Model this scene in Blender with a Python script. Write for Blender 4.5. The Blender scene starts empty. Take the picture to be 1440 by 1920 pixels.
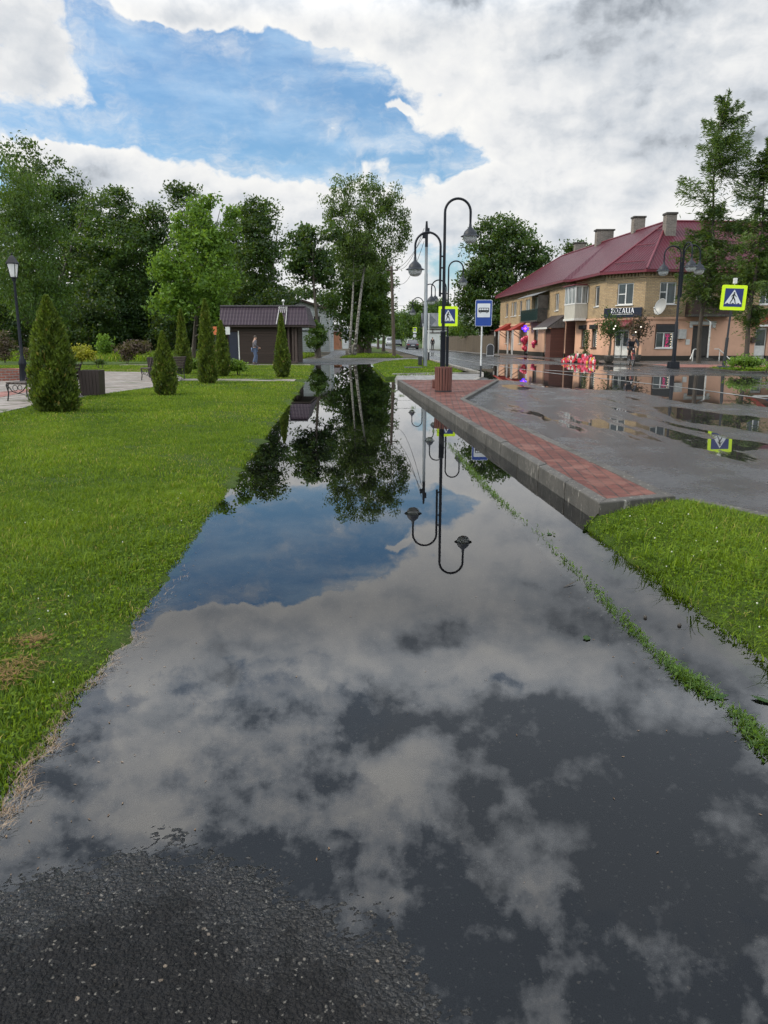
import bpy, bmesh, math, random
import numpy as np
from mathutils import Vector, Matrix, Euler

random.seed(7)
RNG = np.random.default_rng(11)
SC = bpy.context.scene
COL = SC.collection
rad = math.radians
PITCH = rad(12.62)
FPX = 1443.0
EYE = 1.55
CP, SP = math.cos(PITCH), math.sin(PITCH)

# ---------------------------------------------------------------- survey helpers
def ray(px, py):
    x = (px - 720) / FPX
    y = (960 - py) / FPX
    return Vector((x, CP + y * SP, -SP + y * CP))

def G(px, py, z=0.0):
    d = ray(px, py)
    t = (z - EYE) / d.z
    return Vector((d.x * t, d.y * t, z))

def P(px, py, Y):
    d = ray(px, py)
    t = Y / d.y
    return Vector((d.x * t, Y, EYE + d.z * t))

def mpp(py, Y):                      # metres for one photo pixel at depth Y
    return Y / ray(720, py).y / FPX

# ---------------------------------------------------------------- materials
class NT:
    def __init__(s, tree):
        s.t = tree
        s.t.nodes.clear()
    def __call__(s, typ, i=None, o=0, **props):
        n = s.t.nodes.new(typ)
        for k, v in props.items():
            setattr(n, k, v)
        for k, v in (i or {}).items():
            sock = n.inputs[k]
            if isinstance(v, bpy.types.NodeSocket):
                s.t.links.new(v, sock)
            else:
                if sock.type == 'RGBA' and len(v) == 3:
                    v = (*v, 1.0)
                sock.default_value = v
        return n.outputs[o] if o is not None else n
    def math(s, op, a, b=0.0, c=0.0, clamp=False):
        return s('ShaderNodeMath', {0: a, 1: b, 2: c}, operation=op, use_clamp=clamp)
    def vmath(s, op, a, b=(0, 0, 0), c=(0, 0, 0), o=0):
        return s('ShaderNodeVectorMath', {0: a, 1: b, 2: c}, o=o, operation=op)
    def mix(s, f, a, b, blend='MIX'):
        n = s('ShaderNodeMix', None, o=None, data_type='RGBA', blend_type=blend)
        for k, v in ((0, f), (6, a), (7, b)):
            sock = n.inputs[k]
            if isinstance(v, bpy.types.NodeSocket):
                s.t.links.new(v, sock)
            else:
                sock.default_value = (*v, 1.0) if (k and len(v) == 3) else v
        return n.outputs[2]
    def mapr(s, v, a, b, c=0.0, d=1.0, kind='SMOOTHSTEP'):
        return s('ShaderNodeMapRange', {0: v, 1: a, 2: b, 3: c, 4: d}, interpolation_type=kind)
    def noise(s, vec, scale, detail=4.0, rough=0.55, o=0):
        return s('ShaderNodeTexNoise', {'Vector': vec, 'Scale': scale, 'Detail': detail, 'Roughness': rough}, o=o)

def new_mat(name):
    m = bpy.data.materials.new(name)
    m.use_nodes = True
    return m, NT(m.node_tree)

def finish(N, bsdf):
    N('ShaderNodeOutputMaterial', {'Surface': bsdf}, o=None)

_mats = {}
def M(name, col, rough=0.6, metal=0.0, var=0.25, scale=6.0, bump=0.0, col2=None, coat=0.0, stretch=(1, 1, 1), spec=0.5):
    if name in _mats:
        return _mats[name]
    m, N = new_mat(name)
    tc = N('ShaderNodeTexCoord', o=3)
    v = N.vmath('MULTIPLY', tc, stretch)
    n = N.noise(v, scale, 6.0, 0.6)
    n2 = N.noise(v, scale * 7.3, 3.0, 0.6)
    f = N.math('ADD', N.math('MULTIPLY', n, 0.7), N.math('MULTIPLY', n2, 0.3))
    f = N.mapr(f, 0.34, 0.66)
    c2 = col2 or tuple(x * (1 - var) for x in col)
    c = N.mix(f, c2, col)
    inp = {'Base Color': c, 'Roughness': N.mapr(n2, 0.3, 0.7, rough * 0.85, min(1, rough * 1.15)), 'Metallic': metal,
           'Specular IOR Level': spec}
    if coat:
        inp['Coat Weight'] = coat
        inp['Coat Roughness'] = 0.06
    if bump:
        inp['Normal'] = N('ShaderNodeBump', {'Strength': 0.7, 'Distance': bump, 'Height': f})
    finish(N, N('ShaderNodeBsdfPrincipled', inp))
    _mats[name] = m
    return m

def emit_mat(name, col, s):
    m, N = new_mat(name)
    finish(N, N('ShaderNodeBsdfPrincipled', {'Base Color': col, 'Emission Color': col, 'Emission Strength': s, 'Roughness': 0.4}))
    return m

def leaf_mat(name, dark, light, trans=0.35, rough=0.5, hue=None):
    m, N = new_mat(name)
    t = N('ShaderNodeAttribute', attribute_name='tone', o=2)
    c = N.mix(t, dark, light)
    if hue:
        c = N.mix(N.mapr(t, 0.86, 0.98), c, hue)
    p = N('ShaderNodeBsdfPrincipled', {'Base Color': c, 'Roughness': rough, 'Specular IOR Level': 0.35})
    tr = N('ShaderNodeBsdfTranslucent', {'Color': N.mix(0.35, c, (0.35, 0.5, 0.03), 'MIX')})
    finish(N, N('ShaderNodeMixShader', {0: trans, 1: p, 2: tr}))
    return m

# ---------------------------------------------------------------- mesh builder
class MB:
    def __init__(s):
        s.v, s.f, s.uv, s.sm = [], [], None, False
    def add(s, vs, fs):
        o = len(s.v)
        s.v += [tuple(a) for a in vs]
        s.f += [tuple(o + i for i in f) for f in fs]
        return s
    def box(s, c, d, rz=0.0, ry=0.0, rx=0.0, taper=1.0):
        x, y, z = d[0] / 2, d[1] / 2, d[2] / 2
        R = Euler((rx, ry, rz)).to_matrix()
        k = taper
        vs = [(-x, -y, -z), (x, -y, -z), (x, y, -z), (-x, y, -z), (-x * k, -y * k, z), (x * k, -y * k, z), (x * k, y * k, z), (-x * k, y * k, z)]
        c = Vector(c)
        return s.add([R @ Vector(a) + c for a in vs], [(0, 3, 2, 1), (4, 5, 6, 7), (0, 1, 5, 4), (1, 2, 6, 5), (2, 3, 7, 6), (3, 0, 4, 7)])
    def beam(s, a, b, w, h):          # rectangular bar, w sideways, h in the up-ish direction
        a, b = Vector(a), Vector(b)
        d = (b - a).normalized()
        up = Vector((0, 0, 1)) if abs(d.z) < 0.95 else Vector((0, 1, 0))
        sx = d.cross(up).normalized() * w / 2
        sy = sx.cross(d).normalized() * h / 2
        vs = [a - sx - sy, a + sx - sy, a + sx + sy, a - sx + sy, b - sx - sy, b + sx - sy, b + sx + sy, b - sx + sy]
        return s.add(vs, [(0, 1, 2, 3), (7, 6, 5, 4), (0, 4, 5, 1), (1, 5, 6, 2), (2, 6, 7, 3), (3, 7, 4, 0)])
    def tube(s, pts, r, n=8, caps=True):
        pts = [Vector(p) for p in pts]
        if not isinstance(r, (list, tuple)):
            r = [r] * len(pts)
        vs, fs = [], []
        ref = None
        for i, p in enumerate(pts):
            t = (pts[min(i + 1, len(pts) - 1)] - pts[max(i - 1, 0)])
            t = t.normalized() if t.length > 1e-9 else Vector((0, 0, 1))
            if ref is None:
                ref = Vector((1, 0, 0)) if abs(t.x) < 0.9 else Vector((0, 1, 0))
            a = (ref - t * ref.dot(t)).normalized()
            ref = a
            b = t.cross(a)
            for k in range(n):
                an = 2 * math.pi * k / n
                vs.append(p + (a * math.cos(an) + b * math.sin(an)) * r[i])
        for i in range(len(pts) - 1):
            for k in range(n):
                k2 = (k + 1) % n
                fs.append((i * n + k, i * n + k2, (i + 1) * n + k2, (i + 1) * n + k))
        if caps:
            fs.append(tuple(reversed(range(n))))
            fs.append(tuple((len(pts) - 1) * n + k for k in range(n)))
        return s.add(vs, fs)
    def lathe(s, prof, c=(0, 0, 0), n=16, a0=0.0):
        c = Vector(c)
        vs, fs = [], []
        for r, z in prof:
            for k in range(n):
                an = a0 + 2 * math.pi * k / n
                vs.append(c + Vector((r * math.cos(an), r * math.sin(an), z)))
        for i in range(len(prof) - 1):
            for k in range(n):
                k2 = (k + 1) % n
                fs.append((i * n + k, i * n + k2, (i + 1) * n + k2, (i + 1) * n + k))
        fs.append(tuple(reversed(range(n))))
        fs.append(tuple((len(prof) - 1) * n + k for k in range(n)))
        return s.add(vs, fs)
    def ball(s, c, r, n=12, m=8):
        if not isinstance(r, (tuple, list)):
            r = (r, r, r)
        o = MB()
        o.lathe([(max(1e-4, math.sin(math.pi * i / m)), -math.cos(math.pi * i / m)) for i in range(m + 1)], n=n)
        return s.add([(c[0] + a[0] * r[0], c[1] + a[1] * r[1], c[2] + a[2] * r[2]) for a in o.v], o.f)
    def prism(s, poly, z0, z1):       # xy polygon between two heights
        n = len(poly)
        vs = [(p[0], p[1], z0) for p in poly] + [(p[0], p[1], z1) for p in poly]
        fs = [tuple(reversed(range(n))), tuple(range(n, 2 * n))] + [(i, (i + 1) % n, n + (i + 1) % n, n + i) for i in range(n)]
        return s.add(vs, fs)
    def plate(s, poly, o, u, v, th):  # 2-D polygon placed in the plane (o,u,v), thickness along u x v
        o, u, v = Vector(o), Vector(u).normalized(), Vector(v).normalized()
        w = u.cross(v) * th
        n = len(poly)
        a = [o + u * p[0] + v * p[1] for p in poly]
        return s.add(a + [q + w for q in a], [tuple(reversed(range(n))), tuple(range(n, 2 * n))] + [(i, (i + 1) % n, n + (i + 1) % n, n + i) for i in range(n)])
    def move(s, v, i0=0):
        v = Vector(v)
        s.v[i0:] = [tuple(Vector(a) + v) for a in s.v[i0:]]
        return s
    def turn(s, rz, i0=0):
        R = Matrix.Rotation(rz, 3, 'Z')
        s.v[i0:] = [tuple(R @ Vector(a)) for a in s.v[i0:]]
        return s
    def build(s, name, m, parent=None, smooth=False, bevel=0.0, fix=True):
        me = bpy.data.meshes.new(name)
        me.from_pydata(s.v, [], s.f)
        if fix:
            bm = bmesh.new(); bm.from_mesh(me)
            bmesh.ops.recalc_face_normals(bm, faces=bm.faces)
            bm.to_mesh(me); bm.free()
        if s.uv:
            l = me.uv_layers.new(name='UVMap')
            for p in me.polygons:
                for li in p.loop_indices:
                    l.data[li].uv = s.uv[me.loops[li].vertex_index]
        if smooth:
            me.polygons.foreach_set('use_smooth', [True] * len(me.polygons))
            if smooth != 'all':
                try:
                    me.set_sharp_from_angle(angle=rad(40))
                except Exception:
                    pass
        me.materials.append(m)
        o = bpy.data.objects.new(name, me)
        COL.objects.link(o)
        if parent is not None:
            o.parent = parent
        if bevel:
            b = o.modifiers.new('Bevel', 'BEVEL'); b.width = bevel; b.segments = 2; b.limit_method = 'ANGLE'
        return o

def tag(o, label=None, cat=None, group=None, kind=None):
    if label: o['label'] = label
    if cat: o['category'] = cat
    if group: o['group'] = group
    if kind: o['kind'] = kind
    return o

def empty(name, loc, rz=0.0, label=None, cat=None, group=None):
    o = bpy.data.objects.new(name, None)
    o.location = loc
    o.rotation_euler = (0, 0, rz)
    o.empty_display_size = 0.2
    COL.objects.link(o)
    return tag(o, label, cat, group)

def copy_tree(o, parent=None):
    c = o.copy()
    COL.objects.link(c)
    if parent is not None:
        c.parent = parent
    for ch in list(o.children):
        copy_tree(ch, c)
    return c

def np_mesh(name, V, F, m, parent=None, tone=None, smooth=False):
    """V (n,3) vertices, F (k,c) faces with the same corner count, tone per vertex"""
    me = bpy.data.meshes.new(name)
    c = F.shape[1]
    me.vertices.add(len(V)); me.vertices.foreach_set('co', np.ascontiguousarray(V, np.float32).ravel())
    me.loops.add(F.size); me.loops.foreach_set('vertex_index', np.ascontiguousarray(F, np.int32).ravel())
    me.polygons.add(len(F)); me.polygons.foreach_set('loop_start', np.arange(0, F.size, c, dtype=np.int32))
    if smooth:
        me.polygons.foreach_set('use_smooth', np.ones(len(F), bool))
    if tone is not None:
        a = me.attributes.new('tone', 'FLOAT', 'POINT')
        a.data.foreach_set('value', np.ascontiguousarray(tone, np.float32))
    me.update(calc_edges=True)
    me.materials.append(m)
    o = bpy.data.objects.new(name, me)
    COL.objects.link(o)
    if parent is not None:
        o.parent = parent
    return o

def unit(a):
    return a / np.maximum(np.linalg.norm(a, axis=1, keepdims=True), 1e-9)

def leaf_mesh(name, C, size, tone, m, parent=None, aspect=0.5, axis=None, wob=1.0):
    """diamond leaves at C; axis = preferred long direction"""
    n = len(C)
    a = RNG.normal(size=(n, 3)) * wob
    if axis is not None:
        a = a + axis
    a = unit(a)
    b = unit(np.cross(a, RNG.normal(size=(n, 3))))
    s = np.asarray(size).reshape(-1, 1)
    k = unit(np.cross(a, b)) * s * 0.08
    V = np.stack([C - a * s * .5, C + b * s * .5 * aspect + k, C + a * s * .5, C - b * s * .5 * aspect + k], 1).reshape(-1, 3)
    F = np.arange(4 * n).reshape(n, 4)
    return np_mesh(name, V, F, m, parent, np.repeat(tone, 4))

def blades_mesh(name, B, h, w, lean, tone, m, kind='stuff'):
    """grass blades rooted at B"""
    n = len(B)
    an = RNG.uniform(0, 2 * np.pi, n)
    d = np.stack([np.cos(an), np.sin(an), np.zeros(n)], 1)
    an2 = an + np.pi / 2 + RNG.normal(0, .5, n)
    e = np.stack([np.cos(an2), np.sin(an2), np.zeros(n)], 1)
    h = h.reshape(-1, 1); w = w.reshape(-1, 1); l = lean.reshape(-1, 1)
    up = np.array([[0, 0, 1.0]])
    mid = B + up * h * .55 + d * l * h * .3
    tip = B + up * h * (1 - .35 * l) + d * l * h
    V = np.stack([B - e * w * .5, B + e * w * .5, mid + e * w * .42, mid - e * w * .42, tip], 1).reshape(-1, 3)
    base = np.arange(n).reshape(-1, 1) * 5
    F = np.concatenate([base + np.array([[0, 1, 2]]), base + np.array([[0, 2, 3]]), base + np.array([[3, 2, 4]])], 0)
    o = np_mesh(name, V, F, m, None, np.repeat(tone, 5))
    if kind: o['kind'] = kind
    return o

def text_into(mb, txt, size, o, u, v, th, xscale=1.0):
    """solid lettering, centred on o, in the plane u,v"""
    cu = bpy.data.curves.new('lettering', 'FONT')
    cu.body = txt; cu.size = size; cu.align_x = 'CENTER'; cu.align_y = 'CENTER'; cu.resolution_u = 3
    ob = bpy.data.objects.new('lettering', cu)
    COL.objects.link(ob)
    dg = bpy.context.evaluated_depsgraph_get()
    me = bpy.data.meshes.new_from_object(ob.evaluated_get(dg))
    o, u, v = Vector(o), Vector(u).normalized(), Vector(v).normalized()
    w = u.cross(v) * th
    mb.add([o + u * p.co.x * xscale + v * p.co.y + w for p in me.vertices], [tuple(f.vertices) for f in me.polygons])
    bpy.data.objects.remove(ob); bpy.data.meshes.remove(me); bpy.data.curves.remove(cu)

# ---------------------------------------------------------------- camera, render, light
cam_d = bpy.data.cameras.new('Camera')
cam = bpy.data.objects.new('Camera', cam_d)
COL.objects.link(cam)
cam.location = (0, 0, EYE)
cam.rotation_euler = (rad(90) - PITCH, 0, 0)
cam_d.sensor_fit = 'VERTICAL'
cam_d.sensor_height = 36.0
cam_d.lens = 36.0 * FPX / 1920.0
cam_d.clip_start = 0.05
cam_d.clip_end = 6000
SC.camera = cam
SC.render.resolution_x, SC.render.resolution_y = 768, 1024
SC.view_settings.view_transform = 'Standard'
SC.view_settings.look = 'None'
SC.view_settings.exposure = 0.03
SC.view_settings.gamma = 1.0
SC.cycles.max_bounces = 8
SC.cycles.transparent_max_bounces = 24
SC.cycles.caustics_reflective = False
SC.cycles.caustics_refractive = False
SC.cycles.use_denoising = True
SC.cycles.sample_clamp_indirect = 6.0

SUN_AZ, SUN_EL = rad(-88), rad(44)
sd = bpy.data.lights.new('Sun', 'SUN')
sd.energy = 3.0
sd.angle = rad(8)
sd.color = (1.0, 0.90, 0.74)
sun = bpy.data.objects.new('Sun', sd)
COL.objects.link(sun)
sdir = Vector((math.sin(SUN_AZ) * math.cos(SUN_EL), math.cos(SUN_AZ) * math.cos(SUN_EL), math.sin(SUN_EL)))
sun.rotation_euler = sdir.to_track_quat('Z', 'Y').to_euler()
sun.location = sdir * 100

# ---------------------------------------------------------------- sky with broken cloud
def azel(px, py, refl=False):
    d = ray(px, py).normalized()
    return math.atan2(d.x, d.y), (-1 if refl else 1) * math.asin(d.z)

def build_sky():
    w = bpy.data.worlds.new('World')
    SC.world = w
    w.use_nodes = True
    N = NT(w.node_tree)
    S = 0.1
    nish = N('ShaderNodeTexSky', sky_type='NISHITA', sun_disc=False, sun_elevation=SUN_EL, sun_rotation=SUN_AZ,
             air_density=1.3, dust_density=0.4, ozone_density=2.0)
    d = N('ShaderNodeTexCoord', o=0)
    sep = N('ShaderNodeSeparateXYZ', {0: d}, o=None)
    az = N.math('ARCTAN2', sep.outputs[0], sep.outputs[1])
    el = N.math('ARCSINE', sep.outputs[2])
    p0 = N('ShaderNodeCombineXYZ', {0: az, 1: el, 2: 0.0})
    w1 = N.noise(p0, 9.0, 3.0, 0.5, o=1)
    w2 = N.noise(p0, 34.0, 3.0, 0.6, o=1)
    wv = N.vmath('ADD', N.vmath('MULTIPLY', N.vmath('SUBTRACT', w1, (.5, .5, .5)), (.10, .07, 0)),
                 N.vmath('MULTIPLY', N.vmath('SUBTRACT', w2, (.5, .5, .5)), (.030, .026, 0)))
    p = N.vmath('ADD', p0, wv)
    def field(blobs, start):
        acc = start
        for px, py, rx, ry, wt, rf in blobs:
            a, e = azel(px, py, rf)
            ix, iy = 1560.0 / rx, 1560.0 / ry
            q = N.vmath('MULTIPLY_ADD', p, (ix, iy, 0), (-a * ix, -e * iy, 0))
            L = N.vmath('LENGTH', q, o=1)
            acc = N.math('MULTIPLY_ADD', N.mapr(L, 1.25, 0.35), wt, acc)
        return acc
    cov = field(CLOUDS, -0.02)
    pst = N.vmath('MULTIPLY', p0, (1, 1.35, 1))
    n = N.noise(N.vmath('ADD', pst, N.vmath('MULTIPLY', wv, (.5, .5, 0))), 17.0, 10.0, 0.60)
    nl = N.noise(N.vmath('ADD', N.vmath('ADD', pst, N.vmath('MULTIPLY', wv, (.5, .5, 0))), (-.010, .016, 0)), 17.0, 5.0, 0.56)
    big = N.noise(pst, 5.5, 4.0, 0.55)
    back = N.math('MULTIPLY', N.mapr(sep.outputs[1], .05, -.45), N.mapr(el, .02, .20))      # unseen bright cloud added behind the viewer to light the facades
    cov = N.math('ADD', N.math('ADD', cov, N.math('MULTIPLY', N.mapr(el, .40, .62), .34)), N.math('MULTIPLY', back, .55))
    dens = N.math('ADD', cov, N.math('MULTIPLY', N.math('SUBTRACT', n, 0.5), 1.55))
    hi = N.mapr(el, .36, .48)                                   # overhead the cloud is nearer, softer and thicker
    mask = N.mapr(dens, N.math('MULTIPLY_ADD', hi, -.42, 0.24), N.math('MULTIPLY_ADD', hi, .12, 0.60))
    veil2 = N.noise(N.vmath('ADD', N.vmath('MULTIPLY', p0, (1, 1.9, 1)), N.vmath('MULTIPLY', wv, (1.2, 1.2, 0))), 11.0, 8.0, 0.66)
    halo = N.math('MULTIPLY', N.mapr(dens, -.75, .30), N.mapr(veil2, .40, .70, 0, .75))      # torn wisps trailing off the cloud edges
    mask = N.math('MAXIMUM', N.math('MAXIMUM', mask, halo), N.math('MULTIPLY', hi, .86))      # overhead a thin dark deck closes the gaps
    thick = N.mapr(dens, 0.50, 1.25)
    dark = field(GREYS, 0.0)
    lit = N.math('ADD', 0.5, N.math('MULTIPLY', N.math('SUBTRACT', n, nl), 2.4), clamp=True)
    g = N.math('ADD', N.math('MULTIPLY', thick, N.math('ADD', .10, N.math('MULTIPLY', N.mapr(big, .35, .65), .20))), dark)
    g = N.math('ADD', g, N.math('MULTIPLY', N.math('SUBTRACT', 1.0, lit), 0.36), clamp=True)
    nb = N.noise(N.vmath('ADD', pst, (3, 1, 0)), 8.5, 5.0, 0.58)
    nb2 = N.noise(N.vmath('ADD', pst, (2.975, 1.03, 0)), 8.5, 5.0, 0.58)
    g = N.math('ADD', g, N.math('MULTIPLY', N.math('SUBTRACT', nb2, nb), N.math('MULTIPLY', thick, N.math('MULTIPLY_ADD', hi, 1.5, 0.75))))
    g = N.math('ADD', g, N.math('MULTIPLY', hi, N.math('ADD', N.mapr(nb, .30, .70, -.30, .58), N.mapr(dens, -.9, .95, .80, -.08))), clamp=True)
    g = N.math('ADD', g, N.mapr(el, .54, .74, 0.0, .42), clamp=True)          # unseen cloud overhead darkened so the near reflection fades
    ccol = N('ShaderNodeValToRGB', {0: g}, o=None)
    cr = ccol.color_ramp
    cr.elements[0].position = 0.0; cr.elements[0].color = (0.98, 0.97, 0.94, 1)
    cr.elements[1].position = 1.0; cr.elements[1].color = (0.22, 0.25, 0.29, 1)
    e = cr.elements.new(.35); e.color = (0.83, 0.84, 0.85, 1)
    e = cr.elements.new(.65); e.color = (0.60, 0.64, 0.69, 1)
    gain = N.math('ADD', N.math('ADD', 1.0, N.mapr(el, .335, .45, 0, 1.25)), N.mapr(el, .44, .85, 0, .55))
    gain = N.math('ADD', gain, N.math('MULTIPLY', back, .9))
    cc = N.vmath('SCALE', ccol.outputs[0]); cc.node.inputs[3].default_value = 1.0
    N.t.links.new(N.math('MULTIPLY', gain, 1.0 / S), cc.node.inputs[3])
    # clear air: physical sky, a touch more saturated, with thin high veil
    blue = N.mix(1.0, nish, (0.80, 1.07, 1.30), 'MULTIPLY')
    veil = N.noise(N.vmath('MULTIPLY', p0, (4, 13, 1)), 1.6, 6.0, 0.6)
    blue = N.mix(N.mapr(veil, .36, .72, 0.03, .60), blue, (5.0, 7.0, 9.2))
    sky = N.mix(mask, blue, cc)
    finish_w = N('ShaderNodeBackground', {'Color': sky, 'Strength': S})
    N('ShaderNodeOutputWorld', {'Surface': finish_w}, o=None)
    w.cycles.sampling_method = 'MANUAL'
    w.cycles.sample_map_resolution = 1024

CLOUDS = [  # cloud masses by bearing and elevation: x, y, rx, ry, weight, seen in the water
    (1180, 120, 520, 210, .75, 0), (1340, 330, 420, 260, .75, 0), (900, 45, 330, 85, .75, 0), (850, 150, 130, 90, .35, 0), (1060, 300, 190, 130, .6, 0),
    (330, -22, 330, 50, .7, 0), (620, -5, 260, 60, .7, 0), (10, 90, 135, 140, .62, 0), (140, 150, 80, 60, .26, 0),
    (130, 300, 170, 55, .75, 0), (300, 350, 190, 65, .75, 0), (470, 405, 200, 70, .75, 0), (610, 385, 110, 70, .5, 0), (700, 345, 60, 55, .5, 0),
    (850, 380, 130, 75, .6, 0), (1000, 430, 230, 110, .6, 0), (740, 470, 230, 110, .45, 0), (480, 530, 380, 120, .6, 0), (120, 450, 300, 150, .5, 0),
    (610, 260, 16, 11, .55, 0), (748, 208, 26, 9, .5, 0), (930, 290, 40, 14, .4, 0), (1200, 560, 420, 90, .5, 0), (880, 560, 200, 60, .35, 0),
    (850, 490, 70, 60, -.5, 0), (210, 352, 150, 34, -.55, 0), (400, 415, 130, 30, -.45, 0), (60, 225, 130, 26, -.45, 0), (880, 300, 90, 30, -.45, 0), (1075, 355, 26, 14, -.4, 0), (1080, 40, 60, 30, -.12, 0), (520, 180, 330, 110, -.35, 0), (300, 120, 170, 70, -.25, 0), (880, 270, 70, 40, -.2, 0),
    (330, 1300, 200, 170, .55, 1), (650, 1230, 330, 90, .55, 1), (1000, 1300, 420, 200, .55, 1), (1200, 1500, 500, 260, .6, 1), (290, 1470, 130, 150, .5, 1),
    (760, 1420, 230, 110, .45, 1), (1000, 1560, 200, 140, .5, 1), (1500, 1250, 300, 300, .5, 1), (-100, 1300, 250, 300, .3, 1),
    (600, 1475, 120, 55, -.5, 1), (840, 1590, 130, 55, -.5, 1), (1010, 1720, 150, 60, -.4, 1), (480, 1660, 260, 90, -.45, 1), (120, 1450, 90, 160, -.30, 1), (330, 1430, 60, 40, -.35, 1), (260, 1330, 60, 30, -.2, 1),
    (960, 1290, 70, 22, -.45, 1), (1180, 1830, 200, 60, -.3, 1), (420, 1610, 190, 90, -.35, 1), (820, 1790, 330, 90, -.50, 1), (300, 1800, 320, 120, -.4, 1), (200, 1640, 150, 90, -.3, 1),
]
GREYS = [   # thick, shaded undersides
    (30, 70, 90, 110, 0.29, 0), (1130, 210, 150, 45, 0.22, 0), (1260, 60, 230, 90, 0.16, 0), (1040, 70, 150, 50, 0.14, 0), (1330, 250, 220, 150, 0.12, 0), (180, 345, 120, 45, 0.32, 0), (380, 400, 130, 45, 0.29, 0),
    (780, 430, 120, 60, 0.14, 0), (1060, 380, 90, 35, 0.14, 0), (840, 490, 90, 60, 0.16, 0), (450, 480, 200, 70, 0.16, 0),
    (800, 1330, 330, 90, .50, 1), (1180, 1480, 420, 170, .65, 1), (480, 1250, 200, 60, .35, 1), (420, 1380, 120, 60, .35, 1), (1300, 1300, 200, 110, .45, 1), (1250, 1650, 300, 120, .55, 1),
    (850, 1190, 160, 40, .35, 1), (1100, 1180, 120, 50, .4, 1),
]
build_sky()
# ---------------------------------------------------------------- ground materials
def asphalt_mat(name, wet, puddles=(), base=(.046, .046, .049), light=(.085, .085, .088), rot=0.0, rough0=.42):
    """bitumen with pale aggregate; wet: overall film of water; puddles: standing water (x, y, rx, ry)"""
    m, N = new_mat(name)
    tc = N('ShaderNodeTexCoord', o=3)
    n1 = N.noise(tc, 0.9, 5.0, 0.6)
    n2 = N.noise(tc, 14.0, 4.0, 0.6)
    n3 = N.noise(tc, 260.0, 2.0, 0.6)
    wtc = N.vmath('ADD', tc, N.vmath('MULTIPLY', N.vmath('SUBTRACT', N.noise(tc, 75.0, 3.0, .6, o=1), (.5, .5, .5)), (.016, .016, 0)))
    vor = N('ShaderNodeTexVoronoi', {'Vector': wtc, 'Scale': 118.0}, o=None)
    cell = N('ShaderNodeSeparateColor', {0: vor.outputs[1]}, o=None)
    stone = N.math('MULTIPLY', N.mapr(N.math('ADD', cell.outputs[0], N.math('MULTIPLY', N.math('SUBTRACT', n2, .5), .35)), .90, .95), N.mapr(vor.outputs[0], .55, .40))
    vor2 = N('ShaderNodeTexVoronoi', {'Vector': wtc, 'Scale': 60.0}, o=None)
    cell2 = N('ShaderNodeSeparateColor', {0: vor2.outputs[1]}, o=None)
    stone2 = N.math('MULTIPLY', N.mapr(cell2.outputs[0], .978, .984), N.mapr(vor2.outputs[0], .40, .28))
    c = N.mix(N.mapr(n1, .3, .7), base, light)
    c = N.mix(N.mapr(n2, .3, .75, 0, .45), c, (.022, .022, .024))
    c = N.mix(N.mapr(n3, .35, .7, 0, .6), c, tuple(x * .35 for x in base))
    sc = N.mix(cell.outputs[1], (.035, .033, .031), (.19, .18, .16))
    c = N.mix(N.math('MULTIPLY', stone, .75), c, sc)
    c = N.mix(N.math('MULTIPLY', stone2, .65), c, N.mix(cell2.outputs[1], (.17, .15, .13), (.30, .24, .18)))
    h = N.math('ADD', N.math('MULTIPLY', n3, .5), N.math('ADD', N.math('MULTIPLY', vor.outputs[0], -.8), N.math('MULTIPLY', stone2, .5)))
    rough = N.math('ADD', N.mapr(n2, .3, .7, rough0 - .08, rough0 + .10), N.mapr(n1, .36, .64, -.13, .13))
    grit = N('ShaderNodeTexVoronoi', {'Vector': N.vmath('ADD', tc, N.vmath('MULTIPLY', N.noise(tc, 90.0, 2.0, .5, o=1), (.008, .008, 0))), 'Scale': 78.0}, o=0)
    h = N.math('ADD', h, N.math('MULTIPLY', grit, -1.6))
    nrm = {'Strength': .95, 'Distance': .009, 'Height': h}
    if puddles:
        acc = None
        wq = N.vmath('ADD', tc, N.vmath('MULTIPLY', N.vmath('SUBTRACT', N.noise(tc, .35, 5.0, .6, o=1), (.5, .5, .5)), (.7, 1.8, 0)))
        for x, y, rx, ry, wt in puddles:
            q = N.vmath('MULTIPLY_ADD', wq, (1 / rx, 1 / ry, 0), (-x / rx, -y / ry, 0))
            f = N.math('MULTIPLY', N.mapr(N.vmath('LENGTH', q, o=1), 1.3, .3), wt)
            acc = f if acc is None else N.math('ADD', acc, f)
        n4 = N.noise(N.vmath('MULTIPLY', tc, (1.7, .30, 1)), 1.1, 6.0, .62)
        pf = N.math('ADD', acc, N.math('MULTIPLY', N.math('SUBTRACT', n4, .5), 1.3))
        pd = N.mapr(pf, .40, .50)
        damp = N.mapr(pf, .05, .45)
        rough = N('ShaderNodeMix', {0: damp, 2: rough, 3: .16})
        rough = N('ShaderNodeMix', {0: pd, 2: rough, 3: .012})
        c = N.mix(N.math('MULTIPLY', damp, .55), c, (.020, .019, .018))
        nrm['Strength'] = N.math('MULTIPLY', N.math('SUBTRACT', 1.0, pd), .55)
        b = N('ShaderNodeBump', nrm)
    else:
        b = N('ShaderNodeBump', nrm)
    if not puddles:                                    # under the water the film is index-matched and loses its shine
        z = N('ShaderNodeSeparateXYZ', {0: tc}, o=2)
        soak = N.mapr(z, .0005, .0075, 1.0, 0.0)           # soaked, shinier rim just above the waterline
        wet = N.math('ADD', N.mapr(z, -.004, .003, .0, wet), N.math('MULTIPLY', N.math('MULTIPLY', soak, N.mapr(z, -.001, .001)), .30))
        rough = N('ShaderNodeMix', {0: N.math('MULTIPLY', soak, .75), 2: rough, 3: .22})
    finish(N, N('ShaderNodeBsdfPrincipled', {'Base Color': c, 'Roughness': rough, 'Normal': b, 'Specular IOR Level': wet}))
    return m

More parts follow.
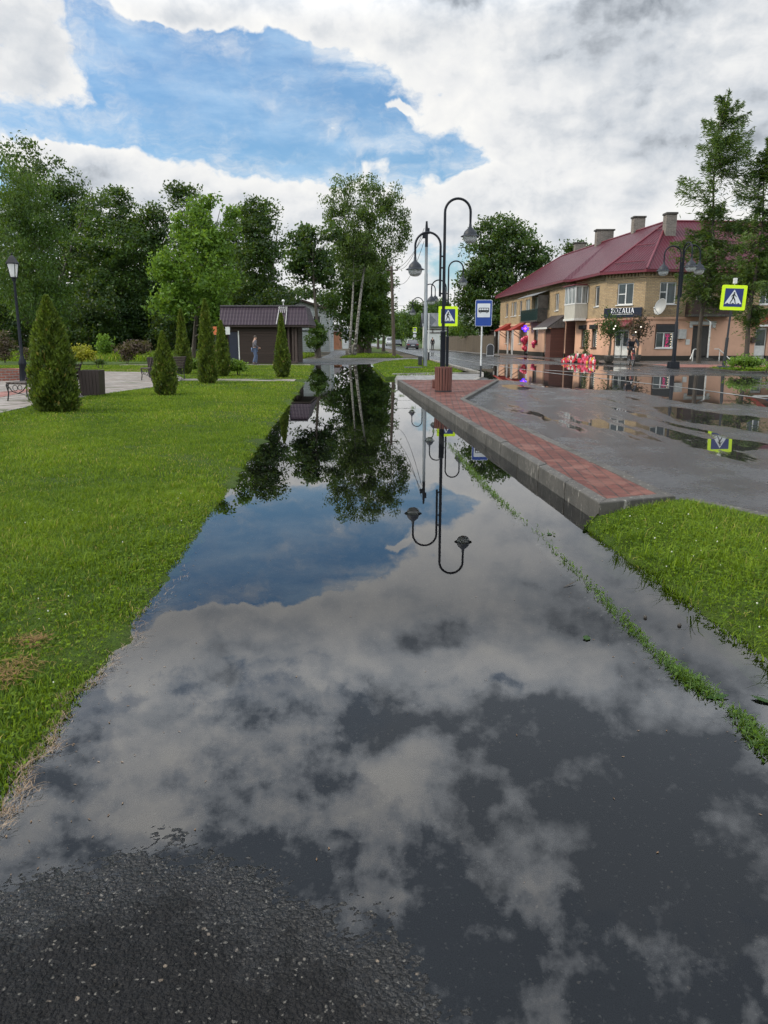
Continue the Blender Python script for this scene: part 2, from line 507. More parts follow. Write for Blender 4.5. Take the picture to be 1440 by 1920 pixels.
def soil_mat(name, a, b, c, scale=2.5):
    m, N = new_mat(name)
    tc = N('ShaderNodeTexCoord', o=3)
    n1 = N.noise(tc, scale * .25, 5.0, .6)
    n2 = N.noise(tc, scale * 4, 5.0, .65)
    n3 = N.noise(tc, scale * 30, 3.0, .65)
    col = N.mix(N.mapr(n1, .35, .65), a, b)
    col = N.mix(N.mapr(n2, .40, .72, 0, .65), col, c)
    col = N.mix(N.mapr(n3, .3, .7, 0, .7), col, N.mix(1.0, col, (.35, .35, .35), 'MULTIPLY'))
    bp = N('ShaderNodeBump', {'Strength': .8, 'Distance': .03, 'Height': n3})
    finish(N, N('ShaderNodeBsdfPrincipled', {'Base Color': col, 'Roughness': .85, 'Normal': bp, 'Specular IOR Level': .2}))
    return m

def paver_mat(name, cols, bw, rh, rot, mortar, msize=.006, offset=.5, rough=.62, stain=(.10, .05, .045)):
    m, N = new_mat(name)
    tc = N('ShaderNodeTexCoord', o=3)
    mp = N('ShaderNodeMapping', {'Vector': tc, 'Rotation': (0, 0, rot)})
    br = N('ShaderNodeTexBrick', {'Vector': mp, 'Color1': cols[0], 'Color2': cols[1], 'Mortar': mortar, 'Scale': 1.0, 'Mortar Size': msize,
                                  'Mortar Smooth': .2, 'Bias': 0.0, 'Brick Width': bw, 'Row Height': rh}, o=None, offset=offset)
    n1 = N.noise(tc, 1.3, 5.0, .6)
    n2 = N.noise(tc, 60.0, 4.0, .65)
    cell = N('ShaderNodeTexVoronoi', {'Vector': mp, 'Scale': 1 / bw}, o=1)
    cs = N('ShaderNodeSeparateColor', {0: cell}, o=None)
    c = N.mix(N.mapr(cs.outputs[0], .55, .95, 0, .55), br.outputs[0], cols[2])
    c = N.mix(N.mapr(n1, .38, .7, 0, .55), c, stain)
    c = N.mix(N.mapr(n2, .3, .75, 0, .5), c, N.mix(1.0, c, (.45, .42, .42), 'MULTIPLY'))
    hgt = N.math('SUBTRACT', N.math('MULTIPLY', n2, .25), br.outputs[1])
    bp = N('ShaderNodeBump', {'Strength': .8, 'Distance': .006, 'Height': hgt})
    finish(N, N('ShaderNodeBsdfPrincipled', {'Base Color': c, 'Roughness': N.mapr(n1, .3, .7, rough - .15, rough + .15), 'Normal': bp, 'Specular IOR Level': .16}))
    return m

def concrete_mat(name, col=(.066, .060, .051)):
    m, N = new_mat(name)
    tc = N('ShaderNodeTexCoord', o=3)
    n1 = N.noise(tc, 2.6, 6.0, .65)
    n2 = N.noise(N.vmath('MULTIPLY', tc, (1, 1, .25)), 22.0, 5.0, .7)
    n3 = N.noise(tc, 130.0, 3.0, .6)
    z = N('ShaderNodeSeparateXYZ', {0: tc}, o=2)
    low = N.mapr(N.math('ADD', z, N.math('MULTIPLY', N.math('SUBTRACT', n1, .5), .16)), .03, .13)
    c = N.mix(N.mapr(n1, .35, .65), tuple(x * .55 for x in col), col)
    c = N.mix(N.mapr(n2, .45, .62, 0, .6), c, (.075, .068, .058))
    c = N.mix(N.mapr(low, 0, 1, .55, 0), c, (.05, .047, .040))
    c = N.mix(N.mapr(n2, .58, .66, 0, .7), c, (.36, .34, .30))
    n4 = N.noise(tc, .9, 3.0, .5)
    c = N.mix(N.mapr(n4, .42, .66, 0, .6), c, N.mix(1.0, c, (.42, .40, .36), 'MULTIPLY'))
    bp = N('ShaderNodeBump', {'Strength': .6, 'Distance': .006, 'Height': N.math('ADD', n3, N.math('MULTIPLY', n2, 1.5))})
    finish(N, N('ShaderNodeBsdfPrincipled', {'Base Color': c, 'Roughness': .62, 'Normal': bp}))
    return m

def water_mat():
    m, N = new_mat('puddle_water')
    tc = N('ShaderNodeTexCoord', o=3)
    n = N.noise(N.vmath('MULTIPLY', tc, (1.0, .55, 1)), 5.0, 3.0, .5)
    bp = N('ShaderNodeBump', {'Strength': .03, 'Distance': .002, 'Height': n})
    fr = N('ShaderNodeFresnel', {'IOR': 1.56, 'Normal': bp})
    gl = N('ShaderNodeBsdfGlossy', {'Color': (1, 1, 1), 'Roughness': .008, 'Normal': bp})
    tr = N('ShaderNodeBsdfTransparent', {'Color': (.80, .80, .79)})
    finish(N, N('ShaderNodeMixShader', {0: fr, 1: tr, 2: gl}))
    return m

PATH_ASPHALT = asphalt_mat('path_asphalt', .13, base=(.0085, .0085, .009), light=(.017, .0165, .0165), rough0=.52)
PUD = [(*G(1380, 788, .1)[:2], 1.2, 1.0, .36), (8.6, 26.5, 4.2, 5.0, 1.0), (6.8, 34, 3.2, 7, 1.0), (10.5, 21.0, 2.6, 3.0, .9), (13, 30, 4, 4, .6), (9.2, 42, 4.5, 7, .85), (11.5, 17.0, 3.0, 1.8, .8),
       (*G(1378, 834, .1)[:2], .55, .55, 1.0), (8.4, 20, 1.5, 2.6, .8), (9.4, 16.6, 1.3, 1.8, .75), (8.3, 13.8, .9, 1.2, .5), (4.9, 33, 1.3, 5, .8), (6.2, 15.4, .7, 2.6, .45), (5, 80, 1.5, 20, .5), (4.6, 17, 3.6, 8.5, .30), (3.9, 12, 1.8, 4.5, .24), (7.5, 13, 2.2, 3.5, .26), (15, 22, 3, 2, .6), (4.1, 24.5, .5, 1.8, .5), (7.3, 10.6, .5, .35, .7)]
ROAD_ASPHALT = asphalt_mat('road_asphalt', .55, PUD, base=(.024, .024, .026), light=(.058, .058, .061), rough0=.25)
FORE_ASPHALT = asphalt_mat('forecourt_asphalt', .5, [(13, 47, 3.0, 5, .9), (11.5, 60, 1.5, 8, .7)], base=(.075, .072, .070), light=(.12, .115, .11), rough0=.36)
LAWN_SOIL = soil_mat('lawn_turf', (.036, .072, .004), (.060, .105, .006), (.034, .042, .007))
GRASS_FAR = soil_mat('far_turf', (.050, .085, .014), (.065, .115, .018), (.035, .05, .014), .8)
MUD = soil_mat('mud', (.014, .013, .011), (.022, .020, .016), (.010, .013, .007))
EARTH = soil_mat('worn_earth', (.10, .085, .065), (.13, .11, .085), (.07, .075, .03))
PAVE_RED = paver_mat('red_pavers', [(.150, .050, .036), (.092, .029, .022), (.205, .096, .072)], .215, .128, rad(90) + .066, (.035, .026, .022), .009)
PAVE_RED_FAR = paver_mat('red_pavers_far', [(.34, .16, .13), (.28, .12, .10), (.38, .22, .19)], .22, .11, .05, (.10, .08, .07))
PAVE_PALE = paver_mat('pale_pavers', [(.30, .265, .245), (.25, .22, .21), (.34, .305, .28)], .55, .55, rad(22), (.06, .07, .025), .045, 0.0, .55, (.20, .17, .15))
PAVE_GREY = paver_mat('grey_pavers', [(.25, .25, .245), (.21, .21, .21), (.30, .28, .27)], .4, .4, .0, (.09, .085, .08), .012, 0.0, .4, (.13, .12, .12))
CONCRETE = concrete_mat('kerb_concrete')
CONCRETE_PALE = concrete_mat('pale_kerb_concrete', (.33, .31, .28))
WATER = water_mat()

def interp(tab, y):
    ys, xs = [a[1] for a in tab], [a[0] for a in tab]
    if y <= ys[0]:
        k = (xs[1] - xs[0]) / (ys[1] - ys[0]); return xs[0] + k * (y - ys[0])
    if y >= ys[-1]:
        k = (xs[-1] - xs[-2]) / (ys[-1] - ys[-2]); return xs[-1] + k * (y - ys[-1])
    return float(np.interp(y, ys, xs))

LEFT = [(-1.27, 1.0), (-1.28, 2.28), (-1.34, 3.25), (-1.48, 5.48), (-1.78, 10.18), (-2.95, 29.74), (-4.25, 48.5), (-4.9, 52)]
MIDK = [(1.62, 1.6), (1.52, 2.73), (1.36, 3.36), (1.30, 4.73), (1.21, 6.81), (1.02, 9.73), (.81, 15.0), (.26, 24.9), (-.05, 31)]
RIGHTW = [(1.98, 2.0), (1.87, 3.48), (1.78, 4.62), (1.69, 6.4)]
def xl(y): return interp(LEFT, y)
def xk(y): return interp(MIDK, y)
def wob(y, s=1.0): return s * (.035 * math.sin(y * 5.3 + 1) + .03 * math.sin(y * 11.7) + .022 * math.sin(y * 23.1 + 2) + .05 * math.sin(y * 1.7))

def sheet(name, poly, z, m, kind='structure'):
    mb = MB()
    mb.add([(p[0], p[1], z) for p in poly], [tuple(range(len(poly)))])
    o = mb.build(name, m, fix=False)
    if o.data.polygons[0].normal.z < 0:
        o.data.flip_normals()
    return tag(o, kind=kind)

# base ground to the horizon
mb = MB(); mb.add([(2500 * math.cos(a * math.pi / 16), 2500 * math.sin(a * math.pi / 16), -.32) for a in range(32)], [tuple(range(32))])
tag(mb.build('ground', GRASS_FAR, fix=False), kind='structure')

# the flooded path: bed just under the water, rising out of it close to the viewer
DRY = [tuple(G(x, y)[:2]) for x, y in ((-260, 1690), (0, 1650), (120, 1640), (200, 1622), (310, 1588), (420, 1612), (520, 1668), (640, 1712), (740, 1762), (800, 1850), (830, 1930), (1000, 2100))]
DXS, DYS = [p[0] for p in DRY], [p[1] for p in DRY]
def bed(x, y):
    lim = np.interp(x, DXS, DYS)
    h = np.clip((lim - y) * .020, -.030, .010)
    c = np.hypot((x - 1.28) / .22, (y - 1.35) / .5)          # the far right corner breaks the surface too
    h = np.maximum(h, np.clip((1 - c) * .02, -.03, .01))
    h = np.maximum(h, np.clip((xl_np(y) + .22 - x) * .06, -.03, -.003) - .001)
    n = (np.sin(x * 61 + 3 * np.sin(y * 23)) * np.sin(y * 57 + 2 * np.sin(x * 31)) * .0010 + np.sin(x * 17 + 1.3 * np.sin(y * 9)) * np.sin(y * 19 + x * 4) * .0014)
    return h + n + RNG.normal(0, .0011, np.shape(x))
def xl_np(y):
    return np.interp(y, [a[1] for a in LEFT], [a[0] for a in LEFT])
def grid_mesh(name, xs, ys, zf, m):
    X, Y = np.meshgrid(xs, ys)
    Z = zf(X, Y)
    V = np.stack([X, Y, Z], -1).reshape(-1, 3)
    nx, ny = len(xs), len(ys)
    i = np.arange((ny - 1) * nx).reshape(ny - 1, nx)[:, :-1].ravel()
    F = np.stack([i, i + 1, i + nx + 1, i + nx], 1)
    return np_mesh(name, V, F, m, smooth=True)
V1 = np.concatenate([np.arange(.9, 2.75, .009), np.arange(2.75, 5, .03), np.arange(5, 56, .3)])
tag(grid_mesh('path', np.arange(-2.1, 1.75, .012), V1[V1 < 5.0], bed, PATH_ASPHALT), kind='structure')
tag(grid_mesh('path', np.arange(-6.0, 1.8, .3), np.concatenate([[4.97], np.arange(5, 53, .5)]), lambda x, y: np.full(np.shape(x), -.031), PATH_ASPHALT), kind='structure')
tag(sheet('verge_bed', [(1.45, -1), (4, -1), (3.2, 6.5), (1.0, 30), (-.5, 31), (.2, 24.9), (1.2, 6.8), (1.45, 3)], -.15, MUD), kind='structure')
sheet('water', [(-2.2, .3), (2.6, .3), (2.0, 6.6), (1.2, 20), (.6, 28), (.9, 52), (-6.2, 52), (-4, 30), (-2.6, 10), (-2.2, 5)], 0.0, WATER)

# lawns
def lawn_left():
    ys = np.concatenate([np.arange(0, 12, .06), np.arange(12, 30, .2), np.arange(30, 50, .6)])
    off = np.array([-.10, 0, .06, .12, .20, .32, .5, .8, 1.4, 3, 6, 12, 24, 50, 110])
    hz = np.array([-.055, -.012, .008, .020, .030, .040, .048, .052, .055, .055, .055, .055, .055, .055, .055])
    V, nx = [], len(off)
    for y in ys:
        e = xl(y)
        for k, o in enumerate(off):
            x = e - o + (wob(y, .8) if k < 6 else wob(y, .3) if k < 9 else 0)
            V.append((x, y, hz[k] + (.006 * math.sin(y * 7 + o * 9) + .008 * math.sin(y * 2.3 - o * 3) if 1 <= k < 11 else 0)))
    i = np.arange((len(ys) - 1) * nx).reshape(len(ys) - 1, nx)[:, :-1].ravel()
    return np_mesh('lawn', np.array(V), np.stack([i, i + nx, i + nx + 1, i + 1], 1), LAWN_SOIL, smooth=True)
tag(lawn_left(), kind='structure')
sheet('meadow', [(-130, 49.4), (-5.2, 49.4), (-6.6, 72), (-9, 110), (-20, 300), (-300, 300), (-300, 30), (-113, 30)], .05, GRASS_FAR)
def lawn_right():
    ys = np.arange(.6, 6.95, .06)
    V, nx = [], 9
    for y in ys:
        a = interp(RIGHTW, y) + wob(y, .5)
        kx = np.interp(y, [0, 5.2, 6.15, 6.95], [7.0, 3.78, 3.19, 2.72])
        for k, t in enumerate((-.03, 0, .02, .07, .2, .4, .65, .9, 1.0)):
            z = (-.16, -.03, .012, .035, .07, .10, .12, .13, .125)[k]
            V.append((a + (kx - a) * t, min(y, 6.52 + (a + (kx - a) * t - 1.86) * (.41 if a + (kx - a) * t > 1.86 else 1.6)), z + (.01 * math.sin(y * 9 + k * 2) if 1 < k < 8 else 0)))
    i = np.arange((len(ys) - 1) * nx).reshape(len(ys) - 1, nx)[:, :-1].ravel()
    return np_mesh('lawn', np.array(V), np.stack([i, i + 1, i + nx + 1, i + nx], 1), LAWN_SOIL, smooth=True)
tag(lawn_right(), kind='structure')
ISLAND = [G(x, y, .09)[:2] for x, y in ((697, 684), (722, 677.5), (770, 673), (806, 676), (845, 688), (868, 697), (838, 703.5), (722, 707), (706, 692))]
def raised(name, poly, z, m, drop=.2, inset=.22, kind='structure'):
    c = Vector((sum(p[0] for p in poly) / len(poly), sum(p[1] for p in poly) / len(poly)))
    mb = MB()
    n = len(poly)
    out = [(p[0], p[1], z - drop) for p in poly]
    inn = []
    for p in poly:
        d = (c - Vector(p)); L = d.length
        q = Vector(p) + d * min(.4, inset / L)
        inn.append((q.x, q.y, z))
    mb.add(out + inn, [(i, (i + 1) % n, n + (i + 1) % n, n + i) for i in range(n)] + [tuple(range(n, 2 * n))])
    return tag(mb.build(name, m), kind=kind)
raised('lawn', ISLAND, .09, LAWN_SOIL)

# platform of the bus stop
PLAT = [Vector(p) for p in ((1.86, 6.50), (.47, 27.5), (4.05, 27.5), (1.93, 18.5), (2.64, 6.82))]
def offset_poly(poly, d):
    n, out = len(poly), []
    for i in range(n):
        a, b, c = poly[i - 1], poly[i], poly[(i + 1) % n]
        e1, e2 = (b - a).normalized(), (c - b).normalized()
        n1, n2 = Vector((e1.y, -e1.x)), Vector((e2.y, -e2.x))
        k = (n1 + n2); k = k / max(.35, 1 + n1.dot(n2))
        out.append(b + k * d)
    return out
inner = offset_poly(PLAT, .13)
if abs(sum((inner[i - 1].x * inner[i].y - inner[i].x * inner[i - 1].y) for i in range(5))) > abs(sum((PLAT[i - 1].x * PLAT[i].y - PLAT[i].x * PLAT[i - 1].y) for i in range(5))):
    inner = offset_poly(PLAT, -.13)
def kerb_run(name, outer, inn, z0, z1, m, closed=True, unit_len=1.0, gap=.010, bevel=.012, wear=True):
    mb = MB()
    n = len(outer)
    for i in range(n if closed else n - 1):
        a, b, c, d = outer[i], outer[(i + 1) % n], inn[(i + 1) % n], inn[i]
        L = (b - a).length
        k = max(1, round(L / unit_len))
        for j in range(k):
            g = gap / L / 2
            t0, t1 = j / k + (g if j else 0), (j + 1) / k - (g if j < k - 1 else 0)
            q = [a.lerp(b, t0), a.lerp(b, t1), d.lerp(c, t1), d.lerp(c, t0)]
            dz = RNG.normal(0, .0025) if wear else 0
            mb.add([(p.x, p.y, z0) for p in q] + [(p.x, p.y, z1 + dz) for p in q],
                   [(0, 3, 2, 1), (4, 5, 6, 7), (0, 1, 5, 4), (1, 2, 6, 5), (2, 3, 7, 6), (3, 0, 4, 7)])
    return tag(mb.build(name, m, bevel=bevel), kind='structure')
kerb_run('kerb', PLAT, inner, -.2, .175, CONCRETE)
sheet('pavement', [p[:] for p in inner], .168, PAVE_RED)
mb = MB(); mb.prism([tuple(p) for p in inner], -.1, .160); tag(mb.build('pavement_bed', MUD), kind='structure')
# kerb between the two flooded strips, just drowned
pts = [Vector((xk(y), y)) for y in (1.2, 2.73, 3.36, 4.73, 6.81, 9.73, 15, 24.9, 30.6)]
kerb_run('kerb', [p + Vector((.06, 0)) for p in pts], [p - Vector((.06, 0)) for p in pts], -.2, -.016, concrete_mat('drowned_concrete', (.035, .033, .028)), closed=False, unit_len=1.0)
# kerb along the road beside the near grass
pts = [Vector(p) for p in ((2.70, 6.92), (3.17, 6.15), (3.76, 5.2), (5.4, 2.6), (7.4, -.5))]
kerb_run('kerb', pts, [p + Vector((.11, .07)) for p in pts], -.1, .135, CONCRETE, closed=False)

# road, forecourt, pavements
sheet('road', [(7.4, -.5), (5.4, 2.6), (3.76, 5.2), (3.17, 6.15), (2.70, 6.90), (2.60, 7.4), (1.90, 18.5), (4.0, 27.4), (3.2, 27.6), (3.9, 30.5), (4.45, 34.5), (3.40, 62), (1.23, 121), (-10, 300),
               (-4.2, 300), (6.5, 121), (9.9, 68), (11.3, 50), (15.4, 41.6), (60, 38.5), (60, -.5)], .10, ROAD_ASPHALT)
sheet('forecourt', [(11.3, 50), (15.4, 41.6), (60, 38.5), (60, 66), (14, 66), (12.6, 91), (11.7, 91), (11.2, 75), (9.9, 68)], .108, FORE_ASPHALT)
sheet('pavement', [(15.6, 41.7), (21.5, 41.2), (21.8, 45.6), (16.0, 47.2)], .114, PAVE_RED_FAR)
sheet('pavement', [(9.9, 68), (11.2, 75), (11.7, 91), (9.5, 109), (7.6, 121), (2, 210), (-3.4, 300), (-4.2, 300), (6.5, 121)], .115, PAVE_GREY)
sheet('yard', [(11.6, 91), (9.4, 109), (7.5, 121), (-3.4, 300), (120, 300), (200, 40), (60, 60)], .06, GRASS_FAR)
sheet('verge', [(-6.6, 64), (3.25, 64), (1.23, 121), (-10, 300), (-20, 300), (-8, 110)], .055, EARTH)
raised('lawn', [(-3.7, 64.9), (1.6, 65.6), (1.0, 82), (-2.9, 82)], .10, LAWN_SOIL)
raised('lawn', [(-1.6, 92), (.6, 92), (-.6, 150), (-2.6, 150)], .10, LAWN_SOIL)
raised('path', [(-4.4, 49.8), (-.4, 52.6), (.6, 57), (3.55, 59), (3.4, 64), (-3.8, 64), (-4.0, 82), (-5.4, 110), (-7.4, 110), (-5.8, 82), (-5.6, 64), (-9.0, 56), (-9, 50)], .062, FORE_ASPHALT, inset=.6)
sheet('path', [(-3.3, 28.6), (-3.4, 30.2), (-8, 30.6), (-8.1, 29.4)], .060, PAVE_PALE)
sheet('path', [(-4.4, 47.0), (-4.6, 48.6), (-16, 48.2), (-16, 46.9)], .060, PAVE_PALE)
raised('pavement', [(.40, 27.62), (3.2, 27.62), (3.85, 30.4), (4.3, 33.9), (2.3, 34.0), (.35, 33.0)], .104, PAVE_GREY)
PL = [G(x, y, .06) for x, y in ((-130, 800), (0, 776), (80, 757.5), (170, 743), (290, 726), (333, 716), (345, 711), (330, 703), (290, 698), (190, 696.5), (60, 697), (-130, 704))]
sheet('plaza', [p[:2] for p in PL], .066, PAVE_PALE)
near = [Vector(p[:2]) for p in PL[:8]]
kerb_run('kerb', near, [p + Vector((-.10, .10)) for p in near], -.05, .085, CONCRETE_PALE, closed=False, bevel=.006)
sheet('pavement', [G(x, y, .07)[:2] for x, y in ((-120, 758), (0, 745), (40, 737), (75, 731), (70, 727), (0, 735), (-120, 745))], .072, PAVE_RED_FAR)
sheet('pavement', [G(x, y, .07)[:2] for x, y in ((-120, 701), (0, 698.4), (190, 695), (300, 694), (300, 692.2), (180, 692.5), (0, 694.5), (-120, 697))], .060, PAVE_RED_FAR)
raised('lawn', [(15.7, 34.4), (40, 33.2), (40, 40.2), (21.7, 41.0), (15.9, 38.5)], .19, LAWN_SOIL)
pts = [Vector(p) for p in ((15.9, 38.6), (15.6, 34.3), (28, 33.7), (40, 33.1))]
kerb_run('kerb', pts, [p + Vector((.1, .13)) for p in pts], 0, .20, CONCRETE, closed=False)
pts = [Vector(p) for p in ((3.2, 27.56), (3.9, 30.5), (4.40, 34.5), (3.36, 62), (3.30, 64))]
kerb_run('kerb', pts, [p + Vector((-.15, .02)) for p in pts], 0, .15, CONCRETE_PALE, closed=False)
pts = [Vector(p) for p in ((9.9, 68), (6.5, 121), (1.2, 205))]
kerb_run('kerb', pts, [p + Vector((.15, .02)) for p in pts], 0, .20, CONCRETE, closed=False, unit_len=3)
pts = [Vector(p) for p in ((.35, 33.05), (2.25, 34.05), (4.3, 34.0))]
kerb_run('kerb', pts, [p + Vector((0, .14)) for p in pts], 0, .15, CONCRETE_PALE, closed=False)

# painted line along the crown of the road, worn
LINE = M('road_paint', (.30, .30, .29), .5, var=.85, scale=2.2)
mb = MB()
pl = [G(x, y, .104) for x, y in ((1440, 748), (1300, 729), (1153, 712), (1040, 700), (960, 690))]
pl += [Vector((5.6, 60, .104)), Vector((3.6, 110, .104))]
for a, b in zip(pl[:-1], pl[1:]):
    s = Vector((b.y - a.y, a.x - b.x, 0)).normalized() * .075
    mb.add([a - s, a + s, b + s, b - s], [(0, 1, 2, 3)])
o = mb.build('road_marking', LINE, fix=False); tag(o, 'worn white line painted along the middle of the wet road', 'road marking')
if o.data.polygons[0].normal.z < 0: o.data.flip_normals()
mb = MB()
pl = [G(x, y, .112) for x, y in ((1020, 693.5), (1170, 704), (1255, 706))]
for a, b in zip(pl[:-1], pl[1:]):
    s = Vector((b.y - a.y, a.x - b.x, 0)).normalized() * .11
    mb.add([a - s, a + s, b + s, b - s], [(0, 1, 2, 3)])
o = mb.build('road_marking', LINE, fix=False); tag(o, 'short white painted line across the mouth of the side street', 'road marking')
if o.data.polygons[0].normal.z < 0: o.data.flip_normals()

# ---------------------------------------------------------------- grass
GRASS = leaf_mat('grass_blade', (.028, .076, .002), (.205, .300, .006), .36, .7, hue=(.34, .29, .07))
RAKED = leaf_mat('raked_cuttings', (.075, .035, .012), (.36, .22, .085), .15, .8)
STRAW = leaf_mat('dry_straw', (.13, .080, .045), (.36, .27, .185), .1, .8)
WEED = leaf_mat('weed_leaf', (.026, .066, .010), (.105, .19, .020), .35, .45)
def yellowing(x, y):
    return np.clip(.5 + .55 * np.sin(x * .8 + 1.7 * np.sin(y * .55)) * np.sin(y * .62 + 1.1 * np.sin(x * 1.3)) + .25 * np.sin(x * 3.1 + y), 0, 1)
def patchy(x, y):
    return .5 + .22 * np.sin(x * 1.9 + 1.2 * np.sin(y * 1.3)) * np.sin(y * 1.1 + .8 * np.sin(x * 2.1)) + .18 * np.sin(x * 5.1 + 2 * np.sin(y * 3.7)) * np.sin(y * 4.3 + x) + .10 * np.sin(x * 13 + y * 3) * np.sin(y * 11 - x * 4)
def sow(name, x, y, z, h, w, m=GRASS, lean=(.25, .9), tone_bias=0.0):
    pt = patchy(x, y)
    tone = np.clip(.08 + .55 * pt + RNG.normal(0, .24, len(x)) + tone_bias, 0, .84)
    dry = RNG.uniform(size=len(x)) < .012 + .16 * np.clip(.42 - pt, 0, 1) + .07 * yellowing(x, y) ** 2
    tone = np.clip(tone + .22 * (yellowing(x, y) - .5), 0, .84)
    tone[dry] = 1.0
    hh = h * (.45 + .95 * pt) * RNG.uniform(.5, 1.35, len(x))
    blades_mesh(name, np.stack([x, y, z], 1), hh, w * RNG.uniform(.7, 1.3, len(x)), RNG.uniform(*lean, len(x)), tone, m)
def lawn_z(x, y):
    o = xl_np(y) - x
    return np.interp(o, [-.10, 0, .06, .12, .20, .32, .5, .8, 1.4], [-.055, -.012, .008, .020, .030, .040, .048, .052, .055]) - .006
def sow_left(y0, y1, dens, h, w):
    n = int(dens * (y1 - y0) * (abs(y1) * .54 + 1.2 + xl(y1)))
    y = RNG.uniform(y0, y1, n)
    e = xl_np(y)
    x = e + .02 - RNG.uniform(0, 1, n) * (y1 * .54 + 1.2 + xl(y1))
    ok = (x > -y * .535 - .6)
    x, y = x[ok], y[ok]
    pz = np.array([(p.x, p.y) for p in PL])
    inside = np.zeros(len(x), bool)                       # keep blades off the paving
    j = len(pz) - 1
    for i in range(len(pz)):
        c = ((pz[i, 1] > y) != (pz[j, 1] > y)) & (x < (pz[j, 0] - pz[i, 0]) * (y - pz[i, 1]) / (pz[j, 1] - pz[i, 1] + 1e-9) + pz[i, 0])
        inside ^= c
        j = i
    cross = ((y > 28.5) & (y < 30.5) & (x > -8.1)) | ((y > 46.8) & (y < 48.7))
    ok = ~inside & ~cross
    x, y = x[ok], y[ok]
    edge = np.clip((xl_np(y) - x) / .3, 0, 1)
    sow('grass', x, y, lawn_z(x, y), h * (.5 + .5 * edge), w)
sow_left(1.6, 4.2, 12000, .056, .0052)
sow_left(4.2, 8, 8000, .060, .0062)
sow_left(8, 14, 3400, .055, .008)
sow_left(14, 24, 1250, .055, .013)
sow_left(24, 46.8, 330, .055, .022)
n = 34000
y = RNG.uniform(1.9, 6.9, n)
a = np.array([interp(RIGHTW, v) for v in y]); kx = np.interp(y, [0, 5.2, 6.15, 6.95], [7.0, 3.76, 3.15, 2.68])
t = RNG.uniform(0, 1, n)
x = a + (kx - a) * t
ok = (x < y * .60 + .8) & ~((y > 6.45 + (x - 1.86) * .41) & (x < 2.75))
x, y, t = x[ok], y[ok], t[ok]
sow('grass', x, y, np.interp(t, [0, .04, .09, .2, .4, .65, .9, 1], [-.02, .012, .035, .07, .10, .12, .13, .125]) - .008, .070 * np.where(t > .93, .6, 1), .0055, lean=(.4, 1.3), tone_bias=.08)
def sow_poly(poly, n, z, h, w):
    P2 = np.array([(p[0], p[1]) for p in poly])
    x = RNG.uniform(P2[:, 0].min(), P2[:, 0].max(), n); y = RNG.uniform(P2[:, 1].min(), P2[:, 1].max(), n)
    inside = np.zeros(n, bool); j = len(P2) - 1
    for i in range(len(P2)):
        inside ^= ((P2[i, 1] > y) != (P2[j, 1] > y)) & (x < (P2[j, 0] - P2[i, 0]) * (y - P2[i, 1]) / (P2[j, 1] - P2[i, 1] + 1e-9) + P2[i, 0])
        j = i
    sow('grass', x[inside], y[inside], np.full(inside.sum(), z), h, w)
sow_poly(ISLAND, 22000, .08, .07, .03)
sow_poly([(-3.7, 64.9), (1.6, 65.6), (1.0, 82), (-2.9, 82)], 5000, .09, .14, .06)
sow_poly([(15.8, 34.6), (24, 34.2), (24, 40.4), (16.0, 38.5)], 12000, .18, .10, .03)
sow_poly([(-12.5, 55), (-6.8, 58), (-6.3, 72), (-14, 76)], 16000, .05, .42, .05)
# unmown meadow along the foot of the wood
sow_poly([(-60, 58), (-15, 54), (-14, 74), (-62, 80)], 26000, .05, .55, .07)

# taller untidy tufts
tx, ty = [], []
for _ in range(150):
    yy = random.uniform(2.0, 9.0); xx = xl(yy) - random.uniform(.05, 1.0) * min(3.2, .25 + yy * .4)
    k = random.randint(10, 26); tx += list(np.random.default_rng(_).normal(xx, .022, k)); ty += list(np.random.default_rng(_ + 999).normal(yy, .03, k))
tx, ty = np.array(tx), np.array(ty)
sow('grass', tx, ty, lawn_z(tx, ty), .105, .0055, lean=(.3, 1.2), tone_bias=.05)
tx, ty = [], []
for _ in range(70):
    yy = random.uniform(2.6, 6.2); xx = interp(RIGHTW, yy) + random.uniform(.05, 1.25)
    k = random.randint(10, 26); tx += list(np.random.default_rng(_ + 50).normal(xx, .024, k)); ty += list(np.random.default_rng(_ + 1999).normal(yy, .03, k))
tx, ty = np.array(tx), np.array(ty)
sow('grass', tx, ty, np.full(len(tx), .07), .12, .0058, lean=(.3, 1.3), tone_bias=.05)

# pale matted straw along the water's edge
n = 2000
y = RNG.uniform(1.9, 5.2, n) ** 1.0
keep = RNG.uniform(size=n) < np.interp(y, [1.9, 2.6, 3.3, 3.7, 4.6, 5.2], [1, .95, .55, .25, .15, .04])
y = y[keep]; n = len(y)
x = xl_np(y) + RNG.normal(.012, .024, n) + np.array([wob(v, .8) for v in y])
B = np.stack([x, y, np.full(n, .004) + RNG.uniform(0, .012, n)], 1)
an = RNG.normal(1.35, .75, n)
d = np.stack([np.cos(an), np.sin(an), RNG.normal(.02, .10, n)], 1)
L = RNG.uniform(.012, .07, n).reshape(-1, 1)
sd_ = np.stack([-np.sin(an), np.cos(an), np.zeros(n)], 1) * .0007
mid = B + d * L * .5 + np.array([[0, 0, .006]])
V = np.stack([B - sd_, B + sd_, mid + sd_, mid - sd_, B + d * L + sd_ * .3, B + d * L - sd_ * .3], 1).reshape(-1, 3)
q = np.arange(n).reshape(-1, 1) * 6
np_mesh('straw', V, np.concatenate([q + np.array([[0, 1, 2, 3]]), q + np.array([[3, 2, 4, 5]])]), STRAW, tone=np.repeat(RNG.uniform(0, 1, n), 6))['kind'] = 'stuff'
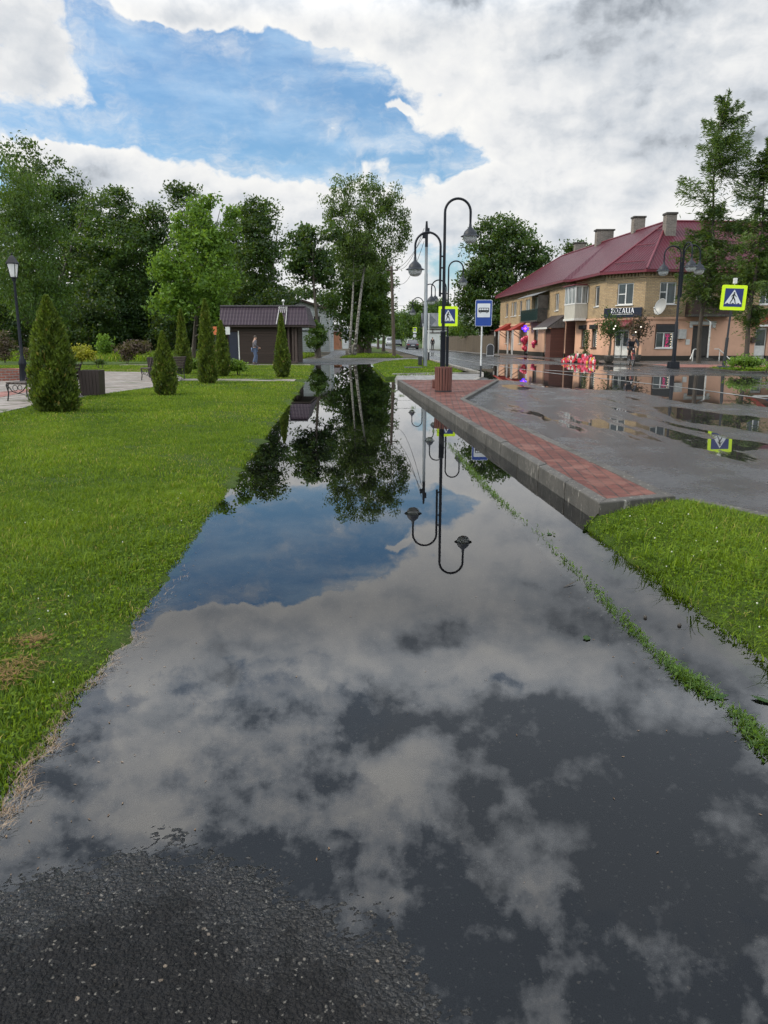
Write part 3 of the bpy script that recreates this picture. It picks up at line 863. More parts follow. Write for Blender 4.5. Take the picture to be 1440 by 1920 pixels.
# clumps of raked, yellowed cuttings on the lawn
for px, py, rx, ry, k in ((15, 1250, .055, .05, 420), (60, 1192, .045, .02, 220), (80, 1130, .08, .04, 50), (50, 1030, .16, .05, 60), (100, 1000, .12, .05, 40), (230, 1050, .2, .08, 26), (340, 940, .2, .12, 30)):
    c = G(px, py, .09)
    x = c.x + RNG.normal(0, rx, k); y = c.y + RNG.normal(0, ry * 2, k)
    an = RNG.uniform(0, 6.28, k); L = RNG.uniform(.02, .06, k).reshape(-1, 1)
    B = np.stack([x, y, RNG.uniform(.055, .085, k)], 1); d = np.stack([np.cos(an), np.sin(an), RNG.normal(0, .15, k)], 1)
    s2 = np.stack([-np.sin(an), np.cos(an), np.zeros(k)], 1) * .0011
    V = np.stack([B - s2, B + s2, B + d * L + s2, B + d * L - s2], 1).reshape(-1, 3)
    np_mesh('dry_grass', V, np.arange(4 * k).reshape(k, 4), RAKED, tone=np.repeat(RNG.uniform(.0, .85, k), 4))['kind'] = 'stuff'
# clover leaves and heads
def clover(n, xs, ys, zs):
    C = np.stack([xs, ys, zs], 1)
    tri = np.repeat(C, 3, 0)
    an = np.tile(np.array([0, 2.09, 4.19]), n) + np.repeat(RNG.uniform(0, 6.28, n), 3)
    ax = np.stack([np.cos(an), np.sin(an), np.full(3 * n, .12)], 1)
    leaf_mesh('clover', tri + ax * .007, np.full(3 * n, .015), np.clip(RNG.normal(.35, .2, 3 * n), 0, .8), GRASS, None, .9, ax * 3)['kind'] = 'stuff'
n = 2600
y = RNG.uniform(1.9, 7, n); x = xl_np(y) - RNG.uniform(.02, 1.6, n) ** 1.2
clover(n, x, y, lawn_z(x, y) + RNG.uniform(.03, .05, n))
n = 2200
y = RNG.uniform(2.4, 6.4, n); a = np.array([interp(RIGHTW, v) for v in y]); t = RNG.uniform(.02, .6, n); x = a + 1.4 * t
clover(n, x, y, np.interp(t, [0, .2, .6], [.01, .08, .12]) + RNG.uniform(.03, .06, n))
CLW = M('clover_head', (.62, .62, .52), .8)
mb = MB()
for i in range(34):
    yy = random.uniform(2.6, 6.3); tt = random.uniform(.05, .7); xx = interp(RIGHTW, yy) + 1.3 * tt
    mb.ball((xx, yy, .10 + .06 * min(1, tt * 2)), random.uniform(.0035, .006), 6, 4)
for i in range(22):
    yy = random.uniform(2.2, 7.5); xx = xl(yy) - random.uniform(.1, 1.4)
    mb.ball((xx, yy, .10), random.uniform(.003, .005), 6, 4)
mb.build('clover_flowers', CLW, smooth=True)['kind'] = 'stuff'

# weeds growing out of the drowned kerb line
WL = [(840, 832, 300, 1), (862, 858, 700, 1.1), (885, 884, 900, 1.15), (910, 912, 800, 1.05), (940, 942, 650, .9), (968, 966, 260, .7), (990, 985, 25, .6), (1012, 1003, 40, .7), (1030, 1022, 150, .8), (1055, 1048, 170, .75), (1100, 1094, 260, .8), (1135, 1127, 330, .8), (1180, 1175, 380, .8),
      (1225, 1219, 420, .8), (1262, 1254, 430, .85), (1285, 1270, 900, 1.0), (1312, 1290, 1100, 1.05), (1332, 1303, 160, .7), (1375, 1332, 60, .6), (1395, 1350, 800, .9), (1420, 1385, 800, .9), (1450, 1418, 700, .9)]
cl = []
for (xa, ya, da, sa), (xb, yb, db, sb_) in zip(WL[:-1], WL[1:]):
    k = int((da + db) / 2 * math.hypot(xb - xa, yb - ya) / 100 * .80)
    for _ in range(k):
        t = random.random(); s = sa + (sb_ - sa) * t
        g = G(xa + (xb - xa) * t, ya + (yb - ya) * t, 0)
        cl.append((g.x + random.gauss(0, .024 * s), g.y + random.gauss(0, .022 * s + .006 * g.y), s))
for px, py, k, s in ((740, 733, 60, 1.5), (752, 742, 60, 1.4), (775, 765, 30, 1.4), (815, 808, 40, 1.2), (1018, 998, 12, 1.2)):
    g = G(px, py, 0)
    for _ in range(k):
        cl.append((g.x + random.gauss(0, .030 * s), g.y + random.gauss(0, .07 * s + .011 * g.y * .3), s))
cl = np.array(cl)
n = len(cl)
blades_mesh('weeds', np.stack([cl[:, 0], cl[:, 1], np.full(n, -.012)], 1), RNG.uniform(.02, .065, n) * cl[:, 2], RNG.uniform(.003, .007, n), RNG.uniform(.4, 1.5, n), np.clip(RNG.normal(.42, .2, n), 0, .84), WEED)
k = RNG.choice(n, 520)
leaf_mesh('weeds', np.stack([cl[k, 0], cl[k, 1], RNG.uniform(0, .03, 520)], 1) + RNG.normal(0, .014, (520, 3)) * np.array([1, 1, .2]), RNG.uniform(.012, .032, 520), RNG.uniform(.1, .8, 520), WEED, None, .5)['kind'] = 'stuff'
for px, py, L, an in ((1345, 1306, .11, .1), (1430, 1312, .10, 2.4), (1030, 1001, .06, 1.5), (1068, 1096, .14, .75), (1100, 1196, .06, 1.3)):
    g = G(px, py, .006)
    mb = MB(); w_ = .018 if L < .12 else .004
    poly = [(-L * .5, 0), (-L * .2, w_), (L * .15, w_ * 1.1), (L * .5, 0), (L * .15, -w_ * 1.1), (-L * .2, -w_)]
    mb.plate(poly, g, (math.cos(an), math.sin(an), .08), (-math.sin(an), math.cos(an), .1), .002)
    tag(mb.build('fallen_leaf' if w_ > .01 else 'twig', WEED if w_ > .01 else M('twig_bark', (.05, .04, .03), .8)),
        {1345: 'broad green leaf floating beside the last big tuft of weeds', 1430: 'pale green leaf on the drowned kerb at the right edge', 1030: 'small rounded dark leaf standing where the weed line begins', 1068: 'long thin twig floating beside the middle of the weed line', 1100: 'short twig floating left of the weed line'}[px], 'leaf' if w_ > .01 else 'twig')
for px, py, lab in ((1210, 1157, 'small dark clod in the water left of the other clod'), (1274, 1172, 'small dark clod in the water nearer to the right grass edge')):
    g = G(px, py, .004)
    mb = MB(); mb.ball(tuple(g), (.011, .014, .012), 7, 5)
    tag(mb.build('clod', M('clod', (.035, .03, .025), .8)), lab, 'clod')

# bits of grass, seed and leaf adrift on the water
k = 420
y = 1.9 + RNG.exponential(3.2, k); y = y[y < 16]; k = len(y)
side = RNG.uniform(size=k)
x = np.where(side < .45, xl_np(y) + .05 + RNG.exponential(.12, k), np.where(side < .8, np.array([xk(v) for v in y]) + RNG.normal(-.05, .16, k), RNG.uniform(-1.2, 1.2, k)))
ax = np.stack([RNG.normal(size=k), RNG.normal(size=k), np.zeros(k)], 1)
B = np.stack([x, y, np.full(k, .0025)], 1); ax = unit(ax); sx = np.stack([-ax[:, 1], ax[:, 0], np.zeros(k)], 1)
L = RNG.uniform(.002, .009, (k, 1)); W = L * RNG.uniform(.1, .4, (k, 1))
V = np.stack([B - ax * L, B + sx * W, B + ax * L, B - sx * W], 1).reshape(-1, 3)
np_mesh('debris', V, np.arange(4 * k).reshape(k, 4), STRAW, tone=np.repeat(RNG.uniform(-.2, .35, k), 4))['kind'] = 'stuff'
# ---------------------------------------------------------------- vegetation
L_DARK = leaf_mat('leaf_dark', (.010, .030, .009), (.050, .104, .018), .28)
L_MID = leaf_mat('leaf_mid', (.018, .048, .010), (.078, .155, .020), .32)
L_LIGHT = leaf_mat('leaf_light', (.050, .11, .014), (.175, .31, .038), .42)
L_BIRCH = leaf_mat('leaf_birch', (.022, .046, .012), (.095, .160, .030), .34)
L_LARCH = leaf_mat('leaf_larch', (.020, .050, .018), (.100, .170, .032), .34)
L_THUJA = leaf_mat('thuja_spray', (.022, .040, .010), (.160, .225, .020), .22, .6, hue=(.20, .15, .04))
L_YELLOW = leaf_mat('leaf_yellow', (.16, .17, .012), (.42, .38, .03), .3)
L_PURPLE = leaf_mat('leaf_purple', (.035, .018, .016), (.10, .065, .045), .2)
L_SHRUB = leaf_mat('leaf_shrub', (.04, .085, .014), (.15, .26, .03), .35)
BARK = M('bark', (.085, .070, .055), .9, var=.5, scale=9, bump=.02, stretch=(1, 1, .25))
BARK_GREY = M('bark_grey', (.13, .12, .105), .9, var=.5, scale=7, bump=.02, stretch=(1, 1, .3))
def birch_bark():
    m, N = new_mat('birch_bark')
    tc = N('ShaderNodeTexCoord', o=3)
    n = N.noise(N.vmath('MULTIPLY', tc, (1.2, 1.2, 3.2)), 2.4, 6.0, .7)
    n2 = N.noise(N.vmath('MULTIPLY', tc, (1, 1, 9)), 5.0, 3.0, .6)
    z = N('ShaderNodeSeparateXYZ', {0: tc}, o=2)
    base = N.mapr(z, .6, 3.2)
    high = N.mapr(z, 6.0, 9.5)                       # dark twigs and older bark higher up
    f = N.math('MULTIPLY', N.mapr(N.math('ADD', n, N.math('MULTIPLY', base, .09)), .50, .58), N.mapr(n2, .36, .46))
    f = N.math('MULTIPLY', f, N.math('SUBTRACT', 1.0, N.math('MULTIPLY', high, .85)))
    finish(N, N('ShaderNodeBsdfPrincipled', {'Base Color': N.mix(f, (.040, .034, .028), (.31, .30, .27)), 'Roughness': .75}))
    return m
BIRCH = birch_bark()

def blob_px(px, py, rx, ry, Y, dy=0.0, depth=1.0):
    c = P(px, py, Y + dy)
    k = mpp(py, Y + dy)
    return (c.x, c.y, c.z, rx * k, rx * k * depth, ry * k)

def clusters(blobs, n, edge=.45):
    vol = np.array([b[3] * b[4] * b[5] for b in blobs]) ** .75
    pick = RNG.choice(len(blobs), n, p=vol / vol.sum())
    B = np.array(blobs)[pick]
    d = unit(RNG.normal(size=(n, 3)))
    r = RNG.uniform(0, 1, (n, 1)) ** edge
    return B[:, :3] + d * r * B[:, 3:6]

def make_tree(name, label, base, blobs, n_cl, per, leaf, cr, lm, bm, trunk=((0, 0),), r0=.2, droop=None, limbs=22, group=None, cat='tree', flat=.7, aspect=.55, edge=.45, tone0=(.12, .75), stems=None, label_kind=None):
    """trunk: (height fraction, sideways shift) pairs; blobs: crown ellipsoids in world metres"""
    root = empty(name, base, 0, label, cat, group)
    b = np.array(base)
    C = clusters(blobs, n_cl, edge) - b
    C = C[C[:, 2] > .3]
    n_cl = len(C)
    crr = cr * RNG.uniform(.6, 1.35, (n_cl, 1))
    pts = np.repeat(C, per, 0) + np.clip(RNG.normal(0, 1, (n_cl * per, 3)), -1.75, 1.75) * np.repeat(crr, per, 0) * np.array([1, 1, flat]) * .55
    ct = RNG.uniform(*tone0, n_cl)
    tone = np.clip(np.repeat(ct, per) + RNG.normal(0, .13, n_cl * per), 0, .85)
    ax = None
    if droop is not None:
        ax = np.tile(np.array([[0, 0, -droop]]), (len(pts), 1))
        drop = RNG.exponential(.5, len(pts)) * np.repeat(crr[:, 0], per) * droop * .5
        pts[:, 2] -= drop
    ok = pts[:, 2] > .15
    leaf_mesh('crown', pts[ok], leaf * RNG.uniform(.6, 1.35, ok.sum()), tone[ok], lm, root, aspect, None if ax is None else ax[ok])
    top = max(bl[2] + bl[5] * .75 for bl in blobs) - base[2]
    stems = stems or [((0, 0, 0), (sum(bl[0] for bl in blobs) / len(blobs) - base[0], 0, top), r0)]
    for si, (s0, s1, rr) in enumerate(stems):
        mb = MB()
        s0, s1 = Vector(s0), Vector(s1)
        path, K = [], 9
        for i in range(K + 1):
            t = i / K
            p = s0.lerp(s1, t) + Vector((math.sin(t * 5 + si * 2 + base[0]) * .12, math.cos(t * 4 + si) * .12, 0)) * t * (1 - t) * 3
            path.append(p)
        radii = [rr * (1.25 if i == 0 else 1) * (1 - .88 * i / K) for i in range(K + 1)]
        mb.tube(path, radii, 9)
        sel = RNG.choice(n_cl, min(limbs // len(stems), n_cl), replace=False)
        for i in sel:
            c = Vector(C[i])
            t = max(.12, min(.93, (c.z - .30 * math.hypot(c.x - s0.x, c.y) - s0.z) / max(.1, (s1.z - s0.z))))
            k = min(K - 1, int(t * K))
            o = path[k].lerp(path[k + 1], t * K - k)
            m = o.lerp(c, .5) + Vector((0, 0, -.04 * (c - o).length)) + Vector(RNG.normal(0, .05, 3)) * (c - o).length
            ra = max(.02, radii[k] * .42)
            bz = [o * (1 - q) ** 2 + m * (2 * q * (1 - q)) + c * q * q for q in (0, .2, .4, .6, .8, 1)]
            mb.tube(bz, [ra * (1 - .85 * q / 5) for q in range(6)], 5, caps=False)
        mb.build('trunk', bm, root, smooth=True, fix=False)
    return root

WOODS = 'trees of the dark wood behind the lawn'
# left wood, back to front; every tree has a crown of its own
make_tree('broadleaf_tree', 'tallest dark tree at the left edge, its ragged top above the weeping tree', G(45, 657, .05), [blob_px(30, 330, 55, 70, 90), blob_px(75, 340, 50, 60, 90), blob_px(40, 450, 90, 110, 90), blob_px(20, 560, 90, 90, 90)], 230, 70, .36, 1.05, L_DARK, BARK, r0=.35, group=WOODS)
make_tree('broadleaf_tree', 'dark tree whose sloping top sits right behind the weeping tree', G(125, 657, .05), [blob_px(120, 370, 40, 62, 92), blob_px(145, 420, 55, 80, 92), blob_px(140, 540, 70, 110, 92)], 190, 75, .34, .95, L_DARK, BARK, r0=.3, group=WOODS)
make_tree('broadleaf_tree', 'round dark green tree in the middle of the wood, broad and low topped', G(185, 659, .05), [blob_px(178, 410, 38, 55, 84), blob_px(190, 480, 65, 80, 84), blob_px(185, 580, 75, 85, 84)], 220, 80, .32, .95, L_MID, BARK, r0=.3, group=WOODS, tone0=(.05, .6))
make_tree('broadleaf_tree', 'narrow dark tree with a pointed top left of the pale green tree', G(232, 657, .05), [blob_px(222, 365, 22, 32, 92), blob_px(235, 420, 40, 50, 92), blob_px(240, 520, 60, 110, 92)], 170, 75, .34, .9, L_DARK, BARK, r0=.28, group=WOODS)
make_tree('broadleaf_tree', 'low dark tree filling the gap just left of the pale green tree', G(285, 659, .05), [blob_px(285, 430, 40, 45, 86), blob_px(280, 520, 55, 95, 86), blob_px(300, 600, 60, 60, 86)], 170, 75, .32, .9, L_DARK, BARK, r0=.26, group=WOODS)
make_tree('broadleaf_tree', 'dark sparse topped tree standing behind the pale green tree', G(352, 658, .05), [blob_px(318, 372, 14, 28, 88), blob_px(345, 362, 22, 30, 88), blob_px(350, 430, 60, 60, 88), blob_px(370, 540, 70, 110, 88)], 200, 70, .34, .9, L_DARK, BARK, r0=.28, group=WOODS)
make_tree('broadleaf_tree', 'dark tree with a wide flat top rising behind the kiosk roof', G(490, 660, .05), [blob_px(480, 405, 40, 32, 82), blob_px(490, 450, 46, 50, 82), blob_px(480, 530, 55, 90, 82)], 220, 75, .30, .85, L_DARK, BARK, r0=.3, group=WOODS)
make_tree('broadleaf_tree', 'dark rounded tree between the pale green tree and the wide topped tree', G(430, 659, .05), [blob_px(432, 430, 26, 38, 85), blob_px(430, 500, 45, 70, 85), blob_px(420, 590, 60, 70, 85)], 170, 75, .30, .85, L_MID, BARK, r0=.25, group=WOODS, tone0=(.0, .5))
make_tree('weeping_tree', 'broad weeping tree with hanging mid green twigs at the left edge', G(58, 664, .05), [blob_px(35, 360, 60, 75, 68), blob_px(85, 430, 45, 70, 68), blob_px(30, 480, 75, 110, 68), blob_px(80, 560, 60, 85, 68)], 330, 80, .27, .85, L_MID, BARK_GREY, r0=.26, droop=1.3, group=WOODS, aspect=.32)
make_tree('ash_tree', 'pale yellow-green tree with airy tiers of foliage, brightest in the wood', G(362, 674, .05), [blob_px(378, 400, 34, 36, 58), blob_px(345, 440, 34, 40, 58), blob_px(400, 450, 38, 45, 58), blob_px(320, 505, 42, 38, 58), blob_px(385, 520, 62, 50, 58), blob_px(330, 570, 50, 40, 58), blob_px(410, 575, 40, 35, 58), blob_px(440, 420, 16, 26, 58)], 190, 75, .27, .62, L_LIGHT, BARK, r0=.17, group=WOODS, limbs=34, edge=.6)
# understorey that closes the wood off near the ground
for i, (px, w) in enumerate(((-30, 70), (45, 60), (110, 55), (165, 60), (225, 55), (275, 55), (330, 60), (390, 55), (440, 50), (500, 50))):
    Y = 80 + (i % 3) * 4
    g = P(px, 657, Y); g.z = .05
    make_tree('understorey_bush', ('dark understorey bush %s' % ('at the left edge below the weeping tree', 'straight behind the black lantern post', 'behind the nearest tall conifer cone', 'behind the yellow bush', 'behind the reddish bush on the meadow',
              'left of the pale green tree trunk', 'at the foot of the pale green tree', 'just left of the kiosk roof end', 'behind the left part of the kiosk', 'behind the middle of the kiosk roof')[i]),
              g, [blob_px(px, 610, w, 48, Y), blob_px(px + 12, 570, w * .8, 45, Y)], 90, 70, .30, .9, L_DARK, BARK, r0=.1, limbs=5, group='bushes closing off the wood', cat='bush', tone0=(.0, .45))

# the depth of the wood behind them reads as one mass
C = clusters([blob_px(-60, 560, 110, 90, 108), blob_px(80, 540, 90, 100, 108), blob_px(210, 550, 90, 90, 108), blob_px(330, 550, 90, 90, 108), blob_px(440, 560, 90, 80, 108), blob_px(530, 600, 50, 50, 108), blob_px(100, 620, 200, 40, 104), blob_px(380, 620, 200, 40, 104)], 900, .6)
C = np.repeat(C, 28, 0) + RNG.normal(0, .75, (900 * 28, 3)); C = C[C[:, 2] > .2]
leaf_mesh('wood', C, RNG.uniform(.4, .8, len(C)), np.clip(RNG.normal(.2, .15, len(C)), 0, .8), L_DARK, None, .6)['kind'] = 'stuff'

# trees along the path
make_tree('lime_tree', 'slim dark tree with an open rounded crown right of the kiosk', G(597, 671, .05), [blob_px(568, 440, 24, 22, 67), blob_px(585, 480, 45, 50, 67), blob_px(560, 500, 26, 34, 67), blob_px(605, 515, 32, 40, 67), blob_px(625, 440, 14, 18, 67)], 110, 60, .30, .55, L_DARK, BARK, r0=.20, limbs=34, edge=.62, stems=[((0, 0, 0), (-.3, 0, 8.6), .21)])
make_tree('young_tree', 'bushy young tree in front of the white house', G(590, 668, .05), [blob_px(593, 626, 18, 18, 66), blob_px(590, 642, 19, 8, 66), blob_px(595, 602, 7, 12, 66)], 46, 64, .19, .34, L_MID, BARK, r0=.07, limbs=12, tone0=(.1, .6))
make_tree('birch_tree', 'tall leaning double birch with white bark and hanging twigs ahead of the path', G(661, 668, .05),
          [blob_px(650, 365, 34, 42, 73), blob_px(690, 350, 22, 30, 73), blob_px(728, 372, 28, 36, 73), blob_px(625, 400, 24, 40, 73), blob_px(690, 410, 60, 60, 73), blob_px(755, 420, 20, 38, 73), blob_px(735, 460, 24, 40, 73), blob_px(640, 450, 38, 50, 73), blob_px(680, 480, 50, 50, 73)],
          330, 60, .25, .55, L_BIRCH, BIRCH, r0=.2, droop=1.5, limbs=44, aspect=.40, edge=.6, stems=[((.15, 0, 0), (2.1, .2, 15.0), .16), ((-.25, -.2, 0), (.35, -.5, 12.5), .13)])
make_tree('broadleaf_tree', 'dense tall green tree directly behind the white birch trunks', G(675, 662, .05), [blob_px(672, 500, 48, 60, 84), blob_px(655, 560, 44, 60, 84), blob_px(700, 560, 36, 70, 84), blob_px(680, 610, 52, 40, 84)], 300, 75, .30, .85, L_MID, BARK, r0=.34, tone0=(.05, .65))
make_tree('broadleaf_tree', 'dark thick trunk tree right behind the birch, crown down to head height', G(688, 662, .05), [blob_px(700, 600, 30, 30, 92), blob_px(715, 530, 18, 40, 92), blob_px(690, 560, 40, 60, 92)], 130, 70, .30, .8, L_DARK, BARK, r0=.45)
make_tree('spindly_tree', 'thin dark roadside tree with a small tuft, left of the wooden pole', G(719, 660, .05), [blob_px(722, 590, 8, 22, 96), blob_px(716, 570, 9, 22, 96)], 34, 50, .26, .5, L_DARK, BARK, r0=.2, limbs=8, stems=[((0, 0, 0), (-.2, 0, 6.0), .22)])
make_tree('spindly_tree', 'thinner roadside tree farther off, beside the parked van', G(709, 655, .05), [blob_px(710, 595, 10, 30, 120), blob_px(714, 560, 8, 20, 120)], 34, 50, .30, .6, L_DARK, BARK, r0=.2, limbs=8, stems=[((0, 0, 0), (0, 0, 7.0), .22)])
make_tree('broadleaf_tree', 'small round tree beyond the kiosk roof, left of the white house gable', G(548, 655, .05), [blob_px(545, 560, 20, 18, 115), blob_px(570, 550, 16, 14, 115), blob_px(540, 590, 30, 28, 115)], 90, 60, .34, .8, L_DARK, BARK, r0=.2)
make_tree('broadleaf_tree', 'dark tree rising behind the roof of the white house', G(612, 652, .05), [blob_px(612, 560, 22, 20, 140), blob_px(600, 590, 30, 30, 140)], 80, 60, .36, .9, L_DARK, BARK, r0=.22)
# far side of the road
make_tree('chestnut_tree', 'big dense dark green tree beside the far end of the maroon roofed building', P(948, 664, 97) - Vector((0, 0, P(948, 664, 97).z - .06)),
          [blob_px(930, 440, 40, 34, 97), blob_px(975, 455, 44, 36, 97), blob_px(905, 490, 44, 45, 97), blob_px(1005, 490, 32, 30, 97), blob_px(950, 520, 80, 70, 97), blob_px(885, 560, 36, 42, 97), blob_px(930, 600, 70, 55, 97)],
          420, 80, .36, .95, L_DARK, BARK, r0=.42, limbs=30, tone0=(.1, .8))
for px, py, rx, ry, Y, lab in ((775, 600, 24, 32, 165, 'bright green tree beside the far bend of the road'), (752, 612, 16, 26, 185, 'dark green tree farthest down the road'), (800, 606, 20, 34, 150, 'green tree hidden behind the steel pole'),
                               (822, 580, 22, 18, 175, 'tree top peeping over the dark house roof'), (735, 615, 12, 24, 230, 'tiny far tree at the vanishing end of the road')):
    b = P(px, 650, Y); b.z = .06
    make_tree('broadleaf_tree', lab, b, [blob_px(px, py, rx, ry, Y), blob_px(px + rx * .4, py - ry * .5, rx * .5, ry * .6, Y), blob_px(px - rx * .3, py + ry * .5, rx * .8, ry * .6, Y)], 110, 60, .42, 1.0, L_MID, BARK, r0=.25, limbs=8, group='trees far down the road')
b = P(860, 652, 116); b.z = .06
make_tree('lilac_bush', 'leafy green bush growing over the plank fence', b, [blob_px(862, 618, 22, 22, 116), blob_px(845, 632, 14, 16, 116), blob_px(880, 630, 16, 18, 116)], 80, 60, .30, .7, L_SHRUB, BARK, r0=.1, limbs=6, cat='bush')
b = P(1072, 660, 106); b.z = .06
make_tree('broadleaf_tree', 'tree top showing just above the roof ridge left of the first chimney', b, [blob_px(1068, 472, 16, 16, 106), blob_px(1090, 462, 12, 10, 106), blob_px(1060, 520, 30, 40, 106)], 90, 60, .34, .8, L_DARK, BARK, r0=.25)

# larches before the corner house
def larch(label, base, Y, px_top, py_top, prof, n_br, seed):
    rs = np.random.default_rng(seed)
    root = empty('larch_tree', base, 0, label, 'tree', 'larches in front of the corner building')
    H = P(px_top, py_top, Y).z - base.z
    lean = P(px_top, py_top, Y).x - base.x
    mb = MB()
    K = 12
    path = [Vector((lean * t / K + .12 * math.sin(t * .9 + seed), .1 * math.cos(t * .7), H * t / K)) for t in range(K + 1)]
    mb.tube(path, [.15 * (1 - .93 * t / K) for t in range(K + 1)], 9)
    pts, ax, tn = [], [], []
    for i in range(n_br):
        h = rs.uniform(prof[0][0], .99)
        L = np.interp(h, [p[0] for p in prof], [p[1] for p in prof]) * 1.18 * rs.uniform(.22, 1.22)
        an = rs.uniform(0, 6.283)
        o = path[0].lerp(path[-1], h)
        d = Vector((math.cos(an), math.sin(an), 0))
        rise = rs.uniform(-.25, .30) + (h - .5) * .9
        e = o + d * L + Vector((0, 0, rise * L))
        m = o.lerp(e, .55) + Vector((0, 0, -.12 * L))
        mb.tube([o, m, e], [.05 * (1 - h * .6), .03 * (1 - h * .5), .008], 5, caps=False)
        t0 = rs.uniform(.1, .75)
        k = int(46 + L * 85)
        t = rs.uniform(.12, 1.0, k)
        q = np.outer((1 - t) ** 2, o) + np.outer(2 * t * (1 - t), m) + np.outer(t ** 2, e)
        side = np.array([-math.sin(an), math.cos(an), 0])
        sw = rs.normal(0, .42, (k, 1)) * (1.1 - t.reshape(-1, 1)) * L * .55
        hang = -rs.exponential(.28, (k, 1))
        pts.append(q + side * sw + np.concatenate([np.zeros((k, 2)), hang], 1))
        a = np.array([d.x, d.y, .1]) * 1.0 + side * np.sign(sw) * .8 + np.array([0, 0, 1]) * rs.normal(-.25, .5, (k, 1))
        ax.append(a)
        tn.append(np.clip(t0 + rs.normal(0, .12, k) + .12 * (t - .5), 0, .85))
    mb.build('trunk', BARK, root, smooth=True, fix=False)
    pts = np.concatenate(pts); ax = np.concatenate(ax)
    leaf_mesh('crown', pts, RNG.uniform(.16, .40, len(pts)), np.concatenate(tn), L_LARCH, root, .17, ax, wob=.45)
    return root
b = P(1311, 675, 49); b.z = .11
larch('tall larch with drooping feathery branches before the balcony of the corner building', b, 49, 1358, 168, [(.25, .6), (.32, 1.5), (.42, 1.9), (.52, 1.8), (.60, 1.3), (.66, 2.9), (.72, 2.0), (.82, 1.8), (.92, 1.0), (1, .2)], 112, 3)
b = P(1397, 675, 46.5); b.z = .11
larch('second larch cut off by the right edge of the photo', b, 46.5, 1448, 248, [(.21, .7), (.35, 1.6), (.5, 2.0), (.62, 1.8), (.75, 1.5), (.9, .8), (1, .2)], 120, 8)

# conifer cones on the lawn
def thuja(label, px, py, top, width, seed, n=11000, lf=.10):
    g = G(px, py, .05)
    s = mpp(py, g.y)
    H = P(px, top, g.y).z - g.z
    R = width * s / 2 * .75
    rs = np.random.default_rng(seed)
    root = empty('thuja', g, 0, label, 'conifer', 'clipped conifer cones on the lawn')
    lean = P(px, top, g.y).x - g.x
    h = rs.uniform(.015, 1, n) ** 1.15
    prof = np.interp(h, [0, .05, .16, .30, .5, .7, .85, .95, 1], [.50, .82, .98, .96, .76, .54, .34, .16, .03])
    an = rs.uniform(0, 6.283, n)
    lump = 1 + .13 * np.sin(an * 2 + h * 7 + seed * 2) + .12 * np.sin(an * 5 - h * 17 + seed) + .10 * np.sin(an * 9 + h * 31) * np.sin(h * 23 + an * 3)
    r = R * prof * lump * np.clip(rs.normal(.93, .13, n), .3, 1.25)
    pts = np.stack([r * np.cos(an), r * np.sin(an), h * H], 1)
    out = np.stack([np.cos(an), np.sin(an), np.full(n, 1.5)], 1)
    patch = .5 + .32 * np.sin(an * 4 + h * 13 + seed) * np.sin(h * 25 + an * 2)
    tone = np.clip(.02 + .62 * patch + rs.normal(0, .18, n) + .15 * h, 0, .85)
    tone[rs.uniform(size=n) < .035] = 1.0
    leaf_mesh('foliage', pts, lf * rs.uniform(.6, 1.5, n), tone, L_THUJA, root, .42, out, wob=.55)
    mb = MB()
    mb.tube([(0, 0, -.1), (.01, 0, H * .35), (0, .01, H * .85)], [.045 * R / .6 + .015, .035 * R / .6 + .01, .01], 8)
    for k in range(26):
        a = rs.uniform(0, 6.28); hh = rs.uniform(.03, .8)
        rr = R * np.interp(hh, [0, .16, .5, 1], [.5, .9, .7, .05]) * .9
        mb.tube([(0, 0, hh * H * .9), (rr * .6 * math.cos(a), rr * .6 * math.sin(a), hh * H * .95), (rr * math.cos(a), rr * math.sin(a), hh * H + rr * .5)], [.014, .010, .004], 4, caps=False)
    mb.build('trunk', BARK, root, smooth=True, fix=False)
    return root
thuja('largest conifer cone, nearest to the viewer beside the iron bench', 106, 772, 556, 104, 1, 26000, .085)
thuja('short squat conifer cone next to the second bench', 311, 741, 622, 50, 2, 14000, .085)
thuja('narrow dark conifer farthest back, between the squat one and the kiosk', 345, 702, 580, 34, 3, 9000, .12)
thuja('tall slender conifer left of the man by the kiosk', 391, 719, 562, 42, 4, 13000, .10)
thuja('conifer half hidden right behind the tall slender one', 418, 706, 602, 34, 5, 9000, .11)
thuja('lone slender conifer in front of the kiosk near the water', 530, 708, 588, 32, 6, 10000, .10)

# low shrubs
def shrub(name, label, px, py, blobs, lm, n, leaf, cr, z=.06, Y=None, stems=6, per=55, tone0=(.15, .8)):
    g = G(px, py, z)
    make_tree(name, label, g, [blob_px(*b, g.y) for b in blobs], n, per, leaf, cr, lm, BARK, r0=.03, limbs=stems * 2, cat='shrub', tone0=tone0,
              stems=[((random.uniform(-.1, .1), random.uniform(-.1, .1), -.05), (random.uniform(-.4, .4), random.uniform(-.3, .3), .7), .02) for _ in range(3)])
shrub('golden_shrub', 'yellow leaved shrub on the lawn edge before the wood', 153, 683, [(148, 664, 18, 15), (164, 668, 12, 12), (138, 656, 8, 8)], L_YELLOW, 60, .14, .32)
shrub('box_bush', 'small dark clipped ball bush right of the yellow shrub', 187, 691, [(187, 683, 9, 8)], L_DARK, 40, .09, .14, tone0=(.2, .7))
shrub('purple_shrub', 'spreading reddish-brown shrub in the meadow grass', 240, 682, [(236, 655, 16, 18), (262, 650, 16, 12), (240, 672, 9, 8)], L_PURPLE, 38, .15, .40)
shrub('purple_shrub', 'reddish-brown shrub at the left edge behind the lantern', 8, 680, [(4, 650, 18, 26), (52, 668, 9, 12)], L_PURPLE, 38, .15, .40)
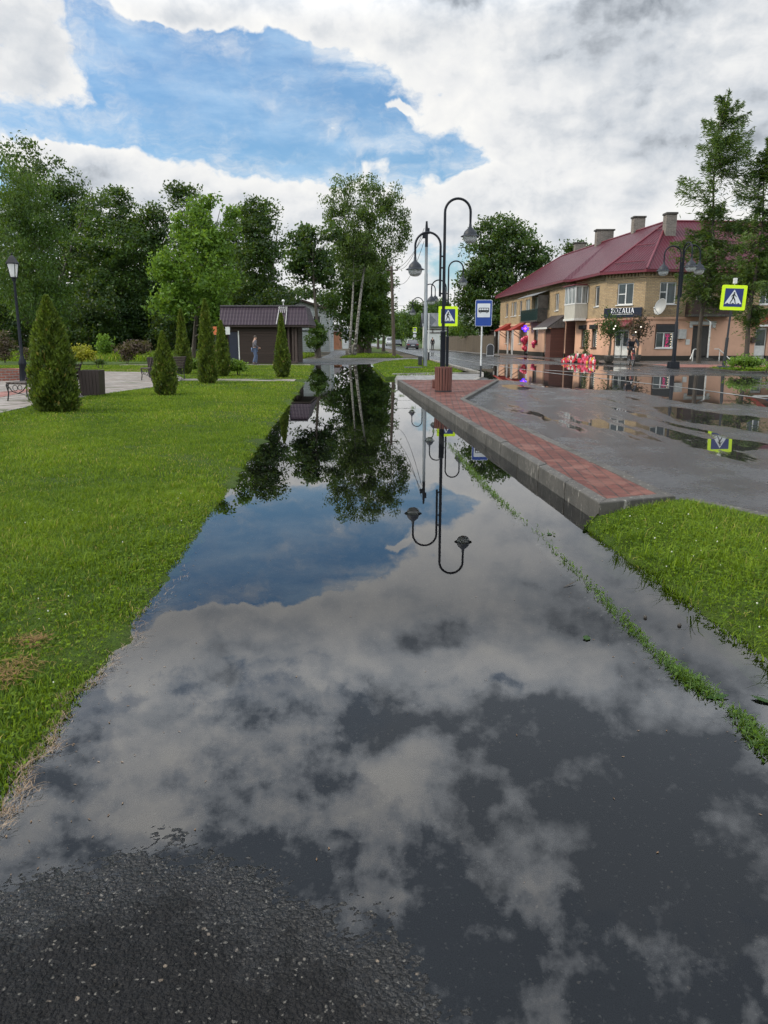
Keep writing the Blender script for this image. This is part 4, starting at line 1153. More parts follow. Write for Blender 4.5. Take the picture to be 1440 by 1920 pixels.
shrub('green_shrub', 'pale green small shrub at the foot of the dark wood', 197, 672, [(196, 642, 11, 9), (196, 655, 8, 9)], L_LIGHT, 26, .2, .4)
shrub('green_shrub', 'rounded weedy shrub at the left corner of the kiosk', 446, 704, [(446, 694, 13, 12), (436, 688, 9, 9)], L_SHRUB, 60, .13, .22)
shrub('green_shrub', 'low green shrub between the second bench and the kiosk', 378, 700, [(375, 690, 8, 8), (366, 686, 8, 10)], L_SHRUB, 36, .13, .22)
shrub('rose_bush', 'wide flowering bush at the foot of the right crossing sign', 1392, 695, [(1380, 686, 16, 10), (1402, 683, 18, 12), (1412, 689, 10, 7)], L_SHRUB, 80, .13, .28, z=.19)
shrub('rose_bush', 'second green bush cut by the right edge of the photo', 1438, 697, [(1434, 690, 10, 8), (1446, 689, 12, 9)], L_SHRUB, 50, .13, .28, z=.19)
# ---------------------------------------------------------------- buildings
def brick_mat(name, a, b, mortar, stain=(.10, .085, .07)):
    m, N = new_mat(name)
    uv = N('ShaderNodeUVMap')
    br = N('ShaderNodeTexBrick', {'Vector': uv, 'Color1': a, 'Color2': b, 'Mortar': mortar, 'Scale': 1.0, 'Mortar Size': .016, 'Mortar Smooth': .15, 'Bias': -.1, 'Brick Width': .27, 'Row Height': .095}, o=None)
    n1 = N.noise(uv, .9, 6.0, .65)
    n2 = N.noise(uv, 12.0, 4.0, .65)
    c = N.mix(N.mapr(n1, .45, .78, 0, .6), br.outputs[0], stain)
    c = N.mix(N.mapr(n2, .4, .7, 0, .5), c, N.mix(1.0, c, (.5, .47, .43), 'MULTIPLY'))
    bp = N('ShaderNodeBump', {'Strength': .8, 'Distance': .012, 'Height': N.math('SUBTRACT', 1.0, br.outputs[1])})
    finish(N, N('ShaderNodeBsdfPrincipled', {'Base Color': c, 'Roughness': .85, 'Normal': bp, 'Specular IOR Level': .25}))
    return m
def plaster_mat(name, a, stain=(.30, .20, .14)):
    m, N = new_mat(name)
    tc = N('ShaderNodeTexCoord', o=3)
    z = N('ShaderNodeSeparateXYZ', {0: tc}, o=2)
    n1 = N.noise(tc, .7, 6.0, .65)
    n2 = N.noise(N.vmath('MULTIPLY', tc, (1, 1, .2)), 3.0, 5.0, .65)
    n3 = N.noise(tc, 40.0, 4.0, .6)
    splash = N.mapr(N.math('ADD', z, N.math('MULTIPLY', n2, .9)), .35, 1.5, .75, 0)
    c = N.mix(N.mapr(n1, .40, .7, 0, .5), a, tuple(x * .76 for x in a))
    c = N.mix(splash, c, stain)
    c = N.mix(N.mapr(n2, .55, .72, 0, .45), c, stain)
    bp = N('ShaderNodeBump', {'Strength': .5, 'Distance': .006, 'Height': n3})
    finish(N, N('ShaderNodeBsdfPrincipled', {'Base Color': c, 'Roughness': .85, 'Normal': bp, 'Specular IOR Level': .25}))
    return m
def board_mat(name, a, h=.14, var=.35, vertical=False, rough=.6, dark=(.02, .015, .012)):
    m, N = new_mat(name)
    uv = N('ShaderNodeUVMap')
    s = N('ShaderNodeSeparateXYZ', {0: uv}, o=None)
    q = N.math('DIVIDE', s.outputs[0 if vertical else 1], h)
    fr = N.math('FRACT', q)
    idx = N.math('FLOOR', q)
    rnd = N('ShaderNodeTexWhiteNoise', {'W': idx}, noise_dimensions='1D')
    n1 = N.noise(N.vmath('MULTIPLY', uv, (12, 1.2, 1) if vertical else (1.2, 12, 1)), 2.0, 5.0, .65)
    c = N.mix(N.mapr(rnd, 0, 1, 0, .6, 'LINEAR'), a, tuple(x * (1 - var) for x in a))
    c = N.mix(N.mapr(n1, .35, .7, 0, .55), c, tuple(x * .6 for x in a))
    gap = N.mapr(N.math('ABSOLUTE', N.math('SUBTRACT', fr, .5)), .44, .49)
    c = N.mix(gap, c, dark)
    bp = N('ShaderNodeBump', {'Strength': .8, 'Distance': .015, 'Height': N.math('ADD', N.math('SUBTRACT', 1.0, gap), N.math('MULTIPLY', fr, .25))})
    finish(N, N('ShaderNodeBsdfPrincipled', {'Base Color': c, 'Roughness': rough, 'Normal': bp, 'Specular IOR Level': .3}))
    return m
def metal_roof_mat(name, a, pitch=.22, step=0.0, rough=.42):
    m, N = new_mat(name)
    uv = N('ShaderNodeUVMap')
    s = N('ShaderNodeSeparateXYZ', {0: uv}, o=None)
    wv = N.math('SINE', N.math('MULTIPLY', s.outputs[0], 6.2832 / pitch))
    h = N.math('POWER', N.math('ADD', N.math('MULTIPLY', wv, .5), .5), 3.0)
    n1 = N.noise(uv, .5, 5.0, .6)
    n2 = N.noise(N.vmath('MULTIPLY', uv, (5, .5, 1)), 1.5, 5.0, .65)
    c = N.mix(N.mapr(n1, .35, .7, 0, .6), a, tuple(x * .62 for x in a))
    c = N.mix(N.mapr(n2, .45, .75, 0, .4), c, tuple(x * .5 + .02 for x in a))
    c = N.mix(N.math('MULTIPLY', h, .35), c, tuple(min(1, x * 1.25 + .03) for x in a))
    if step:
        fr = N.math('FRACT', N.math('DIVIDE', s.outputs[1], step))
        h = N.math('ADD', h, N.math('MULTIPLY', N.math('SUBTRACT', 1.0, fr), 1.2))
        c = N.mix(N.mapr(fr, .88, .97), c, tuple(x * .3 for x in a))
    bp = N('ShaderNodeBump', {'Strength': .7, 'Distance': .03, 'Height': h})
    finish(N, N('ShaderNodeBsdfPrincipled', {'Base Color': c, 'Roughness': rough, 'Normal': bp, 'Specular IOR Level': .14}))
    return m
def glass_mat(name, a, rough=.03):
    m, N = new_mat(name)
    tc = N('ShaderNodeTexCoord', o=3)
    n = N.noise(N.vmath('MULTIPLY', tc, (6, 6, .5)), 1.2, 4.0, .6)
    c = N.mix(N.mapr(n, .4, .62), tuple(x * .4 for x in a), a)
    finish(N, N('ShaderNodeBsdfPrincipled', {'Base Color': c, 'Roughness': .3, 'Coat Weight': 1.0, 'Coat Roughness': rough, 'Coat IOR': 1.55}))
    return m
YBRICK = brick_mat('yellow_brick', (.50, .365, .205), (.40, .28, .15), (.27, .23, .18))
GBRICK = brick_mat('grey_brick', (.22, .19, .165), (.15, .13, .115), (.24, .225, .20), (.09, .08, .075))
OBRICK = brick_mat('orange_brick', (.46, .17, .075), (.38, .13, .06), (.30, .22, .17))
PEACH = plaster_mat('peach_plaster', (.63, .38, .265), (.40, .25, .18))
PLINTH = plaster_mat('dark_plinth', (.045, .04, .036), (.03, .03, .025))
BROWNB = board_mat('red_brown_boards', (.135, .055, .042), .13)
KIOSKB = board_mat('dark_brown_boards', (.050, .033, .026), .16)
SIDING = board_mat('white_siding', (.56, .60, .60), .24, var=.12, rough=.5, dark=(.25, .27, .27))
PANELV = board_mat('cream_panels', (.53, .51, .45), .11, var=.08, vertical=True, rough=.45, dark=(.25, .24, .2))
FENCEB = board_mat('old_planks', (.14, .115, .085), .13, var=.55, vertical=True, rough=.9)
ROOFM = metal_roof_mat('maroon_metal_roof', (.068, .010, .019))
ROOFK = metal_roof_mat('violet_brown_metal_tile', (.040, .028, .038), .20, .35)
ROOFT = metal_roof_mat('red_metal_tile', (.30, .040, .030), .18, .30)
ROOFG = metal_roof_mat('grey_sheet_roof', (.10, .105, .115), .9)
ROOFD = metal_roof_mat('dark_sheet_roof', (.055, .045, .045), .25)
GLASS = glass_mat('window_glass', (.035, .042, .048))
CURTAIN = glass_mat('curtained_glass', (.30, .33, .34), .05)
UPVC = M('white_frame', (.70, .70, .69), .4, var=.12, scale=4)
BROWNF = M('brown_frame', (.055, .032, .025), .55)
DARKM = M('dark_metal', (.022, .024, .028), .42, var=.35, scale=5)
GREYM = M('grey_metal', (.26, .27, .28), .4, .3, var=.3, scale=4)
WHITEP = M('white_paint', (.66, .66, .63), .5, var=.18, scale=5)
MAROON = M('maroon_trim', (.15, .022, .035), .4)
DARKDOOR = M('dark_door', (.030, .026, .022), .55, var=.4)

class Fac:
    """vertical plane p0->p1 whose outside is on the right-hand side of that direction"""
    def __init__(s, p0, p1):
        s.a, s.b = Vector((*p0, 0)), Vector((*p1, 0))
        s.L = (s.b - s.a).length
        s.d = (s.b - s.a) / s.L
        s.n = Vector((s.d.y, -s.d.x, 0))
    def px(s, x, y):
        r = ray(x, y)
        t = (s.a - Vector((0, 0, EYE))).dot(s.n) / r.dot(s.n)
        p = Vector((0, 0, EYE)) + r * t
        return (p - s.a).dot(s.d), p.z
    def rect(s, x0, y0, x1, y1):
        (u0, z1), (u1, z1b), (u0b, z0), (u1b, z0b) = s.px(x0, y0), s.px(x1, y0), s.px(x0, y1), s.px(x1, y1)
        return ((u0 + u0b) / 2, (u1 + u1b) / 2, (z0 + z0b) / 2, (z1 + z1b) / 2)
    def pt(s, u, z, out=0.0):
        return s.a + s.d * u + s.n * out + Vector((0, 0, z))

def wall_panel(name, f, z0, z1, holes, m, parent, u0=0.0, u1=None, out=0.0, depth=.16):
    u1 = f.L if u1 is None else u1
    us = sorted({u0, u1, *[min(u1, max(u0, h[k])) for h in holes for k in (0, 1)]})
    zs = sorted({z0, z1, *[min(z1, max(z0, h[k])) for h in holes for k in (2, 3)]})
    mb = MB(); mb.uv = []
    def quad(a, b, c, d):
        mb.add([f.pt(*q) for q in (a, b, c, d)], [(0, 1, 2, 3)])
        mb.uv.extend([(q[0] + q[2], q[1]) for q in (a, b, c, d)])
    for i in range(len(us) - 1):
        for j in range(len(zs) - 1):
            cu, cz = (us[i] + us[i + 1]) / 2, (zs[j] + zs[j + 1]) / 2
            if any(h[0] < cu < h[1] and h[2] < cz < h[3] for h in holes):
                continue
            quad((us[i], zs[j], out), (us[i + 1], zs[j], out), (us[i + 1], zs[j + 1], out), (us[i], zs[j + 1], out))
    for h in holes:
        a, b, c, d = max(u0, h[0]), min(u1, h[1]), max(z0, h[2]), min(z1, h[3])
        if b - a < .01 or d - c < .01: continue
        quad((a, c, out), (a, c, out - depth), (a, d, out - depth), (a, d, out))
        quad((b, c, out), (b, d, out), (b, d, out - depth), (b, c, out - depth))
        quad((a, d, out), (a, d, out - depth), (b, d, out - depth), (b, d, out))
        quad((a, c, out), (b, c, out), (b, c, out - depth), (a, c, out - depth))
    return mb.build(name, m, parent, fix=False)

def fbox(mb, f, u0, u1, z0, z1, o0, o1):
    v = [f.pt(u, z, o) for o in (o0, o1) for u, z in ((u0, z0), (u1, z0), (u1, z1), (u0, z1))]
    if mb.uv is not None:
        mb.uv.extend([(u + o, z) for o in (o0, o1) for u, z in ((u0, z0), (u1, z0), (u1, z1), (u0, z1))])
    return mb.add(v, [(0, 1, 2, 3), (7, 6, 5, 4), (0, 4, 5, 1), (1, 5, 6, 2), (2, 6, 7, 3), (3, 7, 4, 0)])

def window(f, r, parent, fm=UPVC, gm=GLASS, mull=(.5,), trans=None, sill=True, w=.075, out=0.0, name='window'):
    u0, u1, z0, z1 = r
    mb = MB()
    o0, o1 = out - .15, out - .075
    fbox(mb, f, u0, u0 + w, z0, z1, o0, o1); fbox(mb, f, u1 - w, u1, z0, z1, o0, o1)
    fbox(mb, f, u0 + w, u1 - w, z0, z0 + w, o0, o1); fbox(mb, f, u0 + w, u1 - w, z1 - w, z1, o0, o1)
    for k in mull:
        c = u0 + (u1 - u0) * k
        fbox(mb, f, c - w * .55, c + w * .55, z0 + w, z1 - w, o0, o1)
    if trans:
        ua, ub, k = trans
        c = z0 + (z1 - z0) * k
        fbox(mb, f, u0 + (u1 - u0) * ua + w, u0 + (u1 - u0) * ub - w * .6, c - w * .4, c + w * .4, o0, o1 - .01)
    wn = mb.build(name, fm, parent)
    mb = MB(); fbox(mb, f, u0 + w * .5, u1 - w * .5, z0 + w * .5, z1 - w * .5, out - .125, out - .110)
    mb.build('pane', gm, wn)
    if sill:
        mb = MB(); fbox(mb, f, u0 - .06, u1 + .06, z0 - .06, z0 - .002, out - .07, out + .07)
        mb.build('sill', UPVC if fm is UPVC else fm, wn)
    return wn

def roof_face(mb, pts, eave):
    """pts polygon; uv u along the eave, v up the slope"""
    pts = [Vector(p) for p in pts]
    e = (Vector(eave[1]) - Vector(eave[0])).normalized()
    n = (pts[1] - pts[0]).cross(pts[2] - pts[0]).normalized()
    up = n.cross(e)
    i = len(mb.v)
    mb.add(pts, [tuple(range(len(pts)))])
    mb.uv.extend([((p - pts[0]).dot(e), abs((p - pts[0]).dot(up))) for p in pts])

# ---- corner building: long wing W, recessed wing A, chamfer C, side-street wing B
EAVE, FLOOR2 = 6.20, 3.05
W0, W1, A0, C0, C1 = (13.07, 89.3), (14.80, 64.3), (15.37, 63.5), (15.90, 57.4), (17.97, 54.9)
B1 = (42.0, 56.55)
fW, fA, fC, fB = Fac(W0, W1), Fac(A0, C0), Fac(C0, C1), Fac(C1, B1)
fS = Fac(W1, (15.62, 64.3))                      # short end wall of the long wing, facing the viewer
fE = Fac((24.0, 90.1), W0)                       # far end
bld = empty('corner_building', (18.5, 60, .1), 0, 'two storey corner building of yellow brick over peach plaster with a maroon metal roof', 'building')
bld_inv = Vector((18.5, 60, .1))
class Kid:                                        # parts are authored in world space, then parented in place
    def __enter__(s):
        s.before = set(bpy.data.objects); return s
    def __exit__(s, *a):
        for o in set(bpy.data.objects) - s.before:
            if o.parent is not None and o.parent.type == 'EMPTY' and o.type == 'MESH':
                o.data.transform(Matrix.Translation(-o.parent.location))
            elif o.parent is not None and o.type == 'MESH':
                r = o
                while r.parent: r = r.parent
                o.data.transform(Matrix.Translation(-r.location))
zp = lambda x, y: (930 + x / 4.8, 380 + y / 4.8)
zq = lambda x, y: (1180 + x / 5.538, 380 + y / 5.538)
zb = lambda x, y: (930 + x / 8, 550 + y / 8)
def R(f, zf, x0, y0, x1, y1):
    return f.rect(*zf(x0, y0), *zf(x1, y1))
with Kid():
    # openings read off the facades
    wU = [R(fW, zp, 90, 905, 108, 1040), R(fW, zp, 138, 900, 150, 1035), R(fW, zp, 157, 897, 184, 1035), R(fW, zp, 214, 880, 234, 1025), R(fW, zp, 266, 868, 306, 1012), R(fW, zp, 535, 800, 566, 975)]
    wU = [(a, b, 3.95, 5.35) for a, b, c, d in wU]
    bal = R(fW, zp, 345, 860, 392, 1000); bald = (bal[0], bal[1], 3.3, 5.4)
    wL = [R(fW, zb, 140, 600, 165, 800), R(fW, zb, 340, 600, 368, 820), R(fW, zb, 565, 570, 625, 820)]
    wL = [(a, b, 1.15, 2.6) for a, b, c, d in wL]
    dL = [R(fW, zb, 210, 590, 262, 930), R(fW, zb, 438, 570, 485, 930), R(fW, zb, 720, 570, 768, 940)]
    dL = [(a, b, .25, 2.5) for a, b, c, d in dL]
    wall_panel('brick_wall', fW, FLOOR2, EAVE, wU + [bald], YBRICK, bld)
    wall_panel('plaster_wall', fW, .45, FLOOR2, wL + dL, PEACH, bld)
    for i, r in enumerate(wU):
        window(fW, r, bld, mull=() if i in (0, 1, 3) else (.5,), gm=CURTAIN if i in (1, 4) else GLASS)
    window(fW, bald, bld, gm=CURTAIN)
    for i, r in enumerate(wL):
        window(fW, r, bld, mull=(), fm=UPVC if i < 2 else BROWNF)
    def door(f, r, m, light=None, split=True, name='door', out=0.0):
        u0, u1, z0, z1 = r
        mb = MB()
        mid = (u0 + u1) / 2
        for a, b in (((u0, mid - .01), (mid + .01, u1)) if split else ((u0, u1),)):
            fbox(mb, f, a + .02, b - .02, z0, z1 - .03, out - .14, out - .09)
            fbox(mb, f, a + .10, b - .10, z0 + .12, z0 + (z1 - z0) * .38, out - .09, out - .075)
        d = mb.build(name, m, bld)
        mb = MB(); mb.ball(tuple(f.pt(mid + .06, z0 + 1.0, out - .06)), .03, 6, 5); mb.build('handle', GREYM, d)
        if light:
            mb = MB()
            for a, b in (((u0, mid - .01), (mid + .01, u1)) if split else ((u0, u1),)):
                fbox(mb, f, a + .11, b - .11, z0 + (z1 - z0) * .42, z1 - .16, out - .09, out - .072)
            mb.build('pane', light, d)
        return d
    door(fW, dL[0], WHITEP); door(fW, dL[1], WHITEP); door(fW, dL[2], WHITEP, GLASS)
    # short end wall (boards below, brick above)
    wall_panel('brick_wall', fS, FLOOR2, EAVE, [], YBRICK, bld)
    wall_panel('board_wall', fS, .1, FLOOR2, [], BROWNB, bld)
    # wing A
    aU = [R(fA, zp, 893, 735, 930, 930)]; aU = [(a, b, 3.95, 5.40) for a, b, c, d in aU]
    aL = [R(fA, zp, 766, 1105, 806, 1310), R(fA, zp, 862, 1100, 908, 1312)]; aL = [(a, b, .95, 2.35) for a, b, c, d in aL]
    wall_panel('brick_wall', fA, FLOOR2, EAVE, aU, YBRICK, bld)
    wall_panel('plaster_wall', fA, .45, FLOOR2, aL, PEACH, bld)
    for r in aU: window(fA, r, bld, mull=())
    for r in aL:
        window(fA, r, bld, mull=(.35,), fm=BROWNF, gm=CURTAIN)
        mb = MB(); fbox(mb, fA, r[0] - .12, r[1] + .12, r[3] - .02, r[3] + .30, .003, .22); mb.build('shutter_box', DARKM, bld, bevel=.04)
    # chamfer
    cU = [(lambda q: (q[0], q[1], 3.95, 5.42))(R(fC, zp, 1092, 705, 1236, 920))]
    cD = (lambda q: (q[0], q[1], .28, 2.28))(R(fC, zp, 1060, 1160, 1190, 1400))
    wall_panel('brick_wall', fC, FLOOR2, EAVE, cU, YBRICK, bld)
    wall_panel('plaster_wall', fC, .45, FLOOR2, [cD], PEACH, bld)
    window(fC, cU[0], bld, trans=(0, .5, .5))
    door(fC, cD, WHITEP, GLASS)
    # side street wing
    bU = [R(fB, zq, 318, 795, 488, 1035), R(fB, zq, 695, 890, 850, 1160), R(fB, zq, 1365, 770, 1500, 1020)]
    bU = [(bU[0][0], bU[0][1], 3.95, 5.42), (bU[1][0], bU[1][1], 3.25, 5.35), (bU[2][0], bU[2][1], 3.95, 5.42)]
    bU += [(bU[2][0] + 3.2 * k, bU[2][1] + 3.2 * k, 3.95, 5.42) for k in (1, 2)]
    bL = [R(fB, zq, 278, 1235, 478, 1515)]; bL = [(bL[0][0], bL[0][1], .98, 2.55)]
    bD = [R(fB, zq, 650, 1250, 830, 1610), R(fB, zq, 1300, 1315, 1420, 1640)]; bD = [(bD[0][0], bD[0][1], .3, 2.5), (bD[1][0], bD[1][1], .25, 2.4)]
    wall_panel('brick_wall', fB, FLOOR2, EAVE, bU, YBRICK, bld)
    wall_panel('plaster_wall', fB, .45, FLOOR2, bL + bD, PEACH, bld)
    window(fB, bU[0], bld, trans=(0, .45, .55), mull=(.45,))
    window(fB, bU[1], bld, mull=(.5,), fm=UPVC)
    for r in bU[2:]: window(fB, r, bld, trans=(0, 1, .8))
    # shop window with shutter box and pink lettering
    r = bL[0]
    sw = window(fB, (r[0], r[1], r[2], r[3] - .48), bld, mull=(.42, .88))
    mb = MB(); fbox(mb, fB, r[0], r[1], r[3] - .46, r[3], -.14, .06); mb.build('shutter_box', DARKM, bld, bevel=.02)
    mb = MB()
    fbox(mb, fB, r[0] - .07, r[0], r[2] - .08, r[3] + .07, .003, .05); fbox(mb, fB, r[1], r[1] + .07, r[2] - .08, r[3] + .07, .003, .05)
    fbox(mb, fB, r[0], r[1], r[3], r[3] + .07, .003, .05)
    mb.build('window_surround', BROWNF, bld)
    PINK = emit_mat('pink_letter', (.85, .02, .22), .35)
    for k, ch in enumerate('ШАРЫ'):
        mb = MB()
        text_into(mb, ch, .30, fB.pt(r[0] + (r[1] - r[0]) * .62, r[3] - .72 - .245 * k, -.103), fB.d, (0, 0, 1), 0.0, 1.1)
        mb.build('letter', PINK, sw, fix=False)
    BULB = emit_mat('string_bulb', (1.0, .80, .55), .9)
    mb = MB()
    for k in range(6):
        mb.ball(tuple(fB.pt(r[0] + (r[1] - r[0]) * (.80 + .03 * (k % 2)), r[3] - .62 - .17 * k, -.09)), .035, 6, 4)
    mb.build('light_string', BULB, sw)
    for rr in aL:
        mb = MB()
        for k in range(9):
            mb.ball(tuple(fA.pt(rr[0] + (rr[1] - rr[0]) * (.70 + .05 * (k % 2)), rr[2] + .1 + .15 * k, -.09)), .028, 6, 4)
        mb.build('light_string', BULB, bld)
    door(fB, bD[0], DARKDOOR)
    door(fB, bD[1], WHITEP, GLASS, split=False)
    # back walls so the block is closed
    fR = Fac(B1, (B1[0] - .7, B1[1] + 11)); fK = Fac((41.3, 67.5), (24.9, 66.4)); fK2 = Fac((24.9, 66.4), (24.0, 90.1))
    for f in (fE, fR, fK, fK2):
        wall_panel('rear_wall', f, .1, EAVE, [], YBRICK, bld)
    # plinths, string courses, dentils, cornice
    for f in (fW, fA, fC, fB):
        holes = {id(fW): dL, id(fA): [], id(fC): [cD], id(fB): bD}[id(f)]
        wall_panel('plinth', f, -.1, .45, [(h[0], h[1], -.2, .46) for h in holes], PLINTH, bld, out=.05, depth=.2)
        mb = MB(); fbox(mb, f, 0, f.L, FLOOR2 - .10, FLOOR2 + .04, .003, .09); fbox(mb, f, 0, f.L, FLOOR2 - .16, FLOOR2 - .102, .003, .05)
        mb.build('string_course', PEACH, bld)
        mb = MB(); mb.uv = []
        fbox(mb, f, 0, f.L, EAVE - .16, EAVE + .02, .003, .20); fbox(mb, f, 0, f.L, EAVE - .46, EAVE - .38, .003, .08)
        k = int(f.L / .25)
        for i in range(k):
            fbox(mb, f, (i + .2) * f.L / k, (i + .75) * f.L / k, EAVE - .378, EAVE - .162, .003, .13)
        mb.build('cornice', YBRICK, bld)
    mb = MB(); mb.uv = []; fbox(mb, fS, 0, fS.L, EAVE - .2, EAVE, .003, .1); mb.build('cornice', YBRICK, bld)
    mb = MB(); fbox(mb, fC, cD[0] - .35, cD[1] + .35, -.1, .16, .06, 1.1); fbox(mb, fC, cD[0] - .15, cD[1] + .15, .16, .27, .06, .7); mb.build('door_step', CONCRETE, bld)
    mb = MB(); fbox(mb, fB, bD[0][0] - .3, bD[0][1] + .3, -.1, .18, .06, 1.0); fbox(mb, fB, bD[0][0] - .1, bD[0][1] + .1, .18, .29, .06, .6); mb.build('door_step', CONCRETE, bld)
    mb = MB(); fbox(mb, fB, bD[1][0] - .3, bD[1][1] + .3, -.1, .22, .06, 1.0); mb.build('door_step', OBRICK if False else CONCRETE, bld)
    # roof
    ov = .50
    def eave(f, u, o=ov, z=EAVE + .03):
        p = f.pt(u, z, o); return p
    RZ = 10.15
    RP = Vector((21.1, 60.6, RZ))
    RF = Vector((18.75, 85.3, RZ)); RM = Vector((20.0, 71.5, RZ)); RB = Vector((42.8, 62.1, RZ))
    eW0, eW1 = eave(fW, -.5), eave(fW, fW.L + .35)
    eA0, eA1 = eave(fA, -.3), eave(fA, fA.L + .2)
    eC1 = eave(fC, fC.L + .15)
    eB1 = eave(fB, fB.L + .5)
    mb = MB(); mb.uv = []
    eA1m = (eA1 + eave(fC, -.2)) / 2
    eC1m = (eC1 + eave(fB, -.1)) / 2
    roof_face(mb, [eW0, eW1, RM, RF], (eW0, eW1))
    roof_face(mb, [eW1, eA0, RM], (eW1, eA0))
    roof_face(mb, [eA0, eA1m, RP, RM], (eA0, eA1m))
    roof_face(mb, [eA1m, eC1m, RP], (eA1m, eC1m))
    roof_face(mb, [eC1m, eB1, RB, RP], (eC1m, eB1))
    far = Vector((24.6, 90.7, EAVE + .03))
    roof_face(mb, [far, eW0, RF], (far, eW0))
    i1, i2 = Vector((25.5, 65.9, EAVE + .03)), Vector((43.5, 67.9, EAVE + .03))
    roof_face(mb, [i1, far, RF, RM], (i1, far)); roof_face(mb, [i1, RM, RP], (i1, RM)); roof_face(mb, [i2, i1, RP, RB], (i2, i1)); roof_face(mb, [eB1, i2, RB], (eB1, i2))
    rf = mb.build('roof', ROOFM, bld, fix=False)
    mb = MB()
    for a, b in ((RF, RM), (RM, RP), (RP, RB), (eA1m, RP), (eC1m, RP), (eW0, RF)):
        mb.tube([a + Vector((0, 0, .03)), b + Vector((0, 0, .03))], .075, 6)
    mb.build('ridge_cap', MAROON, rf)
    mb = MB()
    ring = [eW0, eW1, eA0, eA1m, eC1m, eB1]
    for a, b in zip(ring[:-1], ring[1:]):
        mb.beam(a - Vector((0, 0, .10)), b - Vector((0, 0, .10)), .05, .17)
    mb.build('fascia', MAROON, rf)
    for t, (a, b, c) in ((.14, (eA1m, eC1m, RP)), (.48, (eA1m, eC1m, RP)), (.80, (eA1m, eC1m, RP))):
        p, q = a.lerp(c, t), b.lerp(c, t)
        k = .12
        mb = MB(); mb.tube([p.lerp(q, k) + Vector((-.03, -.05, .10)), p.lerp(q, 1 - k) + Vector((-.03, -.05, .10))], .035, 5)
        mb.build('snow_guard', MAROON, rf)
    sof = [(f.pt(0, EAVE + .018, 0), f.pt(f.L, EAVE + .018, 0), f.pt(f.L, EAVE + .018, ov), f.pt(0, EAVE + .018, ov)) for f in (fW, fA, fC, fB)]
    mb = MB()
    for q in sof: mb.add(q, [(0, 1, 2, 3)])
    mb.build('soffit', BROWNF, rf, fix=False)
    # chimneys
    for (px0, py0, px1, py1, Y) in ((1076.5, 457, 1095.5, 500, 83), (1116.5, 433, 1148, 470, 74), (1186, 409, 1206.5, 440, 66.5), (1246.5, 402.5, 1263.5, 452, 59.0)):
        a, b = P(px0, py0, Y), P(px1, py1, Y)
        w_ = b.x - a.x; cx = (a.x + b.x) / 2; zc = (a.z + b.z) / 2
        mb = MB(); mb.uv = []
        mb.box((cx, Y, zc - .5), (w_ * .92, .75, a.z - b.z + 1.0))
        mb.uv.extend([(v[0] * .7 + v[1] * .7, v[2]) for v in mb.v])
        ch = mb.build('chimney', GBRICK, rf)
        mb = MB(); mb.box((cx, Y, a.z + .05), (w_ * 1.06, .9, .14)); mb.build('chimney_cap', CONCRETE, ch, bevel=.02)
    # glazed balcony on wing A
    y0u, y1u = .05, 2.6
    mb = MB(); mb.uv = []
    fbox(mb, fA, y0u, y1u, FLOOR2 + .10, FLOOR2 + 1.15, .003, 1.0)
    gb = mb.build('glazed_balcony', PANELV, bld)
    mb = MB(); fbox(mb, fA, y0u - .06, y1u + .06, FLOOR2 - .06, FLOOR2 + .10, .095, 1.06); mb.build('balcony_slab', WHITEP, gb)
    mb = MB(); zt = FLOOR2 + 1.15; zz = EAVE - .62
    fbox(mb, fA, y0u - .03, y1u + .03, zt, zt + .09, .09, 1.03); fbox(mb, fA, y0u - .03, y1u + .03, zz - .09, zz, .09, 1.03)
    for u in (y0u, y0u + .85, y0u + 1.7, y1u - .08): fbox(mb, fA, u, u + .08, zt + .09, zz - .09, .93, 1.01)
    for o in (.003, .47): fbox(mb, fA, y1u - .08, y1u, zt + .09, zz - .09, o, o + .07)
    mb.build('balcony_frame', UPVC, gb)
    mb = MB(); fbox(mb, fA, y0u + .05, y1u - .04, zt + .08, zz - .08, .12, .97); mb.build('pane', CURTAIN, gb)
    mb = MB(); fbox(mb, fA, y0u - .1, y1u + .15, zz + .002, zz + .08, .14, 1.2); mb.build('balcony_roof', MAROON, gb)
    # open iron balcony with tin canopy on the long wing
    bu0, bu1 = R(fW, zb, 528, 300, 680, 430)[0], R(fW, zb, 528, 300, 790, 430)[1]
    mb = MB(); fbox(mb, fW, bu0, bu1, 3.12, 3.24, .1, 1.05); ib = mb.build('iron_balcony', CONCRETE, bld)
    mb = MB()
    GREENM = M('green_iron', (.020, .05, .045), .5)
    fbox(mb, fW, bu0, bu1, 4.16, 4.22, 1.0, 1.05); fbox(mb, fW, bu0, bu0 + .05, 4.16, 4.22, .1, 1.0); fbox(mb, fW, bu1 - .05, bu1, 4.16, 4.22, .1, 1.0)
    k = int((bu1 - bu0) / .16)
    for i in range(k + 1):
        u = bu0 + (bu1 - bu0 - .03) * i / k
        fbox(mb, fW, u, u + .03, 3.24, 4.16, 1.01, 1.04)
    for i in range(6): fbox(mb, fW, bu1 - .03, bu1, 3.24, 4.16, .15 + i * .15, .18 + i * .15); fbox(mb, fW, bu0, bu0 + .03, 3.24, 4.16, .15 + i * .15, .18 + i * .15)
    mb.build('railing', GREENM, ib)
    mb = MB(); fbox(mb, fW, bu0 + .2, bu1 - .35, 3.26, 4.0, .97, .99); mb.build('balcony_sheet', M('dark_green_sheet', (.02, .055, .05), .5), ib)
    mb = MB()
    a, b = fW.pt(bu0 - .1, 5.75, .01), fW.pt(bu1 + .1, 5.75, .01); c, d = fW.pt(bu1 + .1, 5.30, 1.35), fW.pt(bu0 - .1, 5.30, 1.35)
    dz = Vector((0, 0, .04))
